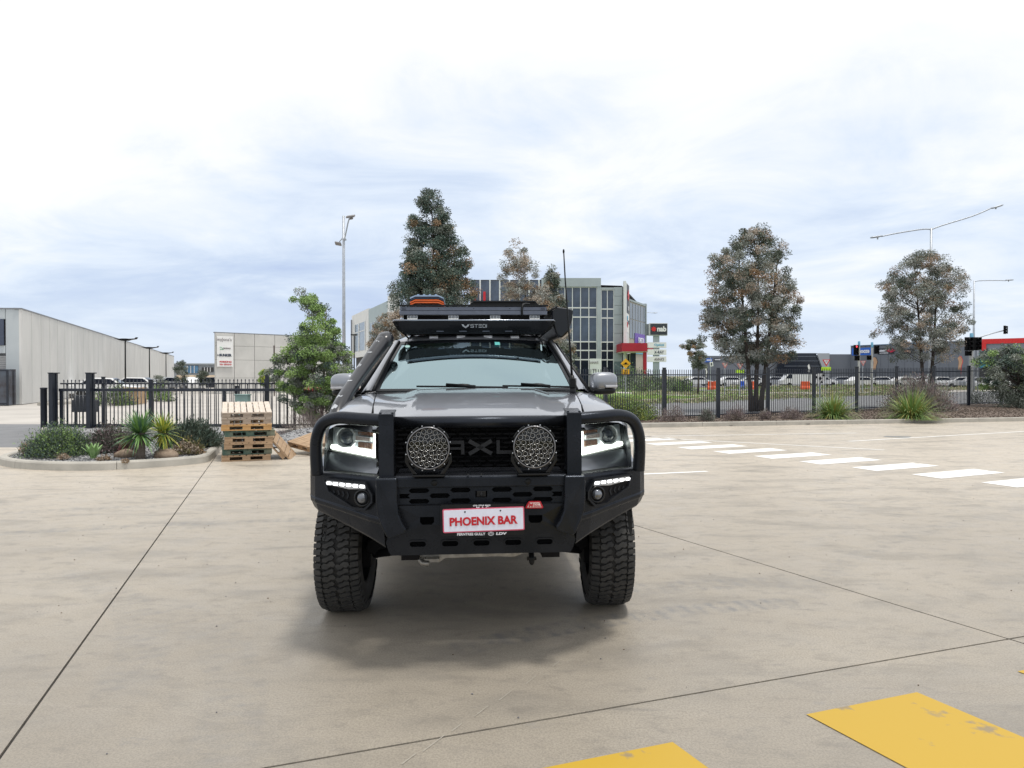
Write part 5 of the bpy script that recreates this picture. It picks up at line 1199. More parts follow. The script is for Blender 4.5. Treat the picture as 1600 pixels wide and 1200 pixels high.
Gr = leafmat('leaf_rust', (0.218, 0.136, 0.078), (0.328, 0.227, 0.136)); Gt = leafmat('leaf_tan', (0.320, 0.257, 0.195), (0.435, 0.366, 0.293)); Gb = leafmat('leaf_fresh_green', (0.156, 0.265, 0.078), (0.296, 0.421, 0.140)); Gy = leafmat('leaf_yellow_green', (0.24, 0.30, 0.05), (0.34, 0.36, 0.08)); Gv = leafmat('twig_mauve', (0.17, 0.125, 0.13), (0.26, 0.20, 0.20)); Gw = leafmat('stem_straw', (0.26, 0.22, 0.19), (0.36, 0.32, 0.28))
Gbt = leafmat('leaf_blue_green', (0.061, 0.099, 0.080), (0.122, 0.172, 0.139))
def prof_px(rows, D, z0, cxpx):
    """crown outline measured on the photo: (y, left x, right x) -> (z, radius, x offset), all in metres at distance D"""
    out = []
    for y_, xl, xr in sorted(rows, key=lambda r_: -r_[0]):
        out.append((HC - (y_ - YH) * D / F - z0, (xr - xl) / 2 * D / F, ((xl + xr) / 2 - cxpx) * D / F))
    return out
D = 33.0
tree('gum_tree', 'broad grey-green tree with three dark trunks just behind the right fence', P(1181, 600, D).x, D, 0.0,
     prof_px([(352, 1172, 1192), (375, 1142, 1212), (400, 1112, 1222), (430, 1102, 1238), (465, 1100, 1240), (495, 1098, 1244), (520, 1100, 1246), (545, 1120, 1240), (568, 1150, 1222)], D, 0, 1181), 460, 78000, 0.105, 0.038,
     [Gd, Gm, Gp, Gt, Gr], [0.30, 0.32, 0.12, 0.17, 0.09], trunks=((-0.13, 0, -0.75), (0.0, 0.08, 0.1), (0.12, -0.05, 0.95)), tr_r=0.115, seed=11, gaps=0.14, cs=0.34)
D = 37.0
tree('gum_tree', 'rusty grey tree behind the right fence with a street light rising above it', P(1448, 600, D).x, D, 0.1,
     prof_px([(395, 1430, 1462), (415, 1398, 1482), (440, 1382, 1494), (470, 1376, 1498), (500, 1378, 1500), (520, 1372, 1502), (540, 1385, 1500), (562, 1410, 1485)], D, 0.1, 1448), 370, 56000, 0.10, 0.036,
     [Gm, Gd, Gp, Gt, Gr], [0.34, 0.16, 0.2, 0.17, 0.13], trunks=((-0.1, 0, -0.55), (0.10, 0.1, 0.5)), tr_r=0.11, seed=23, gaps=0.30, cs=0.33)
D = 40.0
tree('gum_tree', 'tall dark green cone-shaped tree rising behind the truck roof rack', P(676, 600, D).x, D, 0.0,
     prof_px([(301, 662, 682), (325, 648, 698), (350, 644, 706), (375, 640, 716), (400, 636, 724), (430, 622, 732), (455, 612, 736), (480, 622, 738), (510, 640, 730), (540, 650, 720)], D, 0, 676), 640, 110000, 0.125, 0.05,
     [Gd, Gbt, Gm, Gr], [0.34, 0.44, 0.15, 0.07], tr_r=0.16, seed=5, gaps=0.05, cs=0.40)
D = 46.0
tree('gum_tree', 'pale brown thin-leaved tree right of the dark cone-shaped tree', P(820, 600, D).x, D, 0.0,
     prof_px([(377, 803, 815), (395, 793, 828), (415, 786, 838), (440, 780, 846), (465, 782, 862), (490, 790, 880), (520, 800, 890), (560, 810, 880)], D, 0, 820), 260, 26000, 0.15, 0.045,
     [Gt, Gp, Gm, Gr], [0.38, 0.28, 0.16, 0.18], tr_r=0.11, seed=9, gaps=0.45, cs=0.36, bark=M_barkg)
D = 52.0
tree('gum_tree', 'slim dark tree in front of the glass office windows', P(866, 600, D).x, D, 0.0,
     prof_px([(415, 855, 863), (432, 850, 870), (455, 850, 876), (480, 850, 886), (505, 855, 890), (530, 858, 892), (560, 862, 900), (585, 866, 900)], D, 0, 866), 200, 22000, 0.15, 0.055,
     [Gm, Gd, Gp, Gr], [0.4, 0.32, 0.14, 0.14], tr_r=0.09, seed=31, gaps=0.15, cs=0.34)
D = 38.0
tree('gum_tree', 'low brown bushy tree between the snorkel and the white building', P(608, 600, D).x, D, 0.0,
     prof_px([(484, 606, 622), (500, 592, 636), (520, 582, 640), (540, 578, 640), (560, 580, 636), (590, 590, 626)], D, 0, 608), 180, 24000, 0.12, 0.04,
     [Gt, Gm, Gr, Gp], [0.38, 0.30, 0.16, 0.16], tr_r=0.07, seed=14, gaps=0.1, cs=0.26, bark=M_barkg)
D = 20.3
tree('lilly_pilly_tree', 'fresh green leafy tree in front of the fence beside the truck mirror', P(492, 600, D).x, D, 0.0,
     prof_px([(456, 470, 492), (475, 448, 506), (500, 442, 520), (525, 440, 540), (550, 440, 546), (575, 436, 552), (600, 430, 560), (620, 438, 556), (645, 470, 548), (662, 490, 540)], D, 0, 492), 520, 80000, 0.058, 0.030,
     [Gd, Gb, Gm, Gbt], [0.08, 0.52, 0.30, 0.10], tr_r=0.06, seed=3, gaps=0.22, cs=0.17, trunks=((0, 0, -0.1), (0.1, 0, 0.25)), bark=M_barkg)
D = 32.0
tree('bottlebrush_tree', 'low spreading dark green tree at the right edge in front of the fence', P(1575, 600, D).x, D - 0.6, 0.15,
     prof_px([(541, 1545, 1585), (550, 1530, 1602), (565, 1524, 1610), (585, 1526, 1612), (605, 1532, 1612), (622, 1548, 1612)], D, 0.15, 1575), 240, 30000, 0.12, 0.034,
     [Gm, Gd, Gbt, Gb], [0.4, 0.28, 0.2, 0.12], tr_r=0.09, seed=41, gaps=0.28, cs=0.26)
D = 62.0
tree('gum_tree', 'small wispy tree left of the broad three-trunked tree', P(1091, 600, D).x, D, 0.0,
     prof_px([(532, 1080, 1094), (540, 1064, 1104), (552, 1066, 1102), (565, 1076, 1102), (576, 1086, 1102)], D, 0, 1091), 70, 7000, 0.16, 0.06, [Gd, Gm, Gr], [0.4, 0.4, 0.2], tr_r=0.08, seed=51, cs=0.26, gaps=0.2)
for i, (px_, D, yt, w_, lb, m2) in enumerate(((249, 60, 576, 13, 'small grey-leaved tree left of the far warehouse end', Gm), (284, 66, 566, 11, 'dark round tree beside the far end of the warehouse wall', Gd), (316, 70, 572, 9, 'small dark tree before the distant workshop', Gd), (414, 45, 578, 9, 'small bright yellow-green sapling before the concrete wall', Gy), (1180 + 8, 140, 560, 1, None, Gd))):
    if lb is None: continue
    tree('young_tree', lb, P(px_, 600, D).x, D, 0.0, [(z * (587 - yt) / 14, r_ * w_ * D / F) for z, r_ in ((0.6, 0.6), (1.0, 1.0), (1.5, 1.0), (1.5 + 0.4, 0.5))] if px_ != 414 else [(0.9, 0.25), (1.4, 0.42), (1.9, 0.2)], 40, 3000, 0.14, 0.05, [m2, Gm if m2 is not Gy else Gb], [0.7, 0.3], tr_r=0.05, seed=60 + i, cs=0.28 if px_ != 414 else 0.15)
# --- shrubs
def shrub(label, px_, py_, rx, rz_, n, ln, wd, mats, mw, seed, up=0.6, z0=0.12, ry=None, name='shrub', cat='shrub', loc=None, stems=True, group='shrubs in the garden beds', base=0.0):
    rs = np.random.default_rng(seed); c = loc if loc is not None else G(px_, py_, z0)
    e_ = empty(name, (c[0], c[1], z0)); tag(e_, label, cat, group)
    ry = ry or rx * 0.8; nc = max(16, n // 60)
    u = rs.normal(size=(nc, 3)); u[:, 2] = np.abs(u[:, 2]); u /= np.linalg.norm(u, axis=1, keepdims=True); u *= rs.uniform(0.35, 1, (nc, 1)) ** 0.5
    cc = u * np.array([rx, ry, rz_]) * (1 + 0.18 * rs.normal(size=(nc, 1)) * 0.6); cc[:, 2] = np.maximum(cc[:, 2], 0.02) + base
    s = 0.26 * min(rx, rz_) + 0.02; off = rs.normal(size=(nc, n // nc, 3)) * s * 0.55
    Lc = (cc[:, None] + off).reshape(-1, 3); Lc[:, 2] = np.abs(Lc[:, 2]); d = np.repeat(u, n // nc, 0) + rs.normal(size=Lc.shape) * 0.55; d[:, 2] += up
    V, Q = leaves(Lc, d, ln, wd, rs); mi = np.repeat(rs.choice(len(mats), nc, p=mw), n // nc); sw = rs.uniform(0, 1, len(mi)) < 0.3; mi = np.where(sw, rs.integers(0, len(mats), len(mi)), mi)
    np_mesh('foliage', V, Q, mats, mi, e_)
    b = MB()
    for i in range(min(nc, 26)): q = Vector(cc[i]); b.tube([(q.x * 0.08, q.y * 0.08, 0), q * 0.55, q], [0.012, 0.008, 0.003], 4, caps=False)
    b.build('stems', M_barkg, e_)
    return e_
def blades(label, x, y, z0, n, h, spread, wd, mats, seed, arch=1.0, name='strappy_plant', cat='plant', trunk=0, base_r=0.08, upb=0.0, group=None, taper=1.0, ball=False):
    """tuft of arching strap leaves"""
    rs = random.Random(seed); e_ = empty(name, (x, y, z0)); tag(e_, label, cat, group)
    V = []; Q = []; mi = []
    for i in range(n):
        th = rs.uniform(0, 2 * math.pi); L_ = h * rs.uniform(0.7, 1.15); lean = rs.uniform(0.05, 1.0) ** 0.8 * spread
        d = Vector((math.cos(th), math.sin(th), 0)); side_ = Vector((-d.y, d.x, 0)); p = d * base_r * rs.random() + Vector((0, 0, trunk))
        a = math.pi / 2 - lean * 0.75 + upb
        if ball: a = rs.uniform(-0.75, 1.5)
        ns = 5; mm = rs.randrange(len(mats)); st_ = len(V)
        for k in range(ns + 1):
            t = k / ns; w_ = wd * (1 - t ** 2.2) * (0.55 + 0.45 * min(1, t * 4)) * 0.5 + 0.0008
            V.append(tuple(p - side_ * w_)); V.append(tuple(p + side_ * w_))
            a -= arch * lean / ns * (0.6 + t); p = p + (d * math.cos(a) + Vector((0, 0, 1)) * math.sin(a)) * L_ / ns
            if p.z < 0.01: p.z = 0.01
        for k in range(ns): Q.append((st_ + 2 * k, st_ + 2 * k + 1, st_ + 2 * k + 3, st_ + 2 * k + 2)); mi.append(mm)
    np_mesh('leaves', np.array(V), np.array(Q), mats, np.array(mi), e_)
    if trunk:
        b = MB(); b.tube([(0, 0, -0.05), (0.01, 0, trunk * 0.5), (0, 0, trunk + 0.05)], [0.085, 0.075, 0.085], 12)
        for k in range(7): b.lathe([(0.078, 0), (0.092, 0.012), (0.078, 0.024)], (0, 0, trunk * k / 7), n=12)
        b.build('stem', M_barkg, e_)
    return e_
# island planting
shrub('broad fine-leaved green shrub at the left end of the gravel island', 98, 712, 0.56, 0.52, 14000, 0.055, 0.015, [Gbt, Gd, Gb], [0.45, 0.3, 0.25], 101, loc=(-8.45, 13.75), z0=0.10)
shrub('dark mauve-brown shrub between the broad green shrub and the yucca', 165, 700, 0.44, 0.50, 8000, 0.05, 0.018, [Gv, Gd, M_bark], [0.6, 0.25, 0.15], 102, loc=(-7.75, 14.3), z0=0.12)
shrub('low reddish shrub tucked behind the yucca on its left', 188, 700, 0.22, 0.24, 1400, 0.05, 0.02, [leafmat('leaf_crimson', (0.11, 0.03, 0.035), (0.2, 0.06, 0.06)), Gv], [0.7, 0.3], 103, loc=(-7.30, 13.95), z0=0.12)
shrub('orange-brown ground shrub at the far left tip of the island', 53, 700, 0.24, 0.2, 1500, 0.045, 0.02, [Gr, Gt], [0.6, 0.4], 104, loc=(-9.05, 13.85), z0=0.12)
shrub('dark strappy shrub between the yucca and the pallets', 300, 690, 0.58, 0.46, 8000, 0.11, 0.018, [Gd, Gbt], [0.6, 0.4], 105, loc=(-6.62, 15.2), z0=0.14, up=0.9)
shrub('low bronze-green shrub near the kerb right of the yucca', 300, 700, 0.26, 0.22, 1700, 0.05, 0.024, [Gt, leafmat('leaf_olive', (0.11, 0.11, 0.04), (0.19, 0.18, 0.07)), Gr], [0.4, 0.4, 0.2], 106, loc=(-6.12, 13.95), z0=0.12)
for i, (px_, py_, s_) in enumerate(((162, 718, 0.12), (98, 716, 0.10), (195, 722, 0.06), (268, 712, 0.07))):
    c = G(px_, py_, 0.12); shrub(['orange succulent groundcover between the two rocks', 'small orange groundcover beside the rounded rock', 'tiny straw-coloured tuft near the kerb under the yucca', 'tiny bronze tuft beside the flat rock'][i], 0, 0, s_, s_ * 0.5, 500, 0.035, 0.018, [Gr, Gt], [0.6, 0.4], 110 + i, loc=(c.x, c.y), z0=0.11)
Yg = leafmat('yucca_green', (0.11, 0.22, 0.06), (0.20, 0.34, 0.11), 3); Yy = leafmat('yucca_yellow', (0.36, 0.38, 0.05), (0.50, 0.50, 0.10), 3)
blades('green spiky yucca with a short brown trunk in the gravel island', -6.70, 13.25, 0.10, 300, 0.47, 1.55, 0.034, [Yg, Yg, leafmat('yucca_blue', (0.065, 0.143, 0.091), (0.130, 0.221, 0.143), 3)], 1, arch=0.35, name='yucca', trunk=0.45, ball=True, base_r=0.05)
blades('yellow-leaved yucca close behind the green one', -6.52, 13.75, 0.10, 190, 0.44, 1.4, 0.030, [Yy, Yy, Yg], 2, arch=0.5, name='yucca', trunk=0.42, ball=True, base_r=0.05)
ag = empty('agave', (-7.55, 13.25, 0.11)); tag(ag, 'pale green agave with broad upright leaves in the gravel island', 'agave'); M_ag = leafmat('agave_green', (0.20, 0.34, 0.12), (0.30, 0.44, 0.20), 4)
for k in range(15):
    th = k * 2.4; lean = 0.10 + 0.038 * k; L_ = 0.29 - 0.004 * k; rows = []
    for j in range(6):
        t = j / 5; r_ = lean * L_ * t * (0.6 + 0.6 * t); z = L_ * t * math.cos(lean * 0.8 * t); w_ = 0.042 * math.sin(math.pi * (0.18 + 0.80 * t)) + 0.001
        d = Vector((math.cos(th), math.sin(th), 0)); s_ = Vector((-d.y, d.x, 0)); c_ = d * (0.02 + r_) + Vector((0, 0, z)); rows.append([c_ - s_ * w_ + d * 0.012, c_, c_ + s_ * w_ + d * 0.012])
    MB().grid(rows).build('leaf', M_ag, ag)
# gravel bed behind the pallets: dry twigs
shrub('bare twiggy grey shrub behind the gravel heap', 0, 0, 0.75, 0.62, 3000, 0.16, 0.006, [Gw, Gv, M_barkg], [0.4, 0.35, 0.25], 120, loc=(-5.2, 19.2), z0=0.1, up=1.0)
# right bed, along the fence
def bedpt(px_, py_): return G(px_, py_, 0.10)
for i, (px_, py_, r_, h, kind, lb) in enumerate((
    (990, 656, 0.85, 0.72, 'g', 'bright yellow-green hedge shrub beside the truck mirror'), (960, 650, 0.7, 0.7, 'g', 'green shrub partly hidden behind the bull bar'), (1052, 659, 0.46, 0.44, 'm', 'mauve-brown low shrub right of the bright green hedge shrub'), (1108, 658, 0.24, 0.36, 'o', 'thin olive-brown shrub left of the first bay post'), (1152, 657, 0.36, 0.42, 'm', 'round mauve-brown shrub left of the three-trunked tree'), (1199, 657, 0.20, 0.36, 'm', 'narrow mauve-brown shrub right of the three-trunked tree'), (1240, 656, 0.34, 0.42, 'm', 'round mauve-brown shrub left of the nearer strappy clump'))):
    c = bedpt(px_, py_); ms_ = {'g': ([Gb, Gy, Gd], [0.5, 0.25, 0.25]), 'm': ([Gv, M_barkg, Gw], [0.6, 0.2, 0.2]), 'o': ([Gm, Gv, Gd], [0.4, 0.35, 0.25])}[kind]
    shrub(lb, 0, 0, r_, h, 6500 if kind == 'g' else 2600, 0.06 if kind == 'g' else 0.055, 0.028 if kind == 'g' else 0.012, *ms_, 130 + i, loc=(c.x, c.y + (0.35 if kind == 'g' else 0.2)), z0=0.10)
Lg = leafmat('lomandra_green', (0.111, 0.195, 0.052), (0.221, 0.325, 0.104), 2); Ly = leafmat('lomandra_gold', (0.25, 0.24, 0.06), (0.36, 0.32, 0.10), 2)
c = bedpt(1302, 655); blades('nearer of the two green strappy grass clumps at the kerb', c.x, c.y, 0.1, 760, 0.98, 1.45, 0.024, [Lg, Lg, Ly, Gb], 5, arch=1.25, name='strappy_clump', group='strappy grass clumps along the right kerb', base_r=0.25)
c = bedpt(1424, 655); blades('larger green strappy clump in front of the dry lavender bush', c.x, c.y, 0.1, 900, 1.10, 1.5, 0.024, [Lg, Lg, Ly, Gb], 6, arch=1.25, name='strappy_clump', group='strappy grass clumps along the right kerb', base_r=0.3)
shrub('pale dry lavender bush behind the larger strappy clump', 0, 0, 1.15, 1.12, 14000, 0.15, 0.022, [Gw, Gv, Gm], [0.40, 0.45, 0.15], 150, loc=(P(1437, 0, 29.2).x, 29.2), z0=0.2, up=1.1)
shrub('brown twiggy bush at the right flank of the lavender bush', 0, 0, 0.42, 0.46, 1900, 0.09, 0.012, [Gv, M_barkg], [0.7, 0.3], 151, loc=(P(1478, 0, 29.0).x, 29.0), z0=0.2)
shrub('dark green bush at the foot of the right edge tree', 0, 0, 1.0, 0.75, 5200, 0.10, 0.022, [Gd, Gm], [0.7, 0.3], 152, loc=(P(1604, 0, 30.8).x, 30.8), z0=0.25)
shrub('thin dark shrub left of the bottlebrush trunk behind the fence', 0, 0, 0.7, 0.7, 1600, 0.10, 0.02, [Gm, Gd], [0.5, 0.5], 153, loc=(P(1535, 0, 35.5).x, 35.5), z0=0.1)
# verge growth beyond the road
def strip_veg(name, pts, wdt, h, n, mats, ln, wd, seed, dens=None):
    rs = np.random.default_rng(seed); pts = [Vector((p[0], p[1])) for p in pts]; L_ = [0]
    for a, c in zip(pts, pts[1:]): L_.append(L_[-1] + (c - a).length)
    t = rs.uniform(0, L_[-1], n); xs = np.interp(t, L_, [p.x for p in pts]); ys_ = np.interp(t, L_, [p.y for p in pts]) + rs.normal(size=n) * wdt / 2
    hh = h * (0.4 + 0.6 * np.abs(np.sin(t * 0.9 + seed) * np.sin(t * 0.37 + 1))) * rs.uniform(0.2, 1, n)
    V, Q = leaves(np.stack([xs, ys_, hh - 0.05], 1), np.stack([rs.normal(size=n) * .5, rs.normal(size=n) * .5, np.ones(n)], 1), ln, wd, rs)
    o = np_mesh(name, V, Q, mats, rs.integers(0, len(mats), n)); tag(o, kind='stuff')
Go = leafmat('verge_olive', (0.19, 0.20, 0.08), (0.30, 0.29, 0.14)); Gs = leafmat('verge_straw', (0.34, 0.31, 0.20), (0.46, 0.42, 0.30))
strip_veg('verge_grass', [(6, 42.5), (11, 45.5), (18, 52.5), (40, 70)], 2.0, 0.34, 11000, [Go, Gb, Gs, Gs], 0.24, 0.05, 1)
strip_veg('verge_grass', [(10, 61), (20, 66), (46, 82), (80, 102)], 4.0, 0.40, 9000, [Go, Gs, Gb, Gs], 0.3, 0.08, 2)
strip_veg('verge_grass', [(26, 88), (60, 104), (100, 118)], 5, 0.5, 7000, [Go, Gs, Gb], 0.4, 0.1, 3)
strip_veg('fence_line_grass', [(3.6, 26.2), (9, 28.7), (22, 35.3)], 0.5, 0.16, 5200, [Go, Gs, Gb], 0.10, 0.02, 4)
strip_veg('lawn_grass', [(0, 50), (11, 53), (22, 62)], 7, 0.08, 9000, [Gb, Gy, Gb], 0.14, 0.05, 5)
# plants before the office
for i, (px_, D, r_, h, lb) in enumerate(((985, 78, 2.6, 2.2, 'green garden shrub under the red portico'), (1010, 74, 2.2, 1.9, 'grey-green garden shrub left of the pylon sign base'), (1045, 72, 2.0, 1.5, 'low green shrub right of the pylon sign'), (1066, 70, 1.3, 1.2, 'small mixed shrub by the garden path'))):
    shrub(lb, 0, 0, r_, h, 3200, 0.20, 0.07, [Gd, Gm, Gb, Gp], [0.4, 0.3, 0.2, 0.1], 170 + i, loc=(P(px_, 0, D).x, D), z0=0, group='shrubs in front of the office')
shrub('green shrub by the timber crate behind the left fence', 0, 0, 1.0, 1.0, 3000, 0.12, 0.05, [Gd, Gb], [0.6, 0.4], 180, loc=(P(178, 0, 40).x, 40), z0=0, group='shrubs behind the left fence')
shrub('green shrub between the crate and the far trees', 0, 0, 1.0, 0.8, 2400, 0.12, 0.05, [Gb, Gd], [0.5, 0.5], 181, loc=(P(245, 0, 46).x, 46), z0=0, group='shrubs behind the left fence')
# ================================================================ BUILDINGS
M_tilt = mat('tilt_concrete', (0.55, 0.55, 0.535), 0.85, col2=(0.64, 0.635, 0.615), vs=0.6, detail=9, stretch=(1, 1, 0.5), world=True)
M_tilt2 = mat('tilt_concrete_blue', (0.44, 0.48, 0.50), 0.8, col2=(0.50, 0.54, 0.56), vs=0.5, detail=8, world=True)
M_gap = mat('panel_gap', (0.06, 0.06, 0.06), 0.9, var=0.2, vs=9)
M_flash = mat('flashing', (0.20, 0.21, 0.23), 0.5, var=0.1, vs=5)
def qbox(name, a, c, th, z0, z1, m, parent, bevel=0.0):
    """upright slab from a to c (x,y), thickness th behind its face"""
    a = Vector((a[0], a[1], 0)); c = Vector((c[0], c[1], 0)); d = (c - a).normalized(); n = Vector((-d.y, d.x, 0)) * th
    vs = [a, c, c + n, a + n]; b = MB()
    b.add([(v.x, v.y, z0) for v in vs] + [(v.x, v.y, z1) for v in vs], [(3, 2, 1, 0), (4, 5, 6, 7), (0, 1, 5, 4), (1, 2, 6, 5), (2, 3, 7, 6), (3, 0, 4, 7)])
    return b.build(name, m, parent, bevel=bevel, seg=1)
# --- long warehouse at left
wh = empty('warehouse', (-27.4, 41, 0)); tag(wh, 'long pale concrete panel warehouse receding along the left side', 'warehouse'); wh.location = (0, 0, 0)
c0 = Vector((-27.4, 41.0)); c1 = Vector((-64.8, 141.0)); u = (c1 - c0).normalized(); L_ = (c1 - c0).length; HW = 5.3
lw_ = Vector((-u.y, u.x)); 
qbox('wall', (c0.x - 0.30, c0.y + 0.6), (c1.x - 0.1, c1.y), 0.2, 0, HW - 0.05, M_gap, wh)
pn = 2.22; n = int(L_ / pn); src = None
for k in range(n):
    b = MB(); 
    if src is None:
        b.bb((0.0, -0.08, 0.0), (pn - 0.06, 0.04, HW)); src = b.build('panel', M_tilt, wh, bevel=0.0); o = src
    else: o = inst(src, (0, 0, 0), parent=wh)
    p = c0 + u * (k * pn); o.location = (p.x, p.y, 0); o.rotation_euler = (0, 0, math.atan2(u.y, u.x))
b = MB(); qbox('roof_flashing', (c0.x - 0.0 + 0.12, c0.y), (c1.x + 0.12, c1.y), 0.4, HW, HW + 0.07, M_flash, wh)
fx0 = c0 - Vector((16, 1.4))
def FW(t): return c0 + (fx0 - c0) * t                         # along the front face, away from the corner
for k, (t0, t1, z0, z1) in enumerate(((0.0, 0.046, 0, HW), (0.048, 0.35, 4.75, HW), (0.048, 0.35, 2.85, 3.28), (0.35, 0.355, 0, HW), (0.358, 0.75, 0, HW), (0.755, 1, 0, HW))):
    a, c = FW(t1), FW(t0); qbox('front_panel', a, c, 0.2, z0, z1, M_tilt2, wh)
qbox('roof_flashing', FW(1.0) + Vector((0, -0.03)), FW(0) + Vector((0, -.03)), 0.3, HW, HW + 0.07, M_flash, wh)
qbox('roller_door_frame', FW(0.35) + Vector((0, .35)), FW(0.048) + Vector((0, .35)), 0.1, 0, 2.85, M_flash, wh)
M_roll = mat('roller_door', (0.42, 0.42, 0.42), 0.5, var=0.05, vs=4)
a, c = FW(0.348) + Vector((0, .2)), FW(0.052) + Vector((0, .2))
for k in range(22): qbox('roller_slat', a, c, 0.05 + 0.02 * (k % 2), 0.02 + k * 0.123, 0.02 + k * 0.123 + 0.105, M_roll, wh)
sg = qbox('sign_panel', FW(0.35) + Vector((0, -.08)), FW(0.05) + Vector((0, -.08)), 0.06, 3.29, 4.74, mat('sign_slate', (0.055, 0.07, 0.11), 0.5, var=0.05, vs=5), wh)
q = FW(0.11); text('sign_lettering', 'WAREHOUSE', 2.6, 0.22, (q.x - 0.65, q.y - 0.15, 3.72), M_print, sg, thick=0.02, bold=0.03); text('sign_lettering', 'SALES', 1.6, 0.22, (q.x - 0.6, q.y - 0.15, 4.08), M_red, sg, thick=0.02, bold=0.03)
b = MB(); b.add([(c0.x, c0.y, HW - .1), (c1.x, c1.y, HW - .1), (c1.x - 40, c1.y - 8, HW - .1), (fx0.x, fx0.y, HW - .1)], [(0, 1, 2, 3)]); b.build('roof', M_flash, wh)
# fenced bin store at the corner
cg = empty('mesh_cage', (-28.15, 39.6, 0)); tag(cg, 'dark steel cage of bins and crates against the warehouse front', 'cage')
for x in (-1.6, -0.55, 0.1, 1.0): b = MB(); b.bb((x - 0.04, -0.04, 0), (x + 0.04, 0.04, 1.9)); b.build('post', M_fence, cg)
for z in (0.1, 1.88): b = MB(); b.bb((-1.6, -0.03, z - 0.03), (1.0, 0.03, z + 0.03)); b.build('rail', M_fence, cg)
b = MB(); b.bb((-1.6, 0.5, 0), (1.05, 0.6, 1.95)); b.bb((0.55, 0.0, 0), (1.0, 0.4, 1.9)); b.build('screen', mat('rusty_grey_screen', (0.055, 0.05, 0.055), 0.8, col2=(0.10, 0.12, 0.15), vs=1.5), cg)
b = MB(); b.blob((-0.6, 0.25, 0.5), (0.5, 0.25, 0.5), 12, 4); b.blob((0.1, 0.25, 0.4), (0.4, 0.2, 0.45), 12, 3); b.build('bin', M_satin, cg)
# --- lower concrete building with the tenant board
cb = empty('concrete_building'); tag(cb, 'raw concrete building carrying a tall white tenant sign board', 'building')
A = P(336.5, 520, 66); B_ = P(520, 527, 74.5); A.z = B_.z = 0
d = (B_ - A).normalized(); HB = 5.45
M_raw = mat('raw_concrete', (0.46, 0.455, 0.435), 0.88, col2=(0.58, 0.57, 0.545), vs=0.35, detail=10, world=True)
def tp_(p_): k = (p_ - 800) / F; return (k * A.y - A.x) / (d.x - k * d.y)
edges = [0, tp_(366.5), tp_(398), tp_(429.5), tp_(462), (B_ - A).length]
for e0, e1 in zip(edges, edges[1:]):
    p, q = A + d * (e0 + 0.02), A + d * (e1 - 0.02); z = 0
    for z0, z1 in ((0, 1.38), (1.40, 3.03), (3.05, 4.3), (4.32, HB)): qbox('panel', (p.x, p.y), (q.x, q.y), 0.22, z0, z1, M_raw, cb)
qbox('wall', (A.x - 0.05, A.y + 0.15), (B_.x - .15, B_.y + 0.10), 0.12, 0, HB - 0.02, M_gap, cb)
qbox('parapet_cap', (A.x - 0.03, A.y - 0.03), (B_.x, B_.y - 0.03), 0.3, HB, HB + 0.08, M_flash, cb)
nb = Vector((-d.y, d.x, 0)); qbox('side_wall', (A.x * 1.25 + 1.5, A.y * 1.25), (A.x + 0.05, A.y + 0.2), 0.2, 0, HB, M_raw, cb)
ang = math.atan2(d.y, d.x)
sa = A + d * tp_(338.3); sb = A + d * tp_(363.2)
sgn = qbox('sign_board', (sa.x + 0.1, sa.y - 0.1), (sb.x + 0.1, sb.y - 0.1), 0.08, HC + 14.0 * 66.5 / F, HC + 61.8 * 66.5 / F, M_white, cb)
def on_board(body, pxc, pyc, wpx, hpx, m, bold=0.03, shear=0):
    q_ = A + d * tp_(pxc); p = P(pxc, pyc, q_.y - 0.17);  text('sign_lettering', body, wpx * 66.6 / F * 1.15, hpx * 66.6 / F, (p.x, p.y, p.z), m, sgn, rz=ang, thick=0.01, bold=bold, shear=shear)
M_ink = mat('ink_navy', (0.02, 0.035, 0.07), 0.6, var=0.05, vs=9); M_inkg = mat('ink_grey', (0.20, 0.18, 0.19), 0.6, var=0.05, vs=9); M_gr = mat('ink_green', (0.05, 0.30, 0.12), 0.6, var=0.05, vs=9)
on_board("myJona's", 351, 531, 20, 6.5, M_inkg, 0.0); on_board('OMNIBUILD', 354.5, 544.3, 11, 2.2, M_inkg); on_board('THE', 340.6, 555, 2.2, 2.2, M_ink); on_board('BUNKER', 352.6, 555, 17.0, 4.2, M_ink, 0.05)
on_board('PARKING', 352.8, 565.3, 16.5, 2.6, M_red, 0.04); on_board('50m BEHIND', 352.8, 569.5, 16.5, 2.2, M_red, 0.02)
p = P(345, 545, (A + d * tp_(345)).y); b = MB()
arc_ = [(p.x + 0.22 * math.cos(a) - 0.0, p.z - 0.05 + 0.20 * math.sin(a)) for a in [math.pi * k / 12 for k in range(13)]]; arc_ += [(p.x - 0.30, p.z - 0.07)]
b.tube([(x, p.y - 0.18 - 0.0, z) for x, z in [(p.x + 0.35, p.z - 0.07)] + arc_ + [(p.x + 0.35, p.z - 0.07)]], 0.022, 6); b.build('green_emblem', M_gr, sgn)
p = P(340.5, 567.5, 66.4); b = MB(); b.box((p.x, p.y - 0.2, p.z + 0.11), (0.10, 0.02, 0.14)); b.box((p.x, p.y - 0.2, p.z - 0.13), (0.12, 0.02, 0.14)); b.box((p.x, p.y - 0.2, p.z), (0.05, 0.02, 0.36)); b.build('arrow', M_red, sgn)
b = MB(); b.lathe([(0.06, 0), (0.06, 3.9), (0.09, 3.95), (0, 4.0)], n=8); pl0 = P(428.5, 600, 58); o = b.build('bollard_light', mat('brown_pole', (0.12, 0.10, 0.09), 0.6, var=0.1, vs=5), loc=(pl0.x, 58, 0)); tag(o, 'thin brown pole in front of the concrete building', 'pole')
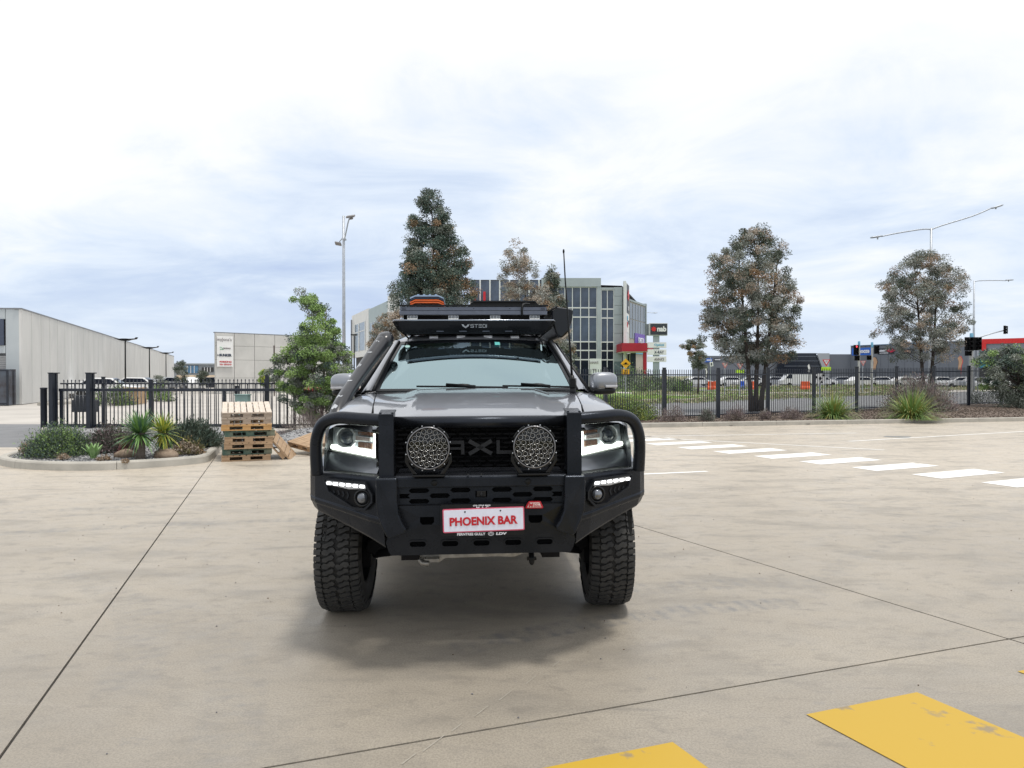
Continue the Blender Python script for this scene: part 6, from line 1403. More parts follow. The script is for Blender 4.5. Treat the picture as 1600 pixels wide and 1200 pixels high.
# --- distant workshop between them
dw = empty('workshop', (0, 0, 0)); tag(dw, 'distant low workshop with blue glazing seen between the two concrete buildings', 'building')
a, c = P(262, 570, 150), P(345, 570, 150); H = lambda y_: HC + (587 - y_) * 150 / F
qbox('wall', (a.x, 150), (c.x, 150), 6, 0, H(569.5), mat('workshop_grey', (0.30, 0.32, 0.34), 0.7, var=0.05, vs=1), dw); qbox('roof', (a.x - 1, 149.5), (c.x, 149.5), 7, H(569.4), H(567.6), mat('workshop_roof', (0.40, 0.44, 0.47), 0.6, var=0.05, vs=1), dw)
for x0, x1, mm in ((288, 310, mat('blue_glazing', (0.10, 0.22, 0.36), 0.15, var=0.2, vs=0.5)), (316, 334, M_gap)):
    w_ = qbox('window', (P(x0, 0, 150).x, 149.8), (P(x1, 0, 150).x, 149.8), 0.15, H(583 if x0 < 300 else 581), H(571.5 if x0 < 300 else 574), mm, dw)
    for k in range(1, 4): xx = P(x0 + (x1 - x0) * k / 4, 0, 150).x; qbox('mullion', (xx - .06, 149.7), (xx + .06, 149.7), 0.08, H(583 if x0 < 300 else 581), H(571.5 if x0 < 300 else 574), M_white, w_)
o = qbox('sand_bank', (P(270, 0, 120).x, 120), (P(342, 0, 120).x, 120), 8, -0.1, 1.7, mat('sandstone_bank', (0.36, 0.28, 0.20), 0.9, col2=(0.46, 0.38, 0.28), vs=0.8, world=True), None, bevel=0.5); tag(o, 'low sandy embankment below the distant workshop', 'embankment')
# --- glass office
of = empty('office_building'); tag(of, 'three-storey office with dark glass grid, grey-green piers and a bank sign fin', 'office building')
DO = 95.0; S = DO / F
X = lambda px_: (px_ - 800) * S
Z = lambda py_: HC + (587 - py_) * S
M_gg = mat('grey_green_cladding', (0.32, 0.365, 0.385), 0.6, col2=(0.36, 0.41, 0.43), vs=0.4, world=True); M_mull = mat('white_mullion', (0.66, 0.68, 0.68), 0.5, var=0.04, vs=2)
M_off = mat('office_glass', (0.065, 0.088, 0.135), 0.06, coat=0.0, var=0.45, vs=0.35, spec=0.5)
M_off2 = mat('office_glass_lower', (0.012, 0.018, 0.032), 0.10, var=0.35, vs=0.6, spec=0.25)
_pm = {}
def pane(x0, x1, z0, z1, y, parent, m=M_off):
    key = (round(x1 - x0, 2), round(z1 - z0, 2), m.name)
    if key not in _pm:
        b = MB(); b.bb((0, 0, 0), (x1 - x0, 0.04, z1 - z0)); o = b.build('window_pane', m); _pm[key] = o.data
    else: o = bpy.data.objects.new('window_pane', _pm[key]); C.objects.link(o)
    o.parent = parent; o.location = (x0, y + random.uniform(-0.004, 0.004), z0); o.rotation_euler = (random.uniform(-.004, .004), 0, random.uniform(-.006, .006))
def face(name, px0, px1, py0, py1, m, y=DO, th=0.4, parent=of): return qbox(name, (X(px0), y), (X(px1), y), th, Z(py1), Z(py0), m, parent)
face('wall', 735, 938.7, 437, 607, M_gap, DO + 0.25, 6); face('wall', 938, 972, 452, 607, M_gap, DO + 0.25, 6)
def grid_glass(xs, rows, y=DO):
    for x0, x1 in zip(xs, xs[1:]):
        for i, (r0, r1) in enumerate(rows): pane(X(x0) + 0.04, X(x1) - 0.04, Z(r1) + 0.04, Z(r0) - 0.04, y + 0.12, of, M_off2 if i > 2 else M_off)
    b = MB()
    for x_ in xs: b.bb((X(x_) - 0.05, y, Z(rows[-1][1])), (X(x_) + 0.05, y + 0.2, Z(rows[0][0])))
    b.build('mullion', M_mull, of); b = MB()
    for r0, r1 in rows: b.bb((X(xs[0]), y + 0.01, Z(r0) - 0.075), (X(xs[-1]), y + 0.19, Z(r0) + 0.075))
    b.build('transom', M_mull, of)
rowsB = [(448.6, 481), (481, 495.5), (495.5, 534), (534, 547.5), (547.5, 562), (562, 604)]
grid_glass([849, 859.5, 871.5, 882.5, 894.3, 907, 920, 932.3], rowsB)
rowsC = [(453, 483), (483, 497), (497, 534.5), (534.5, 548), (548, 562.2), (562.2, 604)]
grid_glass([939.3, 948.8, 958.8], rowsC)
face('fascia', 846, 938.5, 435, 448.3, M_gg, DO - 0.25, 0.5); face('pier', 932.7, 938.5, 448.4, 606, M_gg, DO - 0.2, 0.4)
qbox('return_wall', (X(846) - 0.3, DO + 6), (X(846), DO - 0.25), 0.3, Z(606), Z(435), M_gg, of)
for i, (y0, y1) in enumerate(((448.7, 463), (463, 477.5), (477.5, 492), (492, 507), (507, 521), (521, 536), (536, 551), (551, 565), (565, 580), (580, 606))): face('cladding_panel', 959.3, 972, y0 + 0.25, y1 - 0.1, M_gg if i < 8 else mat('dark_blue_green_cladding', (0.13, 0.18, 0.20), 0.6, var=0.05, vs=1), DO - 0.1, 0.4)
face('fascia', 938.7, 959.2, 449.5, 452.8, M_gg, DO - 0.1, 0.4)
# left, taller glass behind the trees with red fins
for k in range(8):
    x0 = 735 + k * 15.3; x1 = x0 + 15.3
    if x0 > 850: break
    for r0, r1 in ((438.5, 486), (487, 530), (531, 604)): pane(X(x0) + 0.08, X(x1) - 0.08, Z(r1), Z(r0), DO + 0.12, of)
    b = MB(); b.bb((X(x0) - 0.09, DO - 0.05, Z(604)), (X(x0) + 0.09, DO + 0.2, Z(437.5))); b.build('mullion', M_mull, of)
    if k < 2:
        b = MB(); b.bb((X(x0 + 7.0) - 0.14, DO - 0.9, Z(500)), (X(x0 + 7.0) + 0.14, DO - 0.02, Z(457))); b.build('red_fin', M_red, of)
# sign fin
fin = face('sign_fin', 972.3, 975.6, 441, 600, M_mull, DO - 1.2, 0.6)
a, c = (X(975.7), DO - 1.2), (X(989.5), DO + 2.7)
dv = (Vector(c) - Vector(a)).normalized(); fa = math.atan2(dv.y, dv.x)
side_w = qbox('sign_wall', a, (X(988) * 1.0, DO + 2.6), 0.3, Z(600), Z(443), M_mull, of)
def fpt(t, z, o_=0.04): v = Vector(a).lerp(Vector((X(988), DO + 2.6)), t); return Vector((v.x + dv.y * o_, v.y - dv.x * o_, z))
def fquad(nm, t0, t1, y0, y1, m, o_=0.02, parent=side_w):
    p0, p1 = fpt(t0, 0, o_), fpt(t1, 0, o_); return qbox(nm, (p0.x, p0.y), (p1.x, p1.y), 0.03, Z(y1), Z(y0), m, parent)
M_slate = mat('sign_dark', (0.03, 0.035, 0.045), 0.5, var=0.05, vs=5); M_nabred = mat('bank_red', (0.62, 0.02, 0.02), 0.5, var=0.05, vs=5); M_sky = mat('ink_light_blue', (0.10, 0.42, 0.62), 0.5, var=0.05, vs=5)
fquad('dark_sign', 0.22, 0.88, 444, 489, M_slate); fquad('white_sign', 0.15, 0.9, 490, 519, M_white)
def star(cx, cz, r, mapf, b_, n=8):
    pts = []
    for k in range(2 * n): rr_ = r if k % 2 == 0 else r * 0.62; an = math.pi * k / n + 0.2; pts.append((cx + rr_ * math.cos(an), cz + rr_ * math.sin(an)))
    b_.prism(pts, mapf, 0, 0.03)
fm = lambda u_, v_, w_: fpt(u_, v_, 0.06 + w_ * 1.0)
b = MB(); pts = []
for k in range(16): rr_ = 1.0 if k % 2 == 0 else 0.6; an = math.pi * k / 8; pts.append((0.55 + 0.26 * rr_ * math.cos(an), Z(461) + 0.75 * rr_ * math.sin(an)))
b.prism(pts, fm, 0, 0.03); b.build('red_star', M_nabred, side_w)
p = fpt(0.55, Z(481), 0.08); text('sign_lettering', 'nab', 0.5, 1.0, p, M_print, side_w, rz=fa, thick=0.02, bold=0.03, tilt=R(90))
b = MB(); b.prism([(0.25, Z(494)), (0.45, Z(493)), (0.40, Z(502)), (0.25, Z(500))], fm, 0, 0.02); b.build('logo', M_sky, side_w); b = MB(); b.prism([(0.25, Z(503)), (0.42, Z(504)), (0.38, Z(512)), (0.25, Z(510))], fm, 0, 0.02); b.build('logo', M_nabred, side_w)
p = fpt(0.62, Z(503), 0.08); text('sign_lettering', 'CENTRE', 0.5, 1.5, p, M_ink, side_w, rz=fa, thick=0.02, bold=0.02, tilt=R(90))
# receding flank
r0, r1 = Vector((X(988), DO + 2.6)), Vector((19.1, 105.5)); dd = r1 - r0
def RQ(nm, t0, t1, z0, z1, m, out=0.0, th=0.1, parent=of):
    n_ = Vector((dd.y, -dd.x)).normalized() * out; p, q = r0 + dd * t0 + n_, r0 + dd * t1 + n_; return qbox(nm, (p.x, p.y), (q.x, q.y), th, z0, z1, m, parent)
RQ('flank_wall', 0, 1, 0, 11.5, mat('cream_render', (0.42, 0.39, 0.33), 0.8, var=0.05, vs=1), 0, 5)
for i in range(6):
    for z0, z1 in ((9.2, 11.3), (6.6, 9.1)): RQ('window_pane', i / 6 + 0.015, (i + 1) / 6 - 0.015, z0, z1, mat('pale_flank_glass', (0.10, 0.13, 0.17), 0.12, var=0.2, vs=0.5), 0.05)
RQ('parapet', 0, 1.02, 11.5, 11.75, M_gg, 0.1, 0.4); RQ('end_column', 0.97, 1.03, 0, 11.9, M_gg, 0.15, 0.5)
pv = RQ('purple_sign', 0.30, 0.92, 5.3, 7.4, mat('sign_purple', (0.16, 0.08, 0.42), 0.5, var=0.1, vs=2), 0.12); RQ('blue_sign', 0.22, 0.85, 4.6, 5.3, M_sky, 0.12)
q = r0 + dd * 0.6 + Vector((dd.y, -dd.x)).normalized() * 0.3; text('sign_lettering', 'FITNESS 24', 3.0, 0.9, (q.x, q.y, 6.4), M_print, pv, rz=math.atan2(dd.y, dd.x), thick=0.03, bold=0.02)
b = MB(); b.add([(X(735), DO + .3, Z(437) - .1), (X(972), DO + .3, Z(445) - .1), (19, 105.5, 11), (X(735), DO + 14, Z(437) - .1)], [(0, 1, 2, 3)]); b.build('roof', M_flash, of)
# red portico
po = empty('portico'); tag(po, 'red entrance portico standing in front of the office corner', 'portico'); M_pr = mat('portico_red', (0.38, 0.012, 0.028), 0.5, var=0.08, vs=1); DP = 90; SP = DP / F
xp = lambda q_: (q_ - 800) * SP; zp = lambda q_: HC + (587 - q_) * SP
qbox('beam', (xp(972), DP), (xp(1013), DP), 5.0, zp(549), zp(536), M_pr, po); qbox('beam', (xp(1013.1), DP + 0.01), (xp(1013.1) + 1.4, DP + 4.2), 0.3, zp(549), zp(536.5), M_pr, po)
for x0, x1, y in ((1006, 1011, DP + 0.3), (1015, 1019, DP + 3.6)): qbox('column', (xp(x0), y), (xp(x1), y), 0.4, 0, zp(549), M_pr, po)
qbox('soffit', (xp(973), DP + 0.2), (xp(1012.8), DP + 0.2), 4.6, zp(550), zp(549.1), M_white, po)
qbox('glazed_entry', (xp(984), DP + 4.9), (xp(1004), DP + 4.9), 0.2, 0, zp(551), M_off2, po); b = MB(); [b.bb((xp(x_) - 0.08, DP + 4.8, 0), (xp(x_) + 0.08, DP + 4.88, zp(551))) for x_ in (984, 989, 994)]; b.build('frame', M_mull, po); qbox('dark_pillar', (xp(995), DP + 4.5), (xp(1003), DP + 4.5), 0.3, 0, zp(550), M_ink, po)
ab = qbox('signboard', (xp(919), 88), (xp(936.5), 88), 0.15, 0.3, zp(561), M_mull, None); tag(ab, 'white cafe signboard standing left of the truck mirror', 'signboard')
p = P(927.5, 566.5, 87.9); text('sign_lettering', "ANNA'S", 1.15, 0.30, p, M_inkg, ab, thick=0.02, bold=0.02); p = P(929, 577.5, 87.9); text('sign_lettering', 'PARK', 0.5, 0.18, p, M_inkg, ab, thick=0.02)
# left wing of the office
lwg = empty('office_wing'); tag(lwg, 'white and grey upper storey of the office wing left of the dark tree', 'building')
E0 = Vector((-27.4, 126.0)); E1 = Vector((-15.1, 94.6)); dE = E1 - E0; ZT = 11.8
def LQ(nm, t0, t1, z0, z1, m, out=0.0, th=0.3, parent=lwg):
    n_ = Vector((dE.y, -dE.x)).normalized() * out; p, q = E0 + dE * t0 + n_, E0 + dE * t1 + n_
    return qbox(nm, (p.x, p.y), (q.x, q.y), th, z0, z1, m, parent)
M_wr = mat('white_render', (0.70, 0.70, 0.67), 0.7, var=0.04, vs=0.5, world=True); M_bg = mat('blue_grey_panel', (0.38, 0.45, 0.46), 0.7, var=0.04, vs=0.5, world=True)
def tpx(p_):
    k = (p_ - 800) / F; return (k * E0.y - E0.x) / (dE.x - k * dE.y)
tA, tB = tpx(576), tpx(605.5)
LQ('wall', 0, tA - 0.004, 4.9, ZT, M_wr); LQ('wall', tA + 0.004, tB - 0.004, 5.0, ZT - 0.2, M_bg); LQ('wall', tB + 0.004, 1.05, 5.0, ZT + 0.4, M_wr); LQ('undercroft', 0.02, 1.05, 0, 4.85, M_gap, -0.6, 3); LQ('floor_edge', 0, 1.05, 4.6, 4.88, M_wr, 0.1, 0.5)
for p0, p1 in ((555, 560.8), (562, 570.8)):
    w_ = LQ('window', tpx(p0), tpx(p1), 5.6, 10.0, mat('blue_window', (0.16, 0.21, 0.25), 0.15, var=0.2, vs=1), 0.04, 0.1)
    LQ('transom', tpx(p0), tpx(p1), 8.6, 8.75, M_mull, 0.10, 0.06, w_); LQ('frame', tpx(p0) - 0.004, tpx(p0) + 0.006, 5.5, 10.1, M_mull, 0.1, 0.06, w_); LQ('frame', tpx(p1) - 0.004, tpx(p1) + 0.006, 5.5, 10.1, M_mull, 0.1, 0.06, w_)
w_ = LQ('window', tpx(578), tpx(604), 6.8, 9.4, mat('blue_window', (0.16, 0.21, 0.25), 0.15), 0.04, 0.1)
for k in range(7): t = tpx(578 + k * 4.3); LQ('frame', t - 0.003, t + 0.003, 6.7, 9.5, M_mull, 0.1, 0.06, w_)
b = MB(); b.lathe([(0.14, 0), (0.14, 11.0)], n=8); o = b.build('steel_column', M_flash, loc=(P(549.5, 0, 124).x, 124, 0)); tag(o, 'slim grey column at the left end of the white office wing', 'column')
# --- retail shed at right
rt = empty('retail_building'); tag(rt, 'long low grey retail building with blue and dark shop signs behind the car park', 'retail building')
DR = 150.0; SR = DR / F; xr = lambda q_: (q_ - 800) * SR; zr = lambda q_: HC + (587 - q_) * SR
M_rg = mat('shed_grey', (0.135, 0.15, 0.175), 0.6, col2=(0.155, 0.17, 0.195), vs=0.1, world=True); M_rl = mat('shed_pale', (0.36, 0.38, 0.40), 0.6, var=0.04, vs=0.2)
qbox('wall', (xr(1100), DR), (xr(1218), DR), 10, 0, zr(556), M_rg, rt); qbox('wall', (xr(1290), DR), (xr(1329), DR), 10, 0, zr(553.5), M_rg, rt)
b = MB(); b.add([(xr(1271.5), DR - 1.5, zr(552.3)), (xr(1291), DR - 1.5, zr(552.3)), (xr(1291), DR - 1.5, 0), (xr(1289), DR - 1.5, 0), (xr(1271.5), DR + 4, zr(552.3)), (xr(1291), DR + 4, zr(552.3))], [(3, 2, 1, 0), (0, 1, 5, 4)]); b.add([(xr(1291), DR - 1.5, 0), (xr(1291), DR - 1.5, zr(552.3)), (xr(1291), DR + 3, zr(552.3)), (xr(1291), DR + 3, 0)], [(0, 1, 2, 3)]); b.build('sloping_wall', M_rl, rt)
b = MB(); b.add([(xr(1216), DR - 1, zr(552)), (xr(1271.2), DR - 1, zr(552)), (xr(1288.5), DR - 1, 0), (xr(1206), DR - 1, 0)], [(3, 2, 1, 0)]); b.add([(xr(1216), DR - 1, zr(552)), (xr(1271.2), DR - 1, zr(552)), (xr(1271.2), DR + 4, zr(552)), (xr(1216), DR + 4, zr(552))], [(0, 1, 2, 3)]); b.build('dark_glass_entry', mat('entry_black', (0.008, 0.012, 0.022), 0.15, var=0.2, vs=0.3), rt)
for z_, x1 in ((557.5, 1274), (564.5, 1278), (572.5, 1282)): qbox('entry_line', (xr(1222), DR - 1.2), (xr(x1), DR - 1.2), 0.1, zr(z_), zr(z_) + 0.10, mat('entry_line', (0.14, 0.16, 0.19), 0.5, var=0.1, vs=1), rt)
RB0, RB1 = Vector((xr(1329), 150)), Vector(((1512 - 800) / F * 128, 128)); qbox('tall_wall', RB0, RB1, 10, 0, 7.6, M_rg, rt); qbox('roof_edge', RB0 - Vector((0.2, 0.3)), RB1 - Vector((0, .3)), 0.4, 7.6, 7.72, mat('roof_blue', (0.16, 0.25, 0.38), 0.5, var=0.05, vs=0.5), rt)
for k in range(14): q = RB0.lerp(RB1, k / 14); q2 = RB0.lerp(RB1, (k + 1) / 14 - 0.002); qbox('cladding', q - Vector((0, .12)), q2 - Vector((0, .12)), 0.1, 0.1, 7.55, M_rg, rt)
dB = RB1 - RB0; aB = math.atan2(dB.y, dB.x)
def BQ(nm, p0, p1, y0, y1, m, out=0.3, parent=rt):
    def tp(p_): k = (p_ - 800) / F; return (k * RB0.y - RB0.x) / (dB.x - k * dB.y)
    t0, t1 = tp(p0), tp(p1); q, q2 = RB0 + dB * t0 - Vector((0, out)), RB0 + dB * t1 - Vector((0, out)); Dm = (q.y + q2.y) / 2
    o = qbox(nm, q, q2, 0.1, HC + (587 - y1) * Dm / F, HC + (587 - y0) * Dm / F, m, parent); o['D'] = Dm; return o, (q + q2) / 2, Dm, (q2 - q).length
nB = Vector((dB.y, -dB.x)).normalized(); uB = dB.normalized()
def BT(body, q, sh, zz, wd, ht, m, par, bold=0.03):
    p = q + uB * sh + nB * 0.12; return text('sign_lettering', body, wd, ht, (p.x, p.y, zz), m, par, rz=aB, thick=0.05, bold=bold)
M_sb = mat('sign_blue', (0.02, 0.13, 0.55), 0.5, var=0.04, vs=0.5)
s1, q, Dm, ln_ = BQ('shop_sign', 1329.5, 1360, 543.5, 555, M_sb); BT('snooze', q, ln_ * 0.12, HC + 37.6 * Dm / F, ln_ * 0.62, 0.62, M_print, s1, 0.04)
s1, q, Dm, ln_ = BQ('shop_sign', 1370, 1395.5, 544, 553.5, M_slate); BT('essential', q, -ln_ * 0.12, HC + 39.6 * Dm / F, ln_ * 0.62, 0.52, M_print, s1); BT('FLOORING', q, -ln_ * 0.10, HC + 35.4 * Dm / F, ln_ * 0.55, 0.2, M_print, s1)
q = q + uB * ln_ * 0.34 + nB * 0.15; b = MB(); zc_ = HC + 36.4 * Dm / F; LF = lambda u_, v_, w_: (q.x + uB.x * u_ * 2.0 + nB.x * w_, q.y + uB.y * u_ * 2.0 + nB.y * w_, zc_ + v_)
for an in (-50, -18, 18, 50): b.prism([(0, -0.1), (0.5 * math.sin(R(an - 12)), 0.5 * math.cos(R(an - 12))), (0.72 * math.sin(R(an)), 0.72 * math.cos(R(an))), (0.5 * math.sin(R(an + 12)), 0.5 * math.cos(R(an + 12)))], LF, 0, 0.05)
b.build('leaf_emblem', mat('emblem_crimson', (0.55, 0.01, 0.06), 0.5, var=0.05, vs=3), s1)
s1, q, Dm, ln_ = BQ('shop_sign', 1403, 1427, 545, 553, M_slate); BT('Bedding', q, 0, HC + 38 * Dm / F, ln_ * 0.6, 0.5, mat('ink_peach', (0.6, 0.35, 0.25), 0.5, var=0.05, vs=3), s1, 0.02)
s1 = qbox('shop_sign', (xr(1100), DR - .3), (xr(1112), DR - .3), 0.1, zr(566), zr(560), M_sb, rt); text('sign_lettering', 'snooze', 1.0, 0.35, (xr(1107), DR - .5, zr(562.8)), M_print, s1, thick=0.05, bold=0.04)
s1 = qbox('shop_sign', (xr(1115), DR - .3), (xr(1125), DR - .3), 0.1, zr(564), zr(560), M_slate, rt); text('sign_lettering', 'essential', 1.1, 0.3, (xr(1120), DR - .5, zr(561.8)), M_print, s1, thick=0.05, bold=0.04)
# red-topped store
rs_ = empty('red_store'); tag(rs_, 'store with a red roof band and white lettering at the right edge', 'store'); DS = 100.0; SS = DS / F; xs_ = lambda q_: (q_ - 800) * SS; zs_ = lambda q_: HC + (587 - q_) * SS
def SQ(nm, p0, p1, y0, y1, m, out=0.0, th=0.2, parent=rs_): a_ = Vector((xs_(p0), DS - out)); c_ = Vector((xs_(p1), DS - out - (p1 - p0) * 0.075)); return qbox(nm, a_, c_, th, zs_(y1), zs_(y0), m, parent)
SQ('wall', 1532, 1680, 537, 606, mat('store_grey', (0.20, 0.22, 0.26), 0.6, var=0.04, vs=0.5), 0, 8); SQ('red_band', 1532, 1680, 530, 537.5, M_nabred, 0.25, 0.5); SQ('red_corner', 1531.5, 1536, 537.6, 548, M_nabred, 0.25)
SQ('teal_panel', 1528, 1545, 552, 575, mat('teal_panel', (0.03, 0.20, 0.28), 0.5, var=0.1, vs=0.5), 0.2); SQ('teal_panel', 1560, 1575, 552, 565, mat('teal_panel', (0.03, 0.20, 0.28), 0.5), 0.2)
SQ('red_block', 1588, 1680, 552, 600, M_nabred, 0.2); SQ('dark_doors', 1530, 1588, 576, 604, M_gap, 0.1)
for i, (p0, y0, w_, h_) in enumerate(((1541, 557, 8, 7), (1551, 576, 5, 5))): SQ('poster', p0, p0 + w_, y0, y0 + h_, M_nabred, 0.3)
text('sign_lettering', 'WEST COAST', 8.6, 0.75, (xs_(1632), DS - 7.6 - 0.4, zs_(543)), M_print, rs_, rz=-math.atan2(0.075, SS) * 0.9, thick=0.05, bold=0.04)
# ================================================================ STREET FURNITURE
def pole(b, x, y, z0, z1, r0, r1, n=10): b.tube([(x, y, z0), (x, y, (z0 + z1) / 2), (x, y, z1)], [r0, (r0 + r1) / 2, r1], n)
# twin-head light at left
D = 50; e_ = empty('street_light', (P(537.5, 0, D).x, D, 0)); tag(e_, 'tall galvanised light pole with two floodlight heads left of the dark tree', 'street light')
H_ = lambda y_: HC + (587 - y_) * D / F
b = MB(); pole(b, 0, 0, 0, H_(338), 0.13, 0.085); b.lathe([(0.12, 0), (0.15, 0.03), (0.12, 0.12)], (0.05, 0, H_(376)), n=10); b.build('pole', M_galv, e_)
b = MB(); b.tube(smooth_path([(0.02, 0, H_(376)), (0.20, -0.3, H_(368)), (0.40, -0.5, H_(352)), (0.52, -0.6, H_(345))], 4), 0.045, 8); b.build('arm', M_galv, e_)
b = MB(); b.tube(smooth_path([(0.0, 0, H_(366)), (-0.15, 0.3, H_(371)), (-0.40, 0.5, H_(376))], 4), 0.035, 8); b.build('arm', M_galv, e_)
M_head = mat('lamp_head_grey', (0.20, 0.19, 0.185), 0.5, var=0.1, vs=5)
b = MB(); b.box((0.62, -0.65, H_(342)), (0.55, 0.5, 0.12), (R(20), R(-8), 0)); b.box((0.66, -0.62, H_(345)), (0.2, 0.3, 0.12), (R(20), R(-8), 0)); b.build('lamp_head', M_head, e_, bevel=0.02)
b = MB(); b.box((-0.50, 0.55, H_(379)), (0.42, 0.4, 0.10), (R(-18), R(10), 0)); b.build('lamp_head', M_head, e_, bevel=0.02)
def outreach(px_, D, ytop, arms, lb):
    e_ = empty('street_light', (P(px_, 0, D).x, D, 0)); tag(e_, lb, 'street light'); H_ = lambda y_: HC + (587 - y_) * D / F
    b = MB(); pole(b, 0, 0, 0, H_(ytop), 0.13, 0.07); b.build('pole', M_galv, e_)
    for ax, ay in arms:
        x1 = (ax - px_) * D / F; y1 = H_(ay); s_ = 1 if x1 > 0 else -1
        b = MB(); b.tube(smooth_path([(0, 0, H_(ytop) - 0.1), (x1 * 0.15, 0, H_(ytop) + (y1 - H_(ytop)) * 0.12), (x1 * 0.6, 0, H_(ytop) + (y1 - H_(ytop)) * 0.58), (x1 - s_ * 0.6, 0, y1 - 0.05 * s_)], 4), 0.045, 8); a_ = b.build('arm', M_galv, e_)
        b = MB(); b.blob((x1 - s_ * 0.25, 0, y1 + 0.02), (0.42, 0.15, 0.065), 12, 3, rot=(0, -math.atan2(y1 - H_(ytop), x1), 0)); b.lathe([(0.05, 0), (0.05, -0.12), (0, -0.13)], (x1 - s_ * 0.35, 0, y1 - 0.03), n=8); b.build('lamp_head', M_galv, e_)
outreach(1453.5, 50, 357, ((1362, 371), (1562, 324)), 'tall street light with two long arms above the rusty tree')
outreach(1521, 75, 439, ((1580, 438),), 'street light with a single arm right of the rusty tree')
outreach(1000, 140, 488, ((1026, 489),), 'far street light arm just past the office corner')
# solar wing lights at left
for i, (px_, D, y_) in enumerate(((196, 58, 530), (233.7, 76, 543), (259.5, 93, 551.3))):
    e_ = empty('solar_light', (P(px_, 0, D).x, D, 0)); tag(e_, ['nearest wing-shaped light pole in front of the warehouse', 'middle wing-shaped light pole in front of the warehouse', 'farthest wing-shaped light pole in front of the warehouse'][i], 'street light', 'wing-shaped light poles along the warehouse')
    h = HC + (587 - y_) * D / F; M_sp = M_satin
    b = MB(); pole(b, 0, 0, 0, h - 0.05, 0.07, 0.05, 8); b.build('pole', M_sp, e_)
    w_ = 0.82
    b = MB(); b.prism([(-w_, 0.06), (-w_ * 0.5, 0.03), (-0.15, 0.05), (0.15, 0.05), (w_ * 0.5, 0.03), (w_, 0.05), (w_ + 0.12, 0.15), (w_, 0.0), (w_ * 0.5, -0.06), (0.2, -0.13), (-0.2, -0.13), (-w_ * 0.5, -0.07)], lambda u_, v_, q_: (u_, q_, h + v_), -0.2, 0.2); b.build('solar_wing', M_sp, e_)
o = None
b = MB(); b.lathe([(0.07, 0), (0.06, 5.4)], n=8); pl0 = P(553.5, 0, 70); o = b.build('path_light', M_satin, loc=(pl0.x, 70, 0)); tag(o, 'thin dark lamp post at the left end of the white office wing', 'lamp post'); b = MB(); b.box((0, 0, 5.48), (0.6, 0.4, 0.12)); b.build('lamp_head', M_satin, o, bevel=0.02)
# bank pylon
D = 84; SPY = D / F; py = empty('pylon_sign', (P(1026.5, 0, D).x, D, 0)); tag(py, 'tall pylon with a dark bank sign on top and three white tenant panels', 'pylon sign')
ZZ = lambda q_: HC + (587 - q_) * SPY; XX = lambda q_: (q_ - 1026.5) * SPY
b = MB(); b.bb((XX(1021), -0.1, 0), (XX(1030), 0.3, ZZ(524))); b.build('column', M_gg, py)
b = MB(); b.bb((XX(1014), -0.35, ZZ(524.5)), (XX(1042), 0.35, ZZ(505.2))); bx = b.build('sign_box', mat('sign_box_edge', (0.55, 0.56, 0.57), 0.5, var=0.03, vs=3), py, bevel=0.03)
b = MB(); b.bb((XX(1015), -0.38, ZZ(523.4)), (XX(1041.2), -0.36, ZZ(506.2))); b.build('sign_face', M_slate, bx)
b = MB(); star(XX(1020.3), ZZ(514.5), 0.32, FR(-0.42), b); b.build('red_star', M_nabred, bx)
text('sign_lettering', 'nab', 1.02, 0.62, (XX(1032.6), -0.42, ZZ(514.2)), M_white, bx, thick=0.03, bold=0.04)
b = MB(); b.bb((XX(1008.5), 0.3, ZZ(524)), (XX(1014.5), 0.5, ZZ(506))); b.build('sign_box_side', mat('sign_side', (0.16, 0.18, 0.2), 0.5, var=0.05, vs=3), py)
for y0, y1, tx, mm in ((535, 543.5, 'Optical', M_sky), (546, 554.5, 'X-RAY', M_ink), (557, 565.5, "ANNA'S", M_inkg)):
    b = MB(); b.bb((XX(1012), -0.25, ZZ(y1)), (XX(1040.5), 0.25, ZZ(y0))); t_ = b.build('tenant_panel', M_white, py, bevel=0.01); text('sign_lettering', tx, 1.1, 0.34, (XX(1029), -0.28, ZZ((y0 + y1) / 2)), mm, t_, thick=0.02, bold=0.01)
# signs near the road
def sign_post(px_, D, ytop, lb, cat='sign'):
    e_ = empty('road_sign', (P(px_, 0, D).x, D, 0)); tag(e_, lb, cat); b = MB(); b.lathe([(0.03, 0), (0.03, HC + (587 - ytop) * D / F)], n=8); b.build('pole', M_galv, e_); return e_
def give_way(px_, py_, D, size, lb, faded=False, board=None):
    e_ = sign_post(px_, D, py_ - 3, lb); z = HC + (587 - py_) * D / F; s_ = size
    tri = [(-s_, 0.58 * s_), (s_, 0.58 * s_), (0, -1.15 * s_)]
    b = MB(); b.prism(tri, lambda u_, v_, w_: (u_, w_ - 0.06, z + v_), 0, 0.01); t_ = b.build('sign_plate', M_nabred if not faded else mat('faded_red', (0.50, 0.16, 0.15), 0.5, var=0.1, vs=5), e_)
    b = MB(); b.prism([(u_ * 0.62, v_ * 0.62 + 0.0) for u_, v_ in tri], lambda u_, v_, w_: (u_, w_ - 0.075, z + v_ + 0.02), 0, 0.01); b.build('sign_face', M_white if not faded else mat('faded_white', (0.55, 0.45, 0.43), 0.5, var=0.1, vs=5), t_)
    text('sign_lettering', 'GIVE\nWAY', 0.42 * s_ * 1.3, 0.42 * s_, (0, -0.085, z + 0.12 * s_), M_void if not faded else M_inkg, t_, thick=0.004, bold=0.0)
    if board: b = MB(); b.bb((-0.42 * board, -0.05, z - 1.75 * s_ - 0.12), (0.42 * board, -0.03, z - 1.35 * s_ + 0.02)); b.build('warning_board', mat('fluoro_green', (0.45, 0.72, 0.02), 0.5, var=0.15, vs=4), e_)
    return e_
